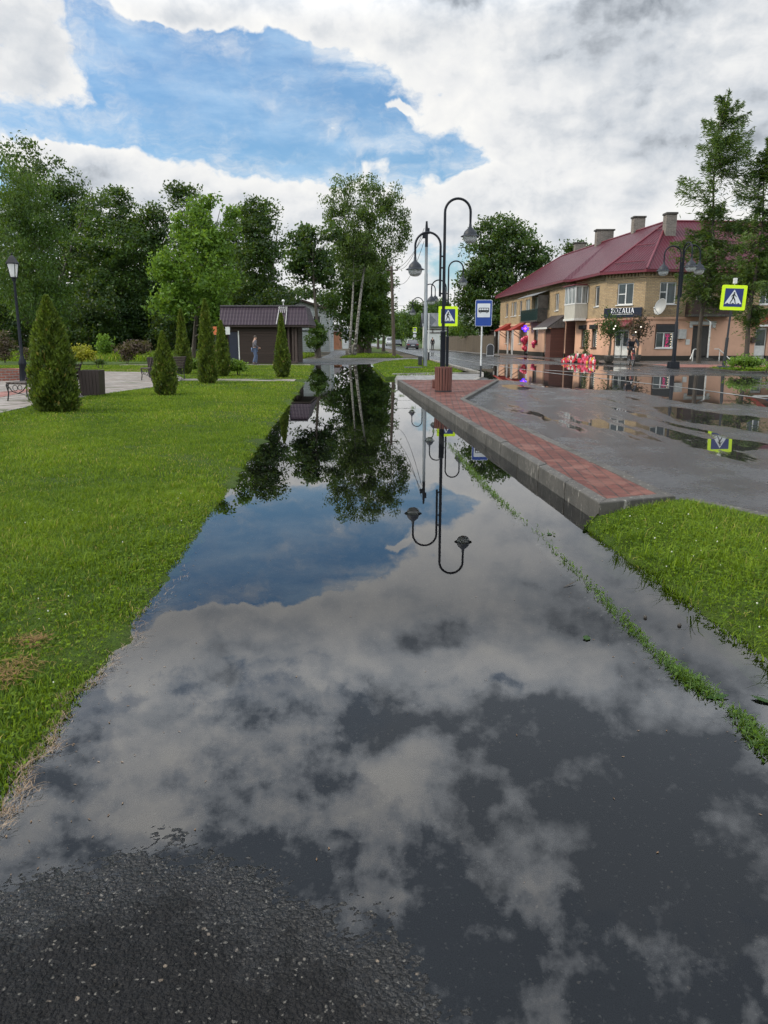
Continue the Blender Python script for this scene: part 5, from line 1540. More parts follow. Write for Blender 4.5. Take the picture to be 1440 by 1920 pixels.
    mb.add([a, b, c, d, a + dz, b + dz, c + dz, d + dz], [(0, 1, 2, 3), (7, 6, 5, 4), (0, 4, 5, 1), (1, 5, 6, 2), (2, 6, 7, 3), (3, 7, 4, 0)])
    mb.build('tin_canopy', ROOFD if False else GREYM, ib)
    mb = MB(); fbox(mb, fW, bu1 - .05, bu1, 3.24, 5.35, .1, 1.0); mb.build('side_screen', M('weathered_screen', (.10, .09, .08), .9, var=.6, scale=3), ib)
    # tiled awnings over the far shop doors
    def awning(f, u0, u1, zt, zb_, out, m, side=True, name='awning'):
        mb = MB(); mb.uv = []
        a, b = f.pt(u0, zt, .02), f.pt(u1, zt, .02); c, d = f.pt(u1, zb_, out), f.pt(u0, zb_, out)
        mb.add([a, b, c, d], [(0, 1, 2, 3)]); mb.uv.extend([(0, 1.4), (u1 - u0, 1.4), (u1 - u0, 0), (0, 0)])
        e = Vector((0, 0, -.06))
        mb.add([a + e, b + e, c + e, d + e], [(3, 2, 1, 0)]); mb.uv.extend([(0, 1.4), (u1 - u0, 1.4), (u1 - u0, 0), (0, 0)])
        mb.add([d, c, c + e, d + e], [(0, 1, 2, 3)]); mb.uv.extend([(0, 0)] * 4)
        if side:
            for p, q, s_ in ((a, d, u0), (b, c, u1)):
                w = f.pt(s_, zb_, .02)
                mb.add([p, q, w], [(0, 1, 2)]); mb.uv.extend([(0, 0)] * 3)
        return mb.build(name, m, bld, fix=False)
    for x0, x1 in ((118, 272), (325, 500)):
        u0, u1 = R(fW, zb, x0, 460, x1, 570)[:2]
        mid = (u0 + u1) / 2
        aw = awning(fW, mid - 1.1, mid + 1.1, 3.25, 2.50, 1.35, ROOFT)
        mb = MB()
        for u in (mid - 1.0, mid + 1.0):
            mb.beam(fW.pt(u, 2.45, 1.2), fW.pt(u, 1.7, .06), .05, .05)
        mb.build('bracket', BROWNF, aw)
        for u in (mid - 1.0, mid + 1.0):
            mb = MB(); fbox(mb, fW, u - .06, u + .06, .1, 2.5, 1.22, 1.34)
            mb.build('awning_post', WHITEP, aw)
    # brown gabled porch
    pu0, pu1 = R(fW, zb, 855, 500, 1010, 900)[:2]
    pu0, pu1 = fW.L - 4.4, fW.L - .35
    mb = MB(); mb.uv = []
    fbox(mb, fW, pu1 - 1.5, pu1, .05, 2.45, .003, 1.15)
    po = mb.build('porch', BROWNB, bld)
    mb = MB(); fbox(mb, fW, pu1 - 1.46, pu1 - .02, .05, 2.45, .02, 1.17); 
    mb = MB(); mb.uv = []
    k0, k1, z0, z1 = pu0, pu1 + .2, 2.52, 3.55
    a, b, c, d = fW.pt(k0, z1, .02), fW.pt(k1, z1, .02), fW.pt(k1, z0, 1.55), fW.pt(k0, z0, 1.55)
    mb.add([a, b, c, d], [(0, 1, 2, 3)]); mb.uv.extend([(0, 1.8), (4.5, 1.8), (4.5, 0), (0, 0)])
    e = Vector((0, 0, -.08)); mb.add([a + e, b + e, c + e, d + e], [(3, 2, 1, 0)]); mb.uv.extend([(0, 1.8), (4.5, 1.8), (4.5, 0), (0, 0)])
    mb.build('porch_roof', ROOFD, po, fix=False)
    mb = MB(); mb.beam(d + e * .6, c + e * .6, .04, .14); mb.build('gutter', WHITEP, po)
    mb = MB(); w = fW.pt(k1 - .1, z0 - .02, .02); mb.add([b + Vector((0, 0, -.05)), c + Vector((0, 0, -.05)), w + Vector((0, 0, .0))], [(0, 1, 2)]); mb.build('porch_gable', M('grey_boards', (.17, .15, .14), .8, var=.5), po, fix=False)
    mb = MB(); fbox(mb, fW, pu0 + 1.1, pu0 + 2.0, .3, 2.3, .003, .05); mb.build('porch_door', DARKDOOR, po)
    mb = MB(); mb.uv = []; fbox(mb, fW, pu0 + .15, pu0 + .6, .05, 2.5, .003, .35); mb.build('brick_pier', GBRICK, po)
    # maroon awning over the chamfer door
    awning(fC, cD[0] - .55, cD[1] + .35, 2.92, 2.50, 1.05, MAROON, name='door_awning')
    # balcony, canopy and door hood on the side street
    q = R(fB, zq, 575, 1030, 1030, 1150); u0, u1 = q[0], q[1]
    mb = MB(); fbox(mb, fB, u0, u1, 3.10, 3.24, .1, 1.1); sb = mb.build('street_balcony', CONCRETE, bld)
    mb = MB(); mb.uv = []; fbox(mb, fB, u0, u1, 3.245, 4.12, 1.02, 1.06); fbox(mb, fB, u0, u0 + .04, 3.245, 4.12, .1, 1.02); fbox(mb, fB, u1 - .04, u1, 3.245, 4.12, .1, 1.02)
    mb.build('balcony_boards', board_mat('brown_slats', (.060, .036, .030), .10, vertical=True), sb)
    mb = MB(); fbox(mb, fB, u0 - .03, u1 + .03, 4.12, 4.18, 1.0, 1.08)
    for u in (u0, u1 - .05): fbox(mb, fB, u, u + .05, 4.18, 5.55, 1.0, 1.05)
    mb.build('railing', BROWNF, sb)
    mb = MB()
    a, b = fB.pt(u0 - .1, 5.88, .01), fB.pt(u1 + .2, 5.88, .01); c, d = fB.pt(u1 + .2, 5.5, 1.5), fB.pt(u0 + .1, 5.58, 1.5); dz = Vector((0, 0, .04))
    mb.add([a, b, c, d, a + dz, b + dz, c + dz, d + dz], [(0, 1, 2, 3), (7, 6, 5, 4), (0, 4, 5, 1), (1, 5, 6, 2), (2, 6, 7, 3), (3, 7, 4, 0)])
    mb.build('tin_canopy', GREYM, sb)
    mb = MB(); mb.beam(fB.pt(u0 - .15, 4.2, .05), fB.pt(u0 + .5, 5.5, 1.2), .05, .05); mb.build('canopy_stay', BROWNF, sb)
    mb = MB(); fbox(mb, fB, bD[0][0] - .28, bD[0][1] + .35, 2.56, 2.80, .003, .13); fbox(mb, fB, bD[0][0] - .28, bD[0][0] - .06, 2.36, 2.56, .003, .10); fbox(mb, fB, bD[0][1] + .1, bD[0][1] + .33, 2.36, 2.56, .003, .10)
    mb.build('door_hood', WHITEP, bld, bevel=.03)
    mb = MB(); q = R(fB, zq, 735, 1170, 780, 1590); mb.tube([fB.pt(q[0] + .1, 3.0, .3), fB.pt(q[0] + .1, 2.7, 1.15), fB.pt(q[0] + .1, .35, 1.15)], .06, 8); mb.build('downpipe', WHITEP, bld, smooth=True)
    q = R(fB, zq, 496, 1315, 575, 1415); mb = MB(); fbox(mb, fB, q[0], q[1], q[2], q[3], .003, .30); mb.build('meter_box', M('grey_box', (.46, .46, .44), .5), bld, bevel=.02)
    q = R(fB, zq, 583, 1418, 625, 1475); mb = MB(); fbox(mb, fB, q[0], q[1], q[2], q[3], .003, .04); mb.build('notice_board', WHITEP, bld)
    q = R(fB, zq, 1255, 1395, 1300, 1455); mb = MB(); fbox(mb, fB, q[0], q[1], q[2], q[3], .003, .25); mb.build('mail_box', BROWNF, bld, bevel=.02)
    for s_ in (-1, 1):
        mb = MB(); c_ = (bD[0][0] + bD[0][1]) / 2
        b0 = c_ + s_ * .95
        mb.tube([fB.pt(b0, .1, 1.0), fB.pt(b0, .85, 1.0), fB.pt(b0 - s_ * .1, .92, 1.0), fB.pt(c_ + s_ * .6, .92, .9)], .035, 6); mb.tube([fB.pt(b0 - s_ * .05, .9, 1.0), fB.pt(b0 + s_ * .45, .25, 1.6)], .03, 6)
        mb.build('handrail', WHITEP, bld, smooth=True)
    # red tiled hood with dark triangular board at the right edge
    u0 = bD[1][0] - .2
    mb = MB(); mb.uv = []
    a, b, c = fB.pt(u0 - .3, 2.55, 1.3), fB.pt(u0 + 1.6, 3.75, 1.3), fB.pt(u0 + 3.5, 2.55, 1.3)
    a2, b2, c2 = fB.pt(u0 - .3, 2.55, .02), fB.pt(u0 + 1.6, 3.75, .02), fB.pt(u0 + 3.5, 2.55, .02)
    for quad in ((a, b, b2, a2), (b, c, c2, b2)):
        mb.add(quad, [(0, 1, 2, 3)]); mb.uv.extend([(0, 0), (0, 2.2), (1.3, 2.2), (1.3, 0)])
    hood = mb.build('gable_hood', ROOFT, bld, fix=False)
    mb = MB(); mb.add([fB.pt(u0 + .5, 2.62, 1.24), fB.pt(u0 + 2.7, 2.62, 1.24), fB.pt(u0 + 1.6, 3.35, 1.24)], [(0, 1, 2)]); mb.build('gable_board', M('navy_board', (.012, .02, .06), .4), hood, fix=False)
    mb = MB(); mb.beam(a + Vector((0, 0, -.06)), c + Vector((0, 0, -.06)), .06, .12); mb.build('hood_edge', WHITEP, hood)
    # red balloons and posts beside the far shop
    BALL = M('red_balloon', (.62, .03, .07), .3, coat=.5)
    PINKB = M('pink_balloon', (.70, .05, .16), .3, coat=.5)
clusters_b = [(455, 700, 'cluster of red balloons on the white post under the second tiled awning', ((400, 700), (425, 680), (455, 690), (480, 700), (465, 670), (430, 740), (495, 690)), 1.28),
              (443, 815, 'lower row of red balloons on the same white post', ((415, 815), (470, 815), (440, 835)), 1.28), (580, 770, 'bunch of red balloons under the blue cross', ((565, 750), (590, 755), (575, 785), (600, 775), (580, 740)), .35)]
for cx, cy, lab, pts, out in clusters_b:
    f2 = fW
    u, z = f2.px(*zb(cx, cy))
    c0 = f2.pt(u, z, out)
    root = empty('balloon_cluster', c0, 0, lab, 'balloons', 'red balloon bunches at the flower shop')
    for bx, by in pts:
        Yd = c0.y
        p = P(*zb(bx, by), Yd) - c0
        mb = MB(); mb.ball((p.x, random.uniform(-.15, .15), p.z), (.22, .22, .25), 10, 7); mb.build('balloon', BALL if random.random() < .6 else PINKB, root, smooth='all')
    mb = MB(); mb.beam((-.1, .25, 0), (.1, .25, 0), .03, .03); mb.build('tie', WHITEP, root)

# signs fixed to the facade
NAVY = M('navy_sign', (.010, .014, .032), .35)
q = fC.rect(*zp(995, 955), *zp(1310, 1025))
c0 = fC.pt((q[0] + q[1]) / 2, 3.42, .12)
sg = empty('shop_sign', c0, math.atan2(fC.d.y, fC.d.x), 'long navy shop sign with white serif lettering above the maroon door awning', 'sign')
hw = fC.L * .47
mb = MB(); mb.box((0, 0, 0), (hw * 2, .12, .66)); mb.build('sign_board', NAVY, sg, bevel=.012)
mb = MB()
def serif_word(mb, word, x0, z0, h, y):
    T, t, s = h * .145, h * .07, h * .085
    x = x0
    def bar(xa, za, xb, zb2, w):
        mb.beam((xa, y, za), (xb, y, zb2), .012, w) if abs(za - zb2) < 1e-6 else mb.beam((xa, y, za), (xb, y, zb2), w, .012)
    def stem(cx, w=T): bar(cx, z0, cx, z0 + h, w); bar(cx - s - w / 2, z0 + t / 2, cx + s + w / 2, z0 + t / 2, t); bar(cx - s - w / 2, z0 + h - t / 2, cx + s + w / 2, z0 + h - t / 2, t)
    def ring(cx, cz, rx, rz, a0=0, a1=360, n=20):
        P_ = [(cx + rx * math.cos(rad(a0 + (a1 - a0) * i / n)), cz + rz * math.sin(rad(a0 + (a1 - a0) * i / n))) for i in range(n + 1)]
        for (xa, za), (xb, zb2) in zip(P_[:-1], P_[1:]):
            mid = abs(((xa + xb) / 2 - cx) / rx)
            mb.beam((xa, y, za), (xb, y, zb2), t + (T - t) * mid, .012)
    for ch in word:
        if ch == 'R':
            stem(x + T); ring(x + T * 1.2, z0 + h * .74, h * .36, h * .235, -90, 90); bar(x + T * 1.6, z0 + h * .5, x + h * .68, z0, T * .9); w = h * .78
        elif ch == 'O': ring(x + h * .42, z0 + h / 2, h * .38, h * .47); w = h * .92
        elif ch == 'Z':
            bar(x + .02, z0 + h - t / 2, x + h * .66, z0 + h - t / 2, t * 1.2); bar(x + h * .58, z0 + h - t, x + .05, z0 + t, T); bar(x, z0 + t / 2, x + h * .66, z0 + t / 2, t * 1.2); w = h * .76
        elif ch == 'A':
            bar(x + h * .08, z0, x + h * .40, z0 + h, t); bar(x + h * .38, z0 + h, x + h * .70, z0, T); bar(x + h * .2, z0 + h * .34, x + h * .58, z0 + h * .34, t)
            bar(x - s * .3, z0 + t / 2, x + s * 2, z0 + t / 2, t); bar(x + h * .70 - s * 1.3, z0 + t / 2, x + h * .70 + s * 1.3, z0 + t / 2, t); w = h * .86
        elif ch == 'L': stem(x + T); bar(x + T, z0 + t / 2, x + h * .58, z0 + t / 2, t * 1.3); w = h * .66
        elif ch == 'I': stem(x + T); w = h * .42
        x += w * 1.10
    return x
xe = serif_word(mb, 'ROZALIA', -.92, -.03, .33, -.068)
mb.build('lettering', emit_mat('sign_white', (.85, .86, .9), .15), sg)
mb = MB()
for i in range(22):
    x = -.93 + i * .083
    mb.beam((x, -.066, -.115), (x + random.uniform(.04, .07), -.066, -.115), .012, .05)
mb.build('subtitle', WHITEP, sg)

BLUEC = emit_mat('violet_neon', (.10, .03, 1.0), 2.6)
u, z = fW.px(*zb(572, 528))
c0 = fW.pt(u, z, .85)
cr = empty('pharmacy_cross', c0, 0, 'glowing violet-blue neon cross sign standing out from the wall', 'sign')
mb = MB()
for a, b in (((-.62, 0), (.62, 0)), ((0, -.62), (0, .62))):
    mb.box((0, 0, 0), (abs(b[0] - a[0]) or .44, .16, abs(b[1] - a[1]) or .44))
mb.v[8:] = [(v[0], v[1] * .98, v[2]) for v in mb.v[8:]]
mb.build('cross_face', BLUEC, cr)
mb = MB()
for q_ in (((-.68, -.26), (-.68, .26)), ((.68, -.26), (.68, .26)), ((-.26, .68), (.26, .68)), ((-.26, -.68), (.26, -.68)), ((-.26, .26), (-.68, .26)), ((.26, .26), (.68, .26)), ((-.26, -.26), (-.68, -.26)), ((.26, -.26), (.68, -.26)), ((-.26, .26), (-.26, .68)), ((.26, .26), (.26, .68)), ((-.26, -.26), (-.26, -.68)), ((.26, -.26), (.26, -.68))):
    mb.beam((q_[0][0], 0, q_[0][1]), (q_[1][0], 0, q_[1][1]), .20, .04) if q_[0][0] != q_[1][0] else mb.beam((q_[0][0], 0, q_[0][1]), (q_[1][0], 0, q_[1][1]), .04, .20)
mb.build('cross_casing', emit_mat('blue_tube', (.02, .03, .9), .8), cr)
mb = MB(); mb.beam((0, -.092, -.30), (0, -.092, .30), .12, .012); mb.beam((-.30, -.096, 0), (.30, -.096, 0), .012, .12); mb.build('cross_core', emit_mat('pink_core', (1.0, .15, .75), 2.0), cr)
mb = MB(); mb.beam((.1, .1, 0), (1.9, .1, -.05), .05, .05); mb.build('bracket', DARKM, cr)
for ch in cr.children: ch.data.transform(Matrix.Scale(.46, 4))

# poster by the porch
PSTR = M('pink_poster', (.62, .10, .16), .5, var=.15)
u0, z0 = fW.px(*zb(970, 650))
c0 = fW.pt(fW.L - .95, 1.85, 1.19) if False else None
g = P(*zb(970, 655), 66.2)
ps = empty('poster', g, 0, 'upright pink poster with white border on the boarded porch wall', 'sign')
mb = MB(); mb.box((0, 0, 0), (.36, .03, 1.05)); mb.build('board', WHITEP, ps)
mb = MB(); mb.box((0, -.018, 0), (.28, .012, .92)); mb.build('print', PSTR, ps)
mb = MB()
for i, w in enumerate((.20, .15, .21, .17, .12, .19)): mb.box((0, -.026, .3 - i * .12), (w, .006, .045))
mb.build('print_lines', M('pale_pink', (.7, .42, .44), .5), ps)
g2 = P(*zb(772, 665), 69)
ps = empty('banner', g2, 0, 'narrow maroon upright banner beside the white shop door', 'sign')
mb = MB(); mb.box((0, 0, 0), (.16, .04, 2.0)); mb.build('board', MAROON, ps)
mb = MB()
for i in range(8): mb.box((0, -.023, .8 - i * .22), (.09, .006, .10))
mb.build('print_lines', M('pale_lilac', (.45, .35, .42), .5), ps)

# satellite dish
q = fB.px(*zq(303, 1090))
c0 = fB.pt(q[0], q[1], .55)
ds = empty('satellite_dish', c0, 0, 'grey satellite dish bolted to the brick corner', 'satellite dish')
mb = MB()
prof = [(.56 * t, .16 * t * t) for t in (0.001, .25, .5, .75, 1.0)] + [(.57, .175), (.55, .165)] + [(.55 * t, .16 * t * t - .015) for t in (.75, .5, .25, 0.001)]
mb.lathe(prof, n=28)
Rm = Euler((rad(74), 0, rad(-68))).to_matrix()
mb.v = [tuple(Rm @ (Vector(v) * 1.0)) for v in mb.v]
mb.build('reflector', M('dish_grey', (.33, .34, .34), .45, var=.15, scale=3), ds, smooth='all')
mb = MB(); nrm = Rm @ Vector((0, 0, 1)); lo = Rm @ Vector((0, -.5, .14))
mb.tube([lo, lo * .45 + nrm * .52], .018, 6); mb.build('arm', GREYM, ds)
mb = MB(); mb.ball(tuple(lo * .45 + nrm * .55), .06, 8, 6); mb.build('receiver', WHITEP, ds, smooth=True)
mb = MB(); mb.tube([-nrm * .02, Vector((.15, .25, -.1)), Vector((.05, .58, -.1))], .03, 6); mb.build('wall_bracket', GREYM, ds)

# ---- wooden kiosk
kz = lambda x, y: (380 + x / 4.235, 540 + y / 4.235)
KY = 50.2
kio = empty('kiosk', (P(500, 683, KY).x, KY, .05), 0, 'small dark brown boarded kiosk under a violet-brown metal tile roof', 'kiosk')
with Kid():
    xl0, xr0 = P(427, 640, KY).x, P(555, 640, KY).x
    xm = P(450, 640, KY).x
    xp = P(528, 640, KY).x
    zt = P(500, 609, KY).z
    fK_ = Fac((xl0, KY), (xp, KY))
    dk = fK_.rect(427, 629, 447, 668); dk = (.05, dk[1], .15, 2.05)
    wall_panel('board_wall', fK_, 0, zt + .1, [dk], KIOSKB, kio)
    mb = MB(); fbox(mb, fK_, dk[0] + .02, dk[1] - .02, dk[2], dk[3] - .02, -.12, -.06); dd = mb.build('door', M('dark_blue_door', (.012, .016, .035), .4), kio)
    mb = MB(); fbox(mb, fK_, dk[1] + .003, dk[1] + .07, dk[2], dk[3] + .05, .003, .05); mb.build('door_trim', WHITEP, kio)
    f2 = Fac((xp, KY), (xp, KY + 1.2)); f2b = Fac((xp, KY + 1.2), (xr0, KY + 1.2)); f3 = Fac((xr0, KY + 1.2), (xr0, KY + 4)); f4 = Fac((xr0, KY + 4), (xl0, KY + 4)); f5 = Fac((xl0, KY + 4), (xl0, KY))
    for f in (f2, f2b, f3, f4, f5): wall_panel('board_wall', f, 0, zt + .1, [], KIOSKB, kio)
    for px in (541, 549, 554.5):
        x = P(px, 640, KY).x
        mb = MB(); mb.box((x, KY + .1, zt / 2), (.14 if px > 550 else .10, .14, zt)); mb.build('porch_post', M('post_brown', (.075, .05, .04), .7), kio)
    mb = MB(); mb.box(((xp + xr0) / 2, KY + .55, .12), (xr0 - xp, 1.5, .14)); mb.build('porch_floor', M('post_brown', (.075, .05, .04), .7), kio)
    ex0, ex1 = P(411, 609, KY - .6).x, P(580, 609, KY - .6).x
    rx0, rx1 = P(413, 575, KY + .55).x, P(573, 576, KY + .55).x
    ze, zr = P(500, 609, KY - .6).z, P(500, 575, KY + .55).z
    A_, B_, C_, D_ = Vector((ex0, KY - .6, ze)), Vector((ex1, KY - .6, ze)), Vector((rx1, KY + .55, zr)), Vector((rx0, KY + .55, zr))
    A2, B2, C2, D2 = Vector((ex0, KY + 4.6, ze)), Vector((ex1, KY + 4.6, ze)), Vector((rx1, KY + 3.4, zr)), Vector((rx0, KY + 3.4, zr))
    mb = MB(); mb.uv = []
    roof_face(mb, [A_, B_, C_, D_], (A_, B_)); roof_face(mb, [B_, B2, C2, C_], (B_, B2)); roof_face(mb, [A2, A_, D_, D2], (A2, A_)); roof_face(mb, [B2, A2, D2, C2], (B2, A2)); roof_face(mb, [D_, C_, C2, D2], (D_, C_))
    kr = mb.build('roof', ROOFK, kio, fix=False)
    mb = MB(); mb.box(((ex0 + ex1) / 2, KY + 2, ze - .07), (ex1 - ex0 - .1, 5.0, .1)); mb.build('eave_board', BROWNF, kr)
    mb = MB(); mb.beam(D_ + Vector((0, 0, .05)), C_ + Vector((0, 0, .05)), .2, .08); mb.build('ridge_cap', M('ridge_violet', (.09, .075, .085), .4), kr)
    mb = MB()
    x0, x1 = P(518, 590, KY - .5).x, P(535.5, 590, KY - .5).x
    d = (C_ - B_); d.x = 0; d.normalize(); up = Vector((0, -.05, .03))
    L = (C_ - B_).length * .98
    for x in (x0, x1): mb.beam(Vector((x, KY - .6, ze)) + up, Vector((x + (.1 if x == x0 else -.02), KY - .6, ze)) + d * L + up, .05, .04)
    for t in (.93, 1.0): mb.beam(Vector((x0, KY - .6, ze)) + d * L * t + up, Vector((x1, KY - .6, ze)) + d * L * t + up, .05, .04)
    for k in range(4):
        xx = x0 + (x1 - x0) * (k + .6) / 4.6
        mb.beam(Vector((xx, KY - .6, ze)) + d * L * .62 + up, Vector((xx, KY - .6, ze)) + d * L + up, .04, .03)
    mb.build('roof_trellis', M('weathered_white', (.36, .35, .35), .7, var=.3), kr)
    mb = MB(); xx = P(531, 575, KY + .6).x; mb.tube([(xx, KY + .7, zr), (xx, KY + .7, zr + .28)], .03, 6); mb.ball((xx, KY + .7, zr + .36), (.10, .10, .09), 10, 6); mb.build('vent_pipe', WHITEP, kr, smooth=True)
g = P(403, 620, 47); 
ob = empty('info_board', (g.x, 47, .05), 0, 'small orange and white board on a post behind the tall slender conifer', 'sign')
mb = MB(); mb.tube([(0, .03, 0), (0, .03, g.z + .2)], .03, 6); mb.build('post', DARKM, ob)
mb = MB(); mb.box((0, 0, g.z - .05), (.22, .03, .48)); mb.build('board', M('orange_board', (.62, .16, .05), .5), ob)
mb = MB(); mb.box((.75, .05, g.z - .05), (.26, .03, .44)); mb.beam((0, .06, g.z), (.75, .06, g.z), .03, .03); mb.build('white_plate', WHITEP, ob)

# ---- houses beyond
def house(name, label, corners, h, pitch_pts, wm, rm, loc, windows=(), extra=None):
    root = empty(name, loc, 0, label, 'house')
    with Kid():
        n = len(corners)
        for i in range(n):
            f = Fac(corners[i], corners[(i + 1) % n])
            hs = [w[1:5] for w in windows if w[0] == i]
            wall_panel('wall', f, .05, h, hs, wm, root)
            for w in windows:
                if w[0] == i: window(f, w[1:5], root, mull=w[5] if len(w) > 5 else (.5,))
        mb = MB(); mb.uv = []
        for face in pitch_pts: roof_face(mb, face, face[:2])
        r = mb.build('roof', rm, root, fix=False)
        if extra: extra(root, r)
    return root
HY = 98
x0, x1 = P(540, 640, HY).x, P(617, 640, HY).x
zt0, zt1 = P(565, 563, HY).z, P(612, 578, HY).z
xq = P(566, 563, HY).x
def gable(root, r):
    f = Fac((x0, HY), (x1, HY))
    mb = MB(); mb.uv = []
    pts = [(0, zt1 - .1), (f.L, zt1 - .1), (xq - x0, zt0 - .05), (0, zt0 - 1.1)]
    mb.add([f.pt(u, z, .0) for u, z in pts], [(0, 1, 2, 3)]); mb.uv.extend(pts)
    mb.build('gable', SIDING, root, fix=False)
    mb = MB(); mb.beam(Vector((xq, HY - .45, zt0)), Vector((x1 + .5, HY - .45, zt1 - .25)), .06, .22); mb.build('barge_board', BROWNF, r)
    mb = MB(); mb.tube([(x1 + .06, HY - .1, .1), (x1 + .06, HY - .1, zt1 - .3)], .07, 6); mb.build('downpipe', WHITEP, root)
    mb = MB(); mb.box(((x0 + x1) / 2 - .3, HY - .04, 2.62), (x1 - x0 - 1.0, .06, .12)); mb.build('trim_band', DARKM, root)
house('white_house', 'white sided two storey house with a sloping dark roof behind the slim tree', [(x0, HY), (x1, HY), (x1, HY + 9), (x0, HY + 9)], zt1 - .1,
      [[Vector((xq, HY - .5, zt0 + .04)), Vector((x1 + .6, HY - .5, zt1 - .2)), Vector((x1 + .6, HY + 9.4, zt1 - .2)), Vector((xq, HY + 9.4, zt0 + .04))],
       [Vector((x0 - .6, HY + 9.4, zt0 - 1.3)), Vector((x0 - .6, HY - .5, zt0 - 1.3)), Vector((xq, HY - .5, zt0 + .04)), Vector((xq, HY + 9.4, zt0 + .04))]], SIDING, ROOFG, (x0 + 3, HY + 4, .05),
      [(0, *Fac((x0, HY), (x1, HY)).rect(582, 592, 601, 606), (.3, .72)), (1, 1.2, 2.4, 3.4, 4.8), (1, 4.5, 5.7, 3.4, 4.8), (1, 4.5, 5.7, .9, 2.2)], gable)
HY2 = 124
x0, x1 = P(619, 640, HY2).x, P(637, 640, HY2).x
zz = P(628, 622, HY2).z
house('orange_house', 'low orange brick outbuilding beyond the white house', [(x0, HY2), (x1, HY2), (x1, HY2 + 6), (x0, HY2 + 6)], zz,
      [[Vector((x0 - .3, HY2 - .4, zz)), Vector((x1 + .3, HY2 - .4, zz)), Vector((x1 + .3, HY2 + 3, zz + 1.2)), Vector((x0 - .3, HY2 + 3, zz + 1.2))], [Vector((x1 + .3, HY2 + 6.4, zz)), Vector((x0 - .3, HY2 + 6.4, zz)), Vector((x0 - .3, HY2 + 3, zz + 1.2)), Vector((x1 + .3, HY2 + 3, zz + 1.2))]],
      OBRICK, ROOFD, (x0 + 1, HY2 + 3, .05))
HY3 = 136
x0, x1 = P(642, 640, HY3).x, P(652, 640, HY3).x
zz = P(648, 626, HY3).z
house('pale_house', 'pale little building past the orange brick one', [(x0, HY3), (x1, HY3), (x1, HY3 + 6), (x0, HY3 + 6)], zz,
      [[Vector((x0 - .3, HY3 - .4, zz)), Vector((x1 + .3, HY3 - .4, zz)), Vector((x1 + .3, HY3 + 3, zz + .9)), Vector((x0 - .3, HY3 + 3, zz + .9))], [Vector((x1 + .3, HY3 + 6.4, zz)), Vector((x0 - .3, HY3 + 6.4, zz)), Vector((x0 - .3, HY3 + 3, zz + .9)), Vector((x1 + .3, HY3 + 3, zz + .9))]],
      SIDING, ROOFG, (x0 + 1, HY3 + 3, .05), [(0, .35, .8, .9, 2.0, ())])
HY4 = 128
x0, x1 = P(797, 640, HY4).x, P(872, 640, HY4).x
ze, zr = P(820, 611, HY4).z, P(820, 587, HY4 + 4).z
WHITEWASH = plaster_mat('whitewash', (.62, .63, .62), (.42, .42, .40))
def timbers(root, r):
    f = Fac((x0, HY4), (x1, HY4))
    mb = MB(); fbox(mb, f, 0, f.L, ze - .62, ze - .50, .003, .08); fbox(mb, f, 0, f.L, ze - 1.15, ze - 1.03, .003, .08)
    for k in (.18, .42, .72): fbox(mb, f, f.L * k, f.L * k + .14, ze - 1.03, ze - .62, .003, .07)
    mb.build('timber_bands', BROWNF, root)
    mb = MB(); mb.uv = []; mb.box((x0 + 4.2, HY4 + 4, zr + .3), (.6, .6, 1.2)); mb.uv.extend([(v[0], v[2]) for v in mb.v]); mb.build('chimney', GBRICK, r)
    mb = MB(); mb.tube([(x0 + 2, HY4 + 4, zr), (x0 + 2, HY4 + 4, zr + 2.0)], .03, 5)
    for k in range(3): mb.beam((x0 + 1.5, HY4 + 4, zr + 1.5 + k * .22), (x0 + 2.5, HY4 + 4, zr + 1.5 + k * .22), .03, .03)
    mb.build('aerial', DARKM, r)
house('whitewashed_house', 'low whitewashed house with dark timber bands and a steep dark grey roof across the road', [(x0, HY4), (x1, HY4), (x1, HY4 + 8), (x0, HY4 + 8)], ze,
      [[Vector((x0 - .5, HY4 - .6, ze - .1)), Vector((x1 + .5, HY4 - .6, ze - .1)), Vector((x1 + .5, HY4 + 4, zr)), Vector((x0 - .5, HY4 + 4, zr))], [Vector((x1 + .5, HY4 + 8.6, ze - .1)), Vector((x0 - .5, HY4 + 8.6, ze - .1)), Vector((x0 - .5, HY4 + 4, zr)), Vector((x1 + .5, HY4 + 4, zr))]],
      WHITEWASH, ROOFG, (x0 + 3, HY4 + 4, .05), [], timbers)
# plank fence
fF = Fac((8.75, 112), (11.4, 82))
fen = empty('plank_fence', (10.4, 97, .05), 0, 'weathered upright plank fence along the far pavement', 'fence')
with Kid():
    mb = MB(); mb.uv = []
    k = int(fF.L / .14)
    for i in range(k):
        u = i * fF.L / k
        fbox(mb, fF, u + .005, u + fF.L / k - .01, .1, 2.0 + RNG.normal(0, .05), -.015, .015)
    mb.build('planks', FENCEB, fen)
    mb = MB()
    for z in (.5, 1.6): fbox(mb, fF, 0, fF.L, z, z + .1, -.08, -.02)
    mb.build('rail', FENCEB if False else BARK, fen)
    for i in range(12):
        mb = MB(); u = i * (fF.L - .15) / 11; fbox(mb, fF, u, u + .12, 0, 1.9, -.22, -.09); mb.build('post', BARK, fen)
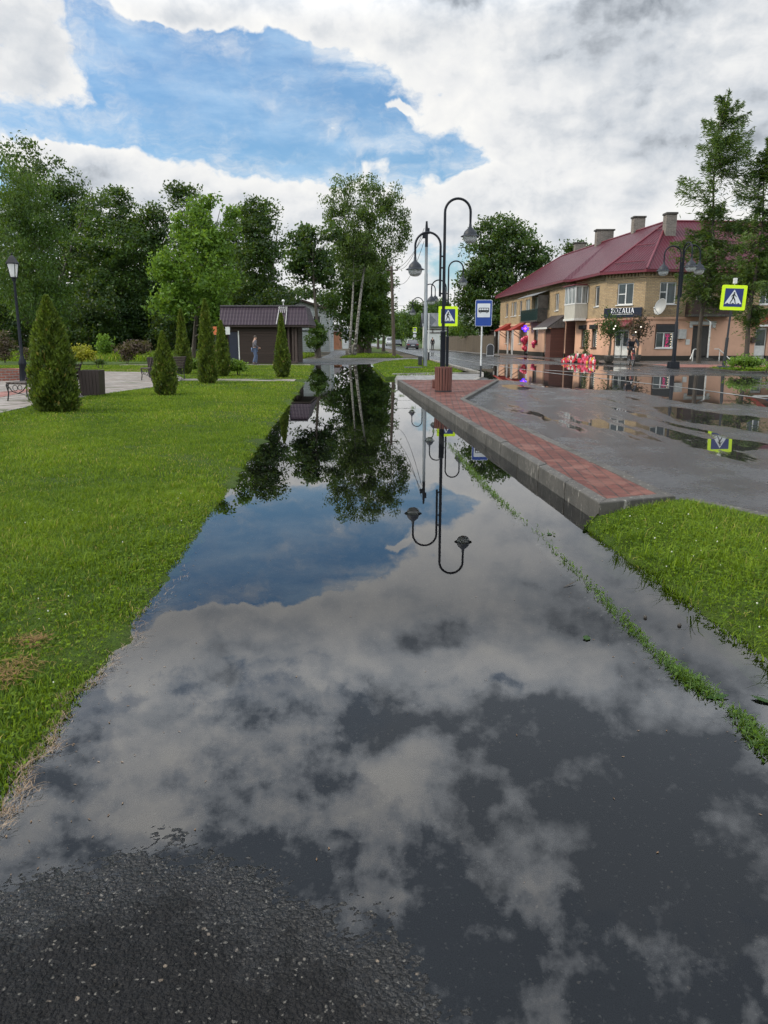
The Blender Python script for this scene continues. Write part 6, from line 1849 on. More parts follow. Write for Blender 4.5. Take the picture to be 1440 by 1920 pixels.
# dark block built in place of the shade in the gap before the chestnut
g = P(926, 664, 92)
sh = empty('gap_shade_block', (g.x + 1.0, 95.5, .06), 0, 'dark block built for the shade in the gap between the fence and the corner building', 'gap_shade_block')
mb = MB(); mb.uv = []; mb.box((0, 0, 1.25), (2.0, 4.0, 2.5)); mb.uv.extend([(v[0] + v[1], v[2]) for v in mb.v]); mb.build('wall', KIOSKB, sh)
mb = MB(); mb.uv = []; roof_face(mb, [Vector((-1.2, -2.2, 2.5)), Vector((1.2, -2.2, 2.5)), Vector((1.2, 2.2, 3.1)), Vector((-1.2, 2.2, 3.1))], ((-1, 0, 0), (1, 0, 0))); mb.build('roof', ROOFD, sh, fix=False)
# ---------------------------------------------------------------- street furniture
LAMPM = M('lamp_black', (.010, .012, .018), .45, var=.3, scale=5, spec=.22)
LAMPG = M('lamp_shade_grey', (.024, .028, .036), .5, var=.2, scale=4, spec=.25)
def opal():
    m, N = new_mat('opal_globe')
    a = N('ShaderNodeBsdfPrincipled', {'Base Color': (.80, .81, .83), 'Roughness': .22})
    b = N('ShaderNodeBsdfTranslucent', {'Color': (.95, .95, .95)})
    finish(N, N('ShaderNodeMixShader', {0: .60, 1: a, 2: b}))
    return m
OPAL = opal()
STEEL = M('galvanised_steel', (.22, .24, .255), .42, .35, var=.35, scale=3, stretch=(2, 2, .6))
CONCP = M('concrete_pole', (.30, .29, .27), .85, var=.3, scale=3)
WOODP = M('pole_wood', (.105, .080, .060), .85, var=.5, scale=6, stretch=(2, 2, .2), bump=.008)

def arc(c, r, a0, a1, n, ax, up=Vector((0, 0, 1))):
    return [Vector(c) + Vector(ax) * (r * math.cos(rad(a0 + (a1 - a0) * i / n))) + up * (r * math.sin(rad(a0 + (a1 - a0) * i / n))) for i in range(n + 1)]

def lantern_head(parent, tip, s=1.0):
    """bell shade with brim over an opal globe, hanging from tip"""
    x, y, z = tip
    mb = MB(); mb.lathe([(.028 * s, 0), (.034 * s, -.005), (.042 * s, -.09 * s), (.06 * s, -.115 * s), (.10 * s, -.15 * s), (.155 * s, -.205 * s), (.18 * s, -.265 * s), (.185 * s, -.285 * s), (.255 * s, -.325 * s), (.258 * s, -.338 * s), (.17 * s, -.325 * s), (.16 * s, -.28 * s)], tip, 22)
    sh = mb.build('lamp_shade', LAMPG, parent, smooth=True)
    mb = MB(); mb.lathe([(.178 * s, -.312 * s), (.186 * s, -.34 * s), (.188 * s, -.375 * s), (.175 * s, -.425 * s), (.14 * s, -.475 * s), (.085 * s, -.505 * s), (.001, -.515 * s)], tip, 20)
    mb.build('globe', OPAL, sh, smooth='all')

def street_lamp(label, loc, rz=0.0, H=5.08, group='arched park lamps along the road'):
    t = empty('street_lamp', loc, rz, label, 'street lamp', group)
    X = Vector((1, 0, 0))
    mb = MB(); mb.lathe([(.13, 0), (.13, .03), (.075, .06), (.072, 1.55), (.078, 1.57), (.078, 1.60), (.048, 1.63)], (0, 0, 0), 14); mb.build('base', LAMPM, t, smooth=True)
    r = .345
    p = [Vector((0, 0, 1.6)), Vector((0, 0, 3.0)), Vector((0, 0, H - r - .02))] + arc((r, 0, H - r), r, 180, 0, 16, X) + [Vector((2 * r, 0, H - r - .30))]
    mb = MB(); mb.tube(p, [.046, .042, .036] + [.034] * 17 + [.030], 10); mb.build('pole', LAMPM, t, smooth=True)
    lantern_head(t, (2 * r, 0, H - r - .29))
    x0 = -.105
    h2 = H - .86
    p = [Vector((x0, 0, h2 - 1.68)), Vector((x0, 0, h2 - r - .02))] + arc((x0 - r, 0, h2 - r), r, 0, 180, 16, X) + [Vector((x0 - 2 * r, 0, h2 - r - .30))]
    mb = MB(); mb.tube(p, [.032] * 2 + [.030] * 17 + [.028], 10); mb.build('side_arm', LAMPM, t, smooth=True)
    lantern_head(t, (x0 - 2 * r, 0, h2 - r - .29))
    mb = MB()
    for z in (h2 - .62, h2 - .92, h2 - 1.60): mb.tube([(x0, 0, z), (0, 0, z)], .022, 8)
    mb.build('link', LAMPM, t, smooth=True)
    return t
L1 = P(831, 735, 22.0); L1.z = .168
street_lamp('nearest tall black lamp with two arched arms, standing behind the slatted bin', (L1.x - .03, 22.0, .168))
street_lamp('second arched lamp, smaller, carrying the crossing sign', (P(838, 690, 38).x, 38, .09))
street_lamp('third arched lamp beside the steel pole', (P(795, 687, 53.0).x, 53.0, .06))
def triple_lamp(label, loc, H=6.15):
    t = empty('street_lamp', loc, 0, label, 'street lamp', 'arched park lamps along the road')
    mb = MB(); mb.box((0, 0, .16), (.52, .52, .34), taper=.9); mb.build('base', LAMPM, t, bevel=.02)
    mb = MB(); mb.tube([(0, 0, .3), (0, 0, 2.3), (0, 0, 2.35), (0, 0, H - .9)], [.11, .085, .06, .05], 12); mb.build('pole', LAMPM, t, smooth=True)
    r = .42
    for ax, hh, off in ((Vector((-1, 0, 0)), H - .12, -.05), (Vector((.15, -1, 0)).normalized(), H, .05), (Vector((1, .1, 0)).normalized(), H - .06, .11)):
        b = Vector((off, 0, 0))
        p = [b + Vector((0, 0, H - 2.6)), b + Vector((0, 0, hh - r))] + arc(b + ax * r + Vector((0, 0, hh - r)), r, 180, 0, 14, ax) + [b + ax * 2 * r + Vector((0, 0, hh - r - .35))]
        mb = MB(); mb.tube(p, .035, 8); mb.build('side_arm', LAMPM, t, smooth=True)
        lantern_head(t, tuple(b + ax * 2 * r + Vector((0, 0, hh - r - .33))), 1.35)
    mb = MB()
    for z in (H - 1.5, H - 2.0, H - 2.5): mb.tube([(-.06, 0, z), (.12, 0, z)], .025, 6)
    mb.build('link', LAMPM, t, smooth=True)
g = G(1262, 690, .114)
triple_lamp('black lamp with three hanging heads on the red paving at the corner', g)
# old style lantern on the left lawn
g = G(46, 719, .06)
t = empty('lantern_post', g, 0, 'black old style lantern post with a tapered glass head at the left edge', 'street lamp')
mb = MB(); mb.lathe([(.17, 0), (.16, .06), (.12, .62), (.14, .66), (.14, .70), (.07, .92), (.060, .95), (.046, 3.0), (.040, 3.42), (.075, 3.44), (.075, 3.50), (.04, 3.53)], n=8); mb.build('pole', LAMPM, t, smooth=True)
mb = MB(); mb.lathe([(.105, 3.56), (.185, 3.98)], n=4, a0=rad(45)); gl = mb.build('lamp_glass', OPAL, t)
mb = MB()
for k in range(4):
    a = rad(45 + 90 * k); mb.tube([(.110 * math.cos(a), .110 * math.sin(a), 3.52), (.195 * math.cos(a), .195 * math.sin(a), 4.0)], .014, 5)
mb.lathe([(.12, 3.52), (.12, 3.56)], n=4, a0=rad(45)); mb.lathe([(.225, 3.985), (.225, 4.01), (.10, 4.20), (.055, 4.25), (.02, 4.27), (.028, 4.31), (.001, 4.36)], n=4, a0=rad(45))
mb.build('lamp_cap', LAMPM, t)

# slatted bin in front of the lamp
g = G(831, 734, .17)
SLAT = M('red_brown_slat', (.155, .055, .040), .5, var=.45, scale=6, stretch=(3, 3, .3))
t = empty('litter_bin', g, rad(8), 'round litter bin of upright red-brown slats at the foot of the lamp', 'litter bin')
mb = MB()
for k in range(18):
    a = 2 * math.pi * k / 18
    c = Vector((.225 * math.cos(a), .225 * math.sin(a), 0))
    i0 = len(mb.v)
    mb.box((0, 0, .345), (.028, .062, .63), taper=1.0)
    mb.v[i0:] = [tuple(Matrix.Rotation(a, 3, 'Z') @ Vector(v) + c * (.94 + .06 * v[2] / .66)) for v in mb.v[i0:]]
mb.build('slat_shell', SLAT, t, bevel=.004)
mb = MB(); mb.lathe([(.195, .02), (.195, .60), (.17, .60), (.17, .1)], n=20); mb.build('liner', DARKM, t, smooth=True)
mb = MB(); mb.lathe([(.235, .0), (.235, .035), (.19, .035)], n=20); mb.build('foot', DARKM, t, smooth=True)
mb = MB()
for z in (.12, .55): mb.lathe([(.200, z), (.207, z), (.207, z + .03), (.200, z + .03)], n=20)
mb.build('band', DARKM, t)
g2 = G(818, 727, .17)
t = empty('concrete_block', (g2.x, g2.y + .05, .17), 0, 'low reddish lamp footing half hidden behind the slatted bin', 'block')
mb = MB(); mb.box((0, 0, .12), (.24, .3, .24)); mb.build('body', SLAT, t, bevel=.02)

# bus stop sign
def rounded(w, h, r, n=5):
    out = []
    for cx, cy, a0 in ((w / 2 - r, h / 2 - r, 0), (-w / 2 + r, h / 2 - r, 90), (-w / 2 + r, -h / 2 + r, 180), (w / 2 - r, -h / 2 + r, 270)):
        out += [(cx + r * math.cos(rad(a0 + 90 * i / n)), cy + r * math.sin(rad(a0 + 90 * i / n))) for i in range(n + 1)]
    return out
SBLUE = M('sign_blue', (.010, .055, .30), .4, var=.15, scale=3)
SDBLUE = M('sign_dark_blue', (.010, .026, .155), .4, var=.15, scale=3)
SWHITE = M('sign_white_face', (.68, .70, .72), .4, var=.08, scale=3)
SLIME = M('sign_fluorescent', (.68, .92, .004), .45, var=.06, scale=3)
SBLACK = M('sign_black', (.008, .009, .012), .45)
def flat(name, poly, y, m, parent, th=.004, ox=0, oz=0):
    mb = MB(); mb.plate([(p[0] + ox, p[1] + oz) for p in poly], (0, y, 0), (1, 0, 0), (0, 0, 1), th)
    return mb.build(name, m, parent)
BY = 29.4
g = P(901, 708, BY)
t = empty('bus_stop_sign', (g.x, BY, .165), rad(-2), 'blue bus stop sign with a white panel and black bus on a white post', 'road sign')
w, h = 31.5 * mpp(587, BY), 48 * mpp(587, BY)
zc = P(904, 587, BY).z - .165
mb = MB(); mb.tube([(0, .03, .42), (0, .03, zc + h * .4)], .030, 10); mb.build('post', M('post_white', (.60, .61, .60), .5, var=.2), t, smooth=True)
mb = MB(); mb.tube([(0, .03, 0), (0, .03, .43)], .033, 10); mb.build('post_foot', DARKM, t, smooth=True)
xo = .05
flat('sign_plate', rounded(w, h, .05), 0, SWHITE, t, .012, xo, zc)
face = flat('blue_face', rounded(w - .03, h - .03, .04), -.0135, SBLUE, t, .003, xo, zc)
pw, ph = w * .76, h * .52
pan = flat('white_panel', rounded(pw, ph, .02), -.0185, SWHITE, t, .003, xo, zc + h * .10)
bw, bh = pw * .82, pw * .36
bx, bz = xo, zc + h * .11
body = [(-bw / 2, -bh * .42), (-bw / 2 - .002, -bh * .05), (-bw * .47, bh * .42), (-bw * .42, bh * .5), (bw * .46, bh * .5), (bw / 2, bh * .35), (bw / 2, -bh * .42)]
bus = flat('bus_symbol', body, -.0232, SBLACK, t, .003, bx, bz)
mb = MB()
for k in range(4):
    a0 = -bw * .44 + k * bw * .228
    mb.plate([(bx + a0, bz + bh * .02), (bx + a0 + bw * .185, bz + bh * .02), (bx + a0 + bw * .185, bz + bh * .36), (bx + a0 + (.012 if k == 0 else 0), bz + bh * .36)], (0, -.0275, 0), (1, 0, 0), (0, 0, 1), .002)
mb.build('bus_windows', SWHITE, bus)
mb = MB()
for cx in (-bw * .30, bw * .30):
    mb.plate([(bx + cx + bh * .20 * math.cos(rad(20 * i)), bz - bh * .44 + bh * .20 * math.sin(rad(20 * i))) for i in range(18)], (0, -.0238, 0), (1, 0, 0), (0, 0, 1), .003)
mb.build('bus_wheels', SBLACK, bus)
mb = MB()
for cx in (-bw * .30, bw * .30):
    mb.plate([(bx + cx + bh * .09 * math.cos(rad(30 * i)), bz - bh * .44 + bh * .09 * math.sin(rad(30 * i))) for i in range(12)], (0, -.028, 0), (1, 0, 0), (0, 0, 1), .002)
mb.build('wheel_hubs', SWHITE, bus)

# pedestrian crossing signs
def crossing_face(t, s, zc, xo=0.0, mirror=1, border=.135):
    flat('backing_board', rounded(s, s, s * .06), 0, SLIME, t, .02, xo, zc)
    b = s * (1 - 2 * border)
    f = flat('blue_face', [(-b / 2, -b / 2), (b / 2, -b / 2), (b / 2, b / 2), (-b / 2, b / 2)], -.0215, SDBLUE, t, .003, xo, zc)
    tri = flat('white_triangle', [(-b * .46, -b * .34), (b * .46, -b * .34), (0, b * .44)], -.0262, SWHITE, f, .003, xo, zc)
    mb = MB()
    k = b * mirror
    def stroke(x0, z0, x1, z1, w0, w1):
        d = Vector((x1 - x0, z1 - z0)); n = Vector((-d.y, d.x)).normalized()
        q = [(x0 + n.x * w0, z0 + n.y * w0), (x1 + n.x * w1, z1 + n.y * w1), (x1 - n.x * w1, z1 - n.y * w1), (x0 - n.x * w0, z0 - n.y * w0)]
        mb.plate([(xo + p[0] * k, zc + p[1] * b) for p in q], (0, -.0305, 0), (1, 0, 0), (0, 0, 1), .003)
    mb.plate([(xo + .015 * k + .048 * b * math.cos(rad(24 * i)), zc + .255 * b + .048 * b * math.sin(rad(24 * i))) for i in range(15)], (0, -.0305, 0), (1, 0, 0), (0, 0, 1), .003)
    stroke(.0, .205, -.03, .02, .050, .040)
    stroke(-.03, .03, -.075, -.13, .038, .026); stroke(-.075, -.12, -.17, -.30, .030, .018)
    stroke(-.02, .02, .075, -.12, .038, .028); stroke(.07, -.11, .115, -.31, .028, .018); stroke(.11, -.305, .17, -.305, .018, .014); stroke(-.17, -.30, -.12, -.315, .016, .012)
    stroke(.03, .17, .10, .08, .026, .018); stroke(.10, .085, .16, .03, .018, .012)
    stroke(-.03, .17, -.10, .10, .026, .018); stroke(-.10, .105, -.12, .02, .018, .012)
    for a0 in (-.36, -.06, .24): stroke(a0, -.318, a0 + .10, -.318, .022, .022)
    mb.build('walking_figure', SBLACK, tri)
t = empty('crossing_sign', (P(838, 690, 37.85).x, 37.85, .09), 0, 'pedestrian crossing sign with lime border fixed behind the nearest lamp post', 'road sign', 'pedestrian crossing signs')
crossing_face(t, .92, P(838.5, 593, 37.85).z - .09, .01)
mb = MB()
for dz in (-.2, .25): mb.box((0, .10, P(838.5, 593, 37.85).z - .09 + dz), (.14, .16, .04))
mb.build('clamp', DARKM, t)
RY = 37.6
g = P(1357, 692, RY)
t = empty('crossing_sign', (g.x, RY, .19), rad(-6), 'large pedestrian crossing sign with lime border on a dark leaning post at the right', 'road sign', 'pedestrian crossing signs')
zc = P(1371, 558, RY).z - .19
t.rotation_euler = (0, rad(2.0), rad(-6))
crossing_face(t, 45.5 * mpp(558, RY), zc, .02)
mb = MB(); mb.tube([(0, .06, 0), (0, .06, 1.45), (0, .06, 1.47), (0, .06, zc + .3)], [.085, .075, .05, .045], 10); mb.build('post', DARKM, t, smooth=True)
mb = MB(); mb.box((0, .06, .04), (.5, .4, .20)); mb.build('foot', M('foot_grey', (.05, .052, .065), .6), t, bevel=.02)
mb = MB(); mb.box((.02, .06, zc + .76), (.16, .14, .26)); mb.tube([(.0, .06, zc + .3), (.02, .06, zc + .65)], .03, 6); mb.build('solar_unit', WHITEP, t, bevel=.015)
# small far signs
def far_sign(label, px, py, s_px, Y, plate=False):
    g = P(px, py, Y)
    t = empty('crossing_sign', (g.x, Y, .1), 0, label, 'road sign', 'pedestrian crossing signs')
    s = s_px * mpp(py, Y)
    crossing_face(t, s, g.z - .1)
    mb = MB(); mb.tube([(0, .06, 0), (0, .06, g.z + .2)], .04, 6); mb.build('post', GREYM, t)
    if plate:
        mb = MB(); mb.box((0, .0, g.z - .1 - s * .72), (s * .9, .02, s * .36)); mb.build('extra_plate', SWHITE, t)
far_sign('tiny far crossing sign with a white plate below it, above the dark car', 777.8, 617.5, 7.6, 140, True)
far_sign('tiny far crossing sign farther left beyond the dark car', 759.8, 624, 6.4, 165)
g = P(777.5, 629.5, 138)
t = empty('round_sign', (g.x, 138, .1), 0, 'tiny round white traffic sign on a pole above the dark car', 'road sign')
mb = MB(); mb.plate([(.30 * math.cos(rad(20 * i)), .30 * math.sin(rad(20 * i))) for i in range(18)], (0, 0, g.z - .1), (1, 0, 0), (0, 0, 1), .02); mb.build('plate', SWHITE, t)
mb = MB(); mb.tube([(0, .03, 0), (0, .03, g.z)], .035, 6); mb.build('post', GREYM, t)
# grey back of a diamond road sign
DY = 56
g = P(803.5, 680, DY)
t = empty('diamond_sign', (g.x, DY, .08), rad(-12), 'grey back of a diamond shaped road sign right of the steel pole', 'road sign')
zc = P(806, 601, DY).z - .08
s = 13.5 * mpp(601, DY)
mb = MB(); mb.plate([(-s, 0), (0, -s), (s, 0), (0, s)], (0.0, 0, zc), (1, 0, 0), (0, 0, 1), .012); mb.build('plate', M('sign_back_grey', (.17, .18, .20), .5, .3), t)
mb = MB(); mb.tube([(0, -.04, 0), (0, -.04, .6)], .07, 8); mb.build('foot', DARKM, t)
mb = MB(); mb.tube([(0, -.04, .6), (0, -.04, zc + s)], .045, 8); mb.build('post', M('post_white', (.60, .61, .60), .5, var=.2), t, smooth=True)
mb = MB()
for dz in (-.3, .3): mb.beam((-s * .5, -.02, zc + dz), (s * .5, -.02, zc + dz), .03, .05)
mb.build('brace', GREYM, t)

# steel pole with dark top
MY = 45.0
g = G(797, 687, .09)
t = empty('steel_pole', (g.x, g.y, .06), 0, 'tall galvanised steel pole with a dark top beside the grass island', 'pole')
zt = P(797, 417, g.y).z; zk = P(797, 465, g.y).z
mb = MB(); mb.tube([(0, 0, 0), (0, 0, 3.2), (0, 0, 3.22), (0, 0, zk - 1.4), (0, 0, zk - 1.38), (0, 0, zk)], [.112, .104, .096, .092, .080, .078], 12); mb.build('shaft', STEEL, t, smooth=True)
mb = MB(); mb.tube([(0, 0, zk - .01), (0, 0, zt - .4), (0, 0, zt)], [.085, .08, .05], 10)
mb.box((-.12, 0, zt - .75), (.2, .1, .25)); mb.box((.1, 0, zt - .5), (.12, .12, .3)); mb.build('cable_head', LAMPM, t, smooth=True)
mb = MB(); mb.box((-.28, .05, .35), (.22, .3, .5)); mb.build('junction_box', DARKM, t, bevel=.02)
# wooden pole and cables
WY = 69
g = P(739, 667, WY)
t = empty('wooden_pole', (g.x, WY, .05), 0, 'old wooden utility pole with a crossbar and insulators near the birch', 'pole')
zt = P(734, 500, WY).z
dx = P(734, 500, WY).x - g.x
mb = MB(); mb.tube([(0, 0, 0), (dx * .5, 0, zt * .5), (dx, 0, zt)], [.17, .14, .11], 10); mb.build('shaft', WOODP, t, smooth=True)
mb = MB(); mb.beam((dx - .45, -.1, zt - .35), (dx + .55, -.1, zt - .35), .07, .09); mb.beam((dx, -.1, zt - 1.9), (dx + .7, -.1, zt - 1.45), .05, .05); mb.build('crossbar', WOODP, t)
for xx in (-.42, .5):
    mb = MB(); mb.lathe([(.03, 0), (.06, .03), (.05, .09), (.03, .13)], (dx + xx, -.1, zt - .30), 8); mb.build('insulator', DARKM, t, smooth=True)
mb = MB(); mb.tube([(dx * .4, -.13, zt - 3.3), (dx * .4 + 2.0, -.13, zt - 3.3), (dx * .4 + 2.0, -.13, zt - 4.0), (dx * .4 + .2, -.13, zt - 4.0)], .012, 4); mb.build('cable_frame', DARKM, t)
top = P(797, 435, 45)
for i, (xx, dz) in enumerate(((.5, -.2), (-.42, -.2), (.65, -1.45))):
    a = Vector((g.x + dx + xx, WY - .1, .05 + zt + dz)); b = Vector((top.x - .05, 45, top.z - .35 * i + .2))
    pts = [a.lerp(b, k / 16) + Vector((0, 0, -.75 * 4 * (k / 16) * (1 - k / 16))) for k in range(17)]
    mb = MB(); mb.tube(pts, .014, 5)
    tag(mb.build('power_cable', DARKM, smooth=True), ('upper sagging cable from the wooden pole to the steel pole', 'sagging cable from the left insulator of the wooden pole', 'lowest cable hung from the stay of the wooden pole')[i], 'cable', 'cables between the two poles')

# paved edge furniture on the left
IRON = M('cast_iron', (.018, .016, .016), .45, var=.3)
BENCHW = M('bench_wood', (.075, .055, .045), .6, var=.4, scale=8, stretch=(1, .3, 3))
def bench(label, loc, rz, L=1.9):
    t = empty('park_bench', loc, rz, label, 'bench', 'park benches along the plaza edge')
    mb = MB()
    for k in range(5): mb.box((-.20 + k * .115, L / 2, .44 + .006 * math.cos(k * 1.5)), (.095, L, .035))
    mb.build('seat', BENCHW, t, bevel=.006)
    mb = MB()
    for k in range(4): mb.box((.33 + .038 * k, L / 2, .53 + .095 * k), (.03, L, .08), ry=rad(20))
    mb.build('backrest', BENCHW, t, bevel=.006)
    for y in (.04, L - .04):
        mb = MB()
        mb.tube([(-.27, y, 0), (-.22, y, .2), (-.27, y, .40), (-.24, y, .425), (.28, y, .425)], .018, 6)
        mb.tube([(.36, y, 0), (.30, y, .2), (.33, y, .42), (.47, y, .86)], .018, 6)
        mb.tube([(-.25, y, .40), (-.10, y, .23), (.06, y, .19), (.20, y, .26), (.33, y, .40)], .014, 6)
        mb.tube([(-.20, y, .42), (-.23, y, .22), (-.10, y, .23)], .012, 5); mb.tube([(.30, y, .42), (.31, y, .15), (.06, y, .19)], .012, 5)
        for cx, cz, r in ((-.02, .32, .07), (.12, .33, .06)):
            mb.tube([(cx + r * math.cos(rad(30 * i)), y, cz + r * math.sin(rad(30 * i))) for i in range(13)], .009, 5, caps=False)
        mb.build('end_frame', IRON, t, smooth=True)
    return t
g = G(30, 752, .07)
bench('cast iron and wood bench half hidden by the largest conifer', (g.x, g.y, .066), rad(-14), 2.1)
g = G(272, 713, .07)
bench('farther iron bench left of the squat conifer', (g.x, g.y, .066), rad(-38), 1.6)
BINW = M('bin_dark_boards', (.032, .020, .017), .5, var=.4, scale=6, stretch=(4, 4, .3))
def box_bin(label, loc, rz, w=.55, h=.66):
    t = empty('litter_bin', loc, rz, label, 'litter bin', 'dark box bins beside the benches')
    mb = MB()
    n = 6
    for side in range(4):
        for k in range(n):
            i0 = len(mb.v)
            u = -w / 2 + w * (k + .5) / n
            mb.box((u, -w / 2 + .012 * (side % 2), h / 2 + .02), (w / n - .006, .024, h))
            mb.turn(side * math.pi / 2, i0)
    mb.v = [(v[0] * (.92 + .08 * v[2] / h), v[1] * (.92 + .08 * v[2] / h), v[2]) for v in mb.v]
    mb.build('slat_shell', BINW, t, bevel=.003)
    mb = MB(); mb.box((0, 0, h * .45), (w * .84, w * .84, h * .82)); mb.build('liner', DARKM, t)
    mb = MB(); mb.box((0, 0, .015), (w * .8, w * .8, .03)); mb.build('foot', DARKM, t)
g = G(175, 741, .07)
box_bin('large dark slatted box bin right of the largest conifer', (g.x, g.y, .066), rad(4))
g = G(284, 709, .07)
box_bin('dark box bin beside the farther bench', (g.x - .05, g.y + .7, .066), rad(10), .50, .78)
# low brick planter at the left edge
g = G(-12, 714, .06)
t = empty('brick_planter', (g.x, g.y + .6, .05), rad(5), 'low round brick planter cut by the left edge', 'planter')
mb = MB(); mb.uv = []; mb.lathe([(.80, 0), (.80, .42), (.62, .42), (.62, .2)], n=24)
mb.uv = [(math.atan2(v[1], v[0]) * .8, v[2]) for v in mb.v]
mb.build('wall', brick_mat('red_brick', (.30, .10, .07), (.22, .08, .06), (.25, .22, .2)), t)
mb = MB(); mb.lathe([(.61, .34), (.3, .40), (.001, .42)], n=20); mb.build('soil', MUD, t)
# manhole plate on the island
g = G(775, 690, .10)
mb = MB(); mb.box((0, 0, 0), (.95, .8, .06)); o = mb.build('drain_cover', DARKM, bevel=.01); o.location = (g.x, g.y, .12); tag(o, 'dark flat drain cover set in the grass island', 'drain cover')

# A-board on the pavement
AY = 70
g = P(919, 668, AY)
t = empty('pavement_board', (g.x, AY, .11), rad(-8), 'dark arched pavement board with white print before the corner building', 'sign')
wA = 14 * mpp(655, AY); hA = 23 * mpp(655, AY)
pl = [(-wA / 2, 0), (wA / 2, 0), (wA / 2, hA * .7)] + [(wA / 2 * math.cos(rad(a)), hA * .7 + hA * .3 * math.sin(rad(a))) for a in range(15, 180, 15)] + [(-wA / 2, hA * .7)]
mb = MB(); mb.plate(pl, (0, 0, 0), (1, 0, 0), (0, .12, 1), .03); mb.build('frame', M('board_frame', (.42, .42, .42), .5), t)
mb = MB(); mb.plate([(p[0] * .86, .1 + p[1] * .86) for p in pl], (0, -.034, 0), (1, 0, 0), (0, .12, 1), .006); mb.build('panel', SBLACK, t)
mb = MB()
for i, w_ in enumerate((.5, .34, .56, .45, .52)): mb.box((0, -.025 + .12 * (hA * .78 - i * .13), hA * .78 - i * .13), (w_ * wA, .01, .05))
mb.build('print_lines', SWHITE, t)
mb = MB(); mb.box((0, .30, hA * .42), (wA * .8, .03, hA * .85), rx=rad(14)); mb.build('rear_leg', DARKM, t)

# wreath arrangement by the wing A wall
FL = [M('flower_red', (.60, .03, .05), .6), M('flower_pink', (.72, .12, .22), .6), M('flower_white', (.72, .66, .58), .6), M('flower_yellow', (.72, .45, .06), .6)]
LEAFG = M('plastic_leaf', (.03, .07, .025), .5)
fdir = fA.d
base = fA.pt(fA.L - 3.2, .12, 1.0)
mid = (G(1094, 681, .11))
t = empty('flower_display', (mid.x, mid.y, .11), rad(-80), 'heap of red and pink artificial wreaths laid out against the shop wall', 'flowers')
for k in range(4):
    mb = MB()
    for i in range((46, 34, 16, 10)[k]):
        u = random.uniform(-2.5, 2.5); hh = (1 - (u / 2.6) ** 2) * random.uniform(.15, .55)
        z = random.uniform(.05, .15 + hh); y = .15 - .55 * (1 - z / .95) + random.uniform(-.08, .08)
        r = random.uniform(.07, .12)
        for pt in range(5):
            a = pt * 1.257 + i
            mb.ball((u + r * .6 * math.cos(a), y - .02, z + r * .6 * math.sin(a)), (r * .55, r * .35, r * .55), 6, 4)
        mb.ball((u, y - .05, z), r * .35, 5, 4)
    mb.turn(0)
    mb.build('blossoms', FL[k], t, smooth=True)
mb = MB()
for i in range(150):
    u = random.uniform(-2.7, 2.7); hh = (1 - (u / 2.8) ** 2) * .5
    z = random.uniform(.0, .12 + hh); y = .2 - .5 * (1 - z / .95) + random.uniform(-.05, .1)
    a = random.uniform(0, 6.28); L = random.uniform(.12, .25)
    d = Vector((math.cos(a), -.3, abs(math.sin(a)))) * L; s_ = Vector((-math.sin(a), 0, math.cos(a))) * .05
    p = Vector((u, y, z)); mb.add([p, p + d * .5 + s_, p + d, p + d * .5 - s_], [(0, 1, 2, 3)])
mb.build('greenery', LEAFG, t, fix=False)
mb = MB(); mb.beam((-2.2, .25, .05), (2.2, .25, .05), .1, .1); mb.build('stand', DARKM, t)
# flower trees flanking the shop door
GBULB = emit_mat('garden_bulb', (1, .92, .8), 1.1)
TRUNKM = M('decor_trunk', (.10, .075, .05), .8)
for px, py, lab, H_ in ((1141, 680, 'artificial tree in a stone pot left of the white shop door', 3.2), (1193, 678, 'artificial tree right of the white shop door behind the cyclist', 3.0)):
    g = G(px, py, .11)
    t = empty('potted_tree', (g.x, g.y, .11), 0, lab, 'potted tree', 'trees flanking the shop door')
    mb = MB(); mb.lathe([(.20, 0), (.28, .1), (.32, .42), (.26, .46), (.22, .40)], n=12); mb.build('pot', CONCRETE, t, smooth=True)
    mb = MB(); mb.tube([(0, 0, .3), (.06, 0, 1.2), (0, .02, 2.3)], [.09, .07, .04], 8)
    for k in range(8): mb.tube([(.03, 0, 1.5), (.35 * math.cos(k), .3 * math.sin(k), 1.9 + .1 * (k % 4))], [.03, .01], 5)
    mb.build('trunk', TRUNKM, t, smooth=True, fix=False)
    C = RNG.normal(0, 1, (1100, 3)) * np.array([.38, .30, .42]) + np.array([0, 0, 2.25])
    leaf_mesh('crown', C, RNG.uniform(.10, .20, 1100), np.clip(RNG.normal(.4, .2, 1100), 0, .8), L_PURPLE if px > 1160 else L_DARK, t, .5)
    for k in range(2):
        mb = MB(); mb.ball((random.uniform(-.35, .35), -.42, random.uniform(1.9, 2.5)), .052, 8, 6)
        mb.build('bulb', GBULB, t, smooth=True)
g = G(1103, 676, .11)
t = empty('potted_tree', (g.x - .1, g.y + .4, .11), 0, 'slim dark clipped column plant between the two curtained windows', 'potted tree')
mb = MB(); mb.lathe([(.14, 0), (.19, .3), (.16, .3)], n=10); mb.build('pot', DARKM, t)
C = np.stack([RNG.normal(0, .10, 700), RNG.normal(0, .10, 700), RNG.uniform(.3, 2.1, 700)], 1)
leaf_mesh('crown', C, RNG.uniform(.08, .14, 700), np.clip(RNG.normal(.3, .2, 700), 0, .8), L_DARK, t, .5)

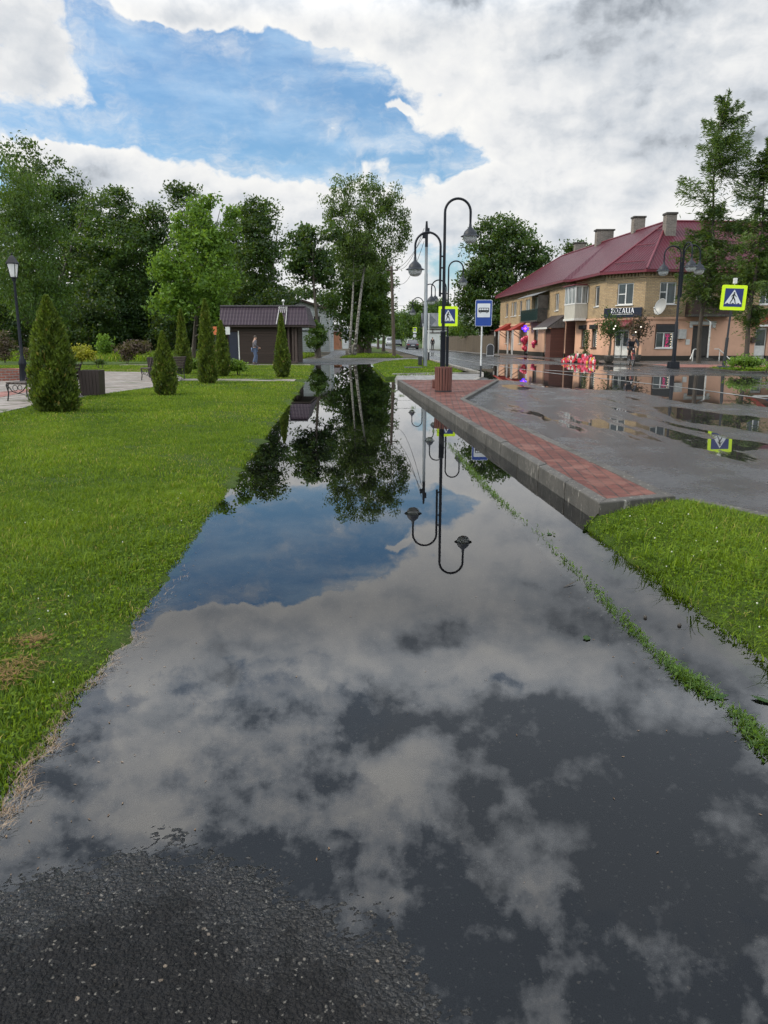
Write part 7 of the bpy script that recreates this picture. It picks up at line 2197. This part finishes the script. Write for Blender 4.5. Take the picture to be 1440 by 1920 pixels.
# ---------------------------------------------------------------- people
def skin_body(name, joints, bones, m, parent, root=0, sub=2):
    me = bpy.data.meshes.new(name)
    me.from_pydata([j[0] for j in joints], bones, [])
    o = bpy.data.objects.new(name, me)
    COL.objects.link(o)
    md = o.modifiers.new('Skin', 'SKIN')
    md.use_smooth_shade = True
    for i, (p, r) in enumerate(joints):
        sv = me.skin_vertices[0].data[i]
        sv.radius = (r, r) if not isinstance(r, tuple) else r
        sv.use_root = (i == root)
    s = o.modifiers.new('Sub', 'SUBSURF'); s.levels = sub; s.render_levels = sub
    dg = bpy.context.evaluated_depsgraph_get()
    dg.update()
    res = bpy.data.meshes.new_from_object(o.evaluated_get(dg))
    bpy.data.objects.remove(o)
    res.name = name
    res.materials.clear(); res.materials.append(m)
    res.polygons.foreach_set('use_smooth', [True] * len(res.polygons))
    o = bpy.data.objects.new(name, res)
    COL.objects.link(o)
    o.parent = parent
    return o

SKIN = M('skin', (.42, .25, .18), .55, var=.12, scale=10)
HAIR = M('hair', (.06, .045, .035), .7)
def figure(t, J, jacket, trousers, shoe, hairm, hat=None):
    """J: joints by name; the body is one surface, clothes follow it"""
    V = Vector
    names, joints, bones = {}, [], []
    def add(n, p, r): names[n] = len(joints); joints.append((tuple(p), r))
    def bone(*ns): bones.extend((names[a], names[b]) for a, b in zip(ns[:-1], ns[1:]))
    add('pelvis', J['pelvis'], (.145, .11)); add('waist', V(J['pelvis']).lerp(V(J['chest']), .5), (.135, .10)); add('chest', J['chest'], (.165, .115)); add('neck', J['neck'], .058)
    hd = V(J['head']); up = (hd - V(J['neck'])).normalized(); fw = V(J['face']).normalized()
    add('skull', hd - up * .02, (.076, .088)); add('crown', hd + up * .075, (.070, .080))
    bone('pelvis', 'waist', 'chest', 'neck', 'skull', 'crown')
    add('jaw', hd - up * .075 + fw * .035, .050); bone('skull', 'jaw')
    add('nose', hd + fw * .098 - up * .01, .014); bone('skull', 'nose')
    for s in ('L', 'R'):
        for n, r in (('shoulder', .070), ('elbow', .046), ('wrist', .033)): add(n + s, J[n + s], r)
        bone('chest', 'shoulder' + s, 'elbow' + s, 'wrist' + s)
        w, e = V(J['wrist' + s]), V(J['elbow' + s])
        d = (w - e).normalized(); sd = V(J['palm' + s]).normalized(); nn = d.cross(sd)
        curl = J.get('curl', .5)
        add('palm' + s, w + d * .06, (.036, .020)); bone('wrist' + s, 'palm' + s)
        for k, (off, ln) in enumerate(((-.027, .060), (-.009, .072), (.009, .068), (.026, .052))):
            a = w + d * .095 + sd * off; b = a + (d * (1 - curl) + nn * curl).normalized() * ln * .55; c = b + (d * (1 - curl * 1.7) + nn * curl * 1.4).normalized() * ln * .5
            for q, (pp, rr) in enumerate(((a, .010), (b, .009), (c, .008))): add(f'f{k}{q}' + s, pp, rr)
            bone('palm' + s, f'f{k}0' + s, f'f{k}1' + s, f'f{k}2' + s)
        a = w + d * .045 - sd * .034; b = a + (d * .7 - sd * .6 + nn * .4) * .045
        add('t0' + s, a, .012); add('t1' + s, b, .010); bone('palm' + s, 't0' + s, 't1' + s)
        for n, r in (('hip', .095), ('knee', .062), ('ankle', .042)): add(n + s, J[n + s], r)
        add('toe' + s, J['toe' + s], .040)
        bone('pelvis', 'hip' + s, 'knee' + s, 'ankle' + s, 'toe' + s)
    skin_body('body', joints, bones, SKIN, t)
    def sub(name, keep, m, grow, extra=None, root=0):
        idx, js = {}, []
        for n in keep:
            p, r = joints[names[n]]
            r = r if isinstance(r, tuple) else (r, r)
            idx[n] = len(js); js.append((p, (r[0] * grow + .008, r[1] * grow + .008)))
        bs = [(idx[a], idx[b]) for a in keep for b in keep if (names[a], names[b]) in bones]
        return skin_body(name, js, bs, m, t, root)
    sub('jacket', ['pelvis', 'waist', 'chest', 'shoulderL', 'elbowL', 'wristL', 'shoulderR', 'elbowR', 'wristR'], jacket, 1.12)
    sub('trousers', ['pelvis', 'hipL', 'kneeL', 'ankleL', 'hipR', 'kneeR', 'ankleR'], trousers, 1.16)
    for s in ('L', 'R'):
        a, b = V(J['ankle' + s]), V(J['toe' + s])
        mb = MB(); d = (b - a); d.z = 0; d.normalize(); c = V((a.x, a.y, min(a.z, b.z))) + d * .06
        mb.tube([c - d * .13 + V((0, 0, .01)), c - d * .10 + V((0, 0, .02)), c + d * .02 + V((0, 0, .015)), c + d * .13, c + d * .17], [.025, .050, .052, .045, .02], 8)
        mb.build('shoe', shoe, t, smooth=True)
    mb = MB(); mb.ball((0, 0, 0), (.088, .100, .080), 14, 10)
    q = fw.to_track_quat('Y', 'Z').to_matrix()
    mb.v = [tuple(q @ V((v[0], v[1] - .014, max(v[2], -.01 if v[1] > 0.02 else -.07))) + hd + up * .062) for v in mb.v]
    mb.build('hair' if hat is None else 'cap', hairm if hat is None else hat, t, smooth=True)
    if hat is not None:
        mb = MB(); mb.ball((0, 0, 0), (.07, .06, .008), 10, 5); mb.v = [tuple(q @ V((v[0], v[1] + .11, v[2])) + hd + up * .055) for v in mb.v]; mb.build('cap_peak', hat, t, smooth=True)
    mb = MB(); rt = fw.cross(up)
    for s in (-1, 1): mb.ball(tuple(hd + fw * .084 + rt * .030 * s + up * .018), .010, 6, 4)
    mb.build('eyes', SBLACK, t)
    mb = MB()
    for s in (-1, 1): mb.ball(tuple(hd + rt * .085 * s - up * .005), (.014, .020, .030), 6, 5)
    mb.build('ears', SKIN, t, smooth=True)

# man by the kiosk, walking towards the right, hands held together in front
g = G(478, 683.5, .06)
t = empty('person', (g.x, g.y, .062), rad(20), 'man in a grey jacket and blue jeans walking past the kiosk', 'person')
figure(t, dict(pelvis=(0, 0, .93), chest=(.03, 0, 1.30), neck=(.04, 0, 1.48), head=(.075, 0, 1.60), face=(1, -.25, -.1),
               shoulderL=(.03, .19, 1.40), elbowL=(.0, .25, 1.13), wristL=(.20, .12, 1.00), palmL=(0, 0, 1), shoulderR=(.03, -.19, 1.40), elbowR=(.02, -.25, 1.13), wristR=(.24, -.10, 1.03), palmR=(0, 0, 1),
               hipL=(0, .095, .90), kneeL=(.14, .10, .50), ankleL=(.10, .10, .085), toeL=(.24, .11, .04), hipR=(0, -.095, .90), kneeR=(.02, -.10, .49), ankleR=(-.12, -.10, .10), toeR=(.02, -.11, .04)),
       M('grey_jacket', (.115, .110, .130), .8, var=.3, scale=14), M('blue_jeans', (.085, .12, .20), .85, var=.35, scale=16), M('dark_shoe', (.03, .026, .024), .6), HAIR)
# pedestrian far down the pavement
g = P(811, 650, 112); 
t = empty('person', (g.x, 112, .12), rad(90), 'tiny pedestrian in dark clothes far down the pavement by the whitewashed house', 'person')
figure(t, dict(pelvis=(0, 0, .95), chest=(.02, 0, 1.32), neck=(.02, 0, 1.50), head=(.03, 0, 1.63), face=(1, 0, 0), curl=.3,
               shoulderL=(.02, .19, 1.42), elbowL=(-.03, .25, 1.14), wristL=(.06, .25, .90), palmL=(1, 0, 0), shoulderR=(.02, -.19, 1.42), elbowR=(.0, -.25, 1.14), wristR=(.0, -.25, .89), palmR=(1, 0, 0),
               hipL=(0, .095, .92), kneeL=(.12, .10, .50), ankleL=(.14, .10, .085), toeL=(.28, .11, .04), hipR=(0, -.095, .92), kneeR=(-.02, -.10, .50), ankleR=(-.16, -.10, .11), toeR=(-.03, -.11, .05)),
       M('black_coat', (.015, .015, .018), .8), M('black_coat', (.015, .015, .018), .8), M('dark_shoe', (.03, .026, .024), .6), HAIR)

# cyclist
CY = 44.6
g = G(1184, 686, .10)
head_rz = rad(-95)
bike = empty('bicycle', (g.x, CY, .104), head_rz, 'dark mountain bike with a red fork ridden out of the side street', 'bicycle')
RW = .335
TYRE = M('tyre_rubber', (.012, .012, .013), .7)
REDP = M('red_paint', (.45, .03, .03), .35)
def wheel(c, parent):
    mb = MB(); mb.tube([(c[0] + RW * math.cos(rad(15 * i)), 0, c[1] + RW * math.sin(rad(15 * i))) for i in range(25)], .027, 8, caps=False); w = mb.build('wheel', TYRE, parent, smooth='all')
    mb = MB(); mb.tube([(c[0] + (RW - .03) * math.cos(rad(15 * i)), 0, c[1] + (RW - .03) * math.sin(rad(15 * i))) for i in range(25)], .012, 6, caps=False); mb.build('rim', GREYM, w, smooth='all')
    mb = MB()
    for k in range(16):
        a = rad(22.5 * k); mb.tube([(c[0], .02 * (1 if k % 2 else -1), c[1]), (c[0] + (RW - .03) * math.cos(a), 0, c[1] + (RW - .03) * math.sin(a))], .0025, 4)
    mb.tube([(c[0], -.05, c[1]), (c[0], .05, c[1])], .02, 8); mb.build('spokes', GREYM, w)
fwc, rwc = (.54, RW), (-.52, RW)
wheel(fwc, bike); wheel(rwc, bike)
bb, st, hd_, hl = (-.08, 0, .30), (-.24, 0, .82), (.34, 0, .86), (.37, 0, .72)
mb = MB()
for a, b, r in ((bb, st, .018), (st, hd_, .019), (bb, hl, .021), (hl, hd_, .022)): mb.tube([a, b], r, 8)
for s in (-1, 1): mb.tube([(bb[0], .03 * s, bb[2]), (rwc[0], .055 * s, rwc[1])], .011, 6); mb.tube([(st[0], .02 * s, st[2] - .06), (rwc[0], .055 * s, rwc[1])], .010, 6)
mb.build('frame', M('bike_black', (.02, .02, .024), .35), bike, smooth=True)
mb = MB()
for s in (-1, 1): mb.tube([(hl[0], .055 * s, hl[2] - .02), (fwc[0], .055 * s, fwc[1])], .017, 6)
mb.tube([(hl[0], -.06, hl[2] - .02), (hl[0], .06, hl[2] - .02)], .02, 6); mb.tube([hl, hd_, (hd_[0] - .02, 0, .98)], .016, 6); mb.build('fork', REDP, bike, smooth=True)
mb = MB(); mb.tube([(.28, -.32, 1.02), (.33, -.12, 1.0), (.33, .12, 1.0), (.28, .32, 1.02)], .013, 8); mb.build('handlebar', SBLACK, bike, smooth=True)
mb = MB(); mb.tube([(-.40, 0, .95), (-.33, 0, .965), (-.22, 0, .95), (-.12, 0, .945)], [.05, .075, .045, .02], 10); mb.tube([st, (-.27, 0, .93)], .013, 6); mb.build('saddle', SBLACK, bike, smooth=True)
mb = MB(); mb.tube([(bb[0], -.07, bb[2]), (bb[0], .07, bb[2])], .03, 8); mb.beam((bb[0], .075, bb[2]), (bb[0] + .03, .075, bb[2] - .17), .02, .015); mb.beam((bb[0], -.075, bb[2]), (bb[0] - .03, -.075, bb[2] + .17), .02, .015)
mb.box((bb[0] + .03, .13, bb[2] - .17), (.09, .09, .02)); mb.box((bb[0] - .03, -.13, bb[2] + .17), (.09, .09, .02)); mb.build('crank', GREYM, bike)
mb = MB(); mb.ball((.40, 0, .93), (.03, .04, .03), 8, 6); mb.build('headlight', SWHITE, bike)
rider = empty('person', (g.x, CY, .104), head_rz, 'cyclist in dark jacket and cap riding towards the road', 'person')
figure(rider, dict(pelvis=(-.26, 0, 1.03), chest=(-.02, 0, 1.37), neck=(.08, 0, 1.52), head=(.15, 0, 1.63), face=(1, .05, -.12), curl=.85,
                   shoulderL=(.0, .19, 1.45), elbowL=(.12, .30, 1.22), wristL=(.24, .27, 1.05), palmL=(0, 1, 0), shoulderR=(.0, -.19, 1.45), elbowR=(.12, -.30, 1.22), wristR=(.24, -.27, 1.05), palmR=(0, 1, 0),
                   hipL=(-.24, .10, 1.00), kneeL=(.08, .14, .66), ankleL=(-.10, .13, .235), toeL=(.04, .13, .165), hipR=(-.24, -.10, 1.00), kneeR=(.16, -.14, .90), ankleR=(-.14, -.13, .56), toeR=(.0, -.13, .50)),
       M('navy_jacket', (.024, .027, .038), .8, var=.3, scale=14), M('dark_trousers', (.02, .02, .022), .85), M('dark_shoe', (.03, .026, .024), .6), HAIR, M('dark_cap', (.03, .03, .034), .8))

# ---------------------------------------------------------------- vehicles
def vehicle(name, label, cat, loc, rz, prof, green, width, paint, wheels, van=False, gl=None):
    """prof: side outline of the lower body, green: side outline of the glasshouse (x forward, z up)"""
    t = empty(name, loc, rz, label, cat)
    w = width / 2
    mb = MB()
    n = len(prof)
    ring = lambda pts, k, y: [(p[0] * k, y, p[1]) for p in pts]
    v = ring(prof, .985, -w * .93) + ring(prof, 1, -w) + ring(prof, 1, w) + ring(prof, .985, w * .93)
    fs = [tuple(range(n)), tuple(3 * n + i for i in reversed(range(n)))]
    for r in range(3): fs += [(r * n + i, r * n + (i + 1) % n, (r + 1) * n + (i + 1) % n, (r + 1) * n + i) for i in range(n)]
    mb.add(v, fs)
    b = mb.build('body', paint, t, bevel=.03)
    mb = MB(); m_ = len(green)
    zc0 = min(p[1] for p in green); zc1 = max(p[1] for p in green)
    tw = lambda z: w * (.95 - .17 * (z - zc0) / (zc1 - zc0)) if not van else w * (.97 - .06 * (z - zc0) / (zc1 - zc0))
    v = [(p[0], -tw(p[1]), p[1]) for p in green] + [(p[0], tw(p[1]), p[1]) for p in green]
    mb.add(v, [tuple(range(m_)), tuple(m_ + i for i in reversed(range(m_)))] + [(i, (i + 1) % m_, m_ + (i + 1) % m_, m_ + i) for i in range(m_)])
    mb.build('cabin', paint, t, bevel=.03)
    # rear and front screens, side glass
    def pane(nm, i, shrink=.12):
        a, c = green[i], green[(i + 1) % m_]
        pa, pc = Vector((a[0], 0, a[1])), Vector((c[0], 0, c[1]))
        d = (pc - pa); nrm = Vector((d.z, 0, -d.x)).normalized()
        cen = Vector((sum(p[0] for p in green) / m_, 0, sum(p[1] for p in green) / m_))
        if nrm.dot((pa + pc) / 2 - cen) < 0: nrm = -nrm
        p0, p1 = pa + d * shrink + nrm * .004, pa + d * (1 - shrink) + nrm * .004
        mb = MB(); q = [(p0.x, -tw(p0.z) * .86, p0.z), (p0.x, tw(p0.z) * .86, p0.z), (p1.x, tw(p1.z) * .86, p1.z), (p1.x, -tw(p1.z) * .86, p1.z)]
        mb.add(q, [(0, 1, 2, 3)]); mb.build(nm, GLASS, t, fix=False)
    pane('rear_screen', gl[0]); pane('windscreen', gl[1])
    for s in (-1, 1):
        mb = MB(); c = Vector((sum(p[0] for p in green) / m_, 0, (zc0 + zc1) / 2))
        q = [(c.x + (p[0] - c.x) * .84, s * (tw(c.z + (p[1] - c.z) * .7) + .006), c.z + (p[1] - c.z) * .7) for p in green]
        mb.add(q, [tuple(range(m_))]); mb.build('side_window', GLASS, t, fix=False)
    x0 = min(p[0] for p in prof); x1 = max(p[0] for p in prof)
    zb = .72 if not van else .95
    for s in (-1, 1):
        mb = MB(); mb.box((x0 + .035, s * w * .78, zb), (.06, .34 if not van else .14, .15 if not van else .34)); mb.build('tail_light', M('tail_red', (.30, .01, .012), .3), t, bevel=.015)
        mb = MB(); mb.box((x1 - .05, s * w * .74, zb - .05), (.09, .34, .15)); mb.build('headlight', M('lamp_clear', (.65, .67, .70), .15), t, bevel=.02)
        mb = MB(); mb.box((x1 * .38, s * (w + .07), 1.0), (.10, .16, .12)); mb.build('wing_mirror', paint, t, bevel=.02)
    mb = MB(); mb.box((x0 - .012, 0, .62 if not van else .7), (.012, .52, .115)); mb.build('number_plate', SWHITE, t)
    mb = MB(); mb.box((x0 + .02, 0, .36), (.10, width * .94, .20)); mb.build('rear_bumper', DARKM if van else paint, t, bevel=.03)
    for (wx, s) in [(wx, s) for wx in wheels for s in (-1, 1)]:
        i = MB(); r = .32
        i.lathe([(r * .62, -.10), (r * .93, -.105), (r, -.07), (r, .07), (r * .93, .105), (r * .62, .10)], n=20)
        i.v = [(wx + a[0], s * (w - .10) + a[2], r + a[1]) for a in i.v]
        wo = i.build('wheel', TYRE, t, smooth=True)
        j = MB(); j.lathe([(.001, -.108), (r * .6, -.10), (r * .62, -.06), (r * .62, .06), (r * .6, .10), (.001, .108)], n=10)
        j.v = [(wx + a[0], s * (w - .10) + a[2], r + a[1]) for a in j.v]
        j.build('rim', GREYM, wo)
    return t
sed = [(-2.2, .30), (2.15, .28), (2.25, .55), (2.1, .74), (1.0, .90), (-1.25, .95), (-2.05, .93), (-2.28, .80), (-2.30, .5)]
sedg = [(-1.75, .93), (-1.05, 1.40), (.05, 1.44), (1.05, .90)]
CARP = M('dark_car_paint', (.020, .019, .024), .25, .3, coat=.8, var=.1)
GREENP = M('green_car_paint', (.03, .04, .04), .3, .3, coat=.6)
WHP = M('white_car_paint', (.55, .56, .57), .3, coat=.6, var=.08)
CYr = 122
g = P(772.5, 655, CYr)
vehicle('car', 'dark saloon car seen from behind, driving away on the wet road', 'car', (g.x, CYr, .104), rad(91.5), sed, sedg, 1.78, CARP, (1.35, -1.35), gl=(0, 2))
vanp = [(-2.4, .35), (2.3, .32), (2.4, .6), (2.3, .95), (1.7, 1.10), (-2.4, 1.15)]
vang = [(-2.38, 1.13), (-2.32, 2.05), (.75, 2.10), (1.65, 1.12)]
g = P(734.5, 648, 190)
vehicle('van', 'white van parked far down the road on the left', 'van', (g.x - .4, 190, .104), rad(-88), vanp, vang, 1.95, WHP, (1.55, -1.5), True, gl=(0, 2))
g = P(741, 648, 172)
c2 = vehicle('car', 'dark green estate car parked behind the wooden pole', 'car', (g.x + .5, 172, .104), rad(-89), sed, [(-2.05, .93), (-1.8, 1.42), (.05, 1.46), (1.05, .90)], 1.75, GREENP, (1.35, -1.35), gl=(0, 2))
# small marks of rain: tiny dish of concrete beyond, tin strip on the platform edge is part of its kerb
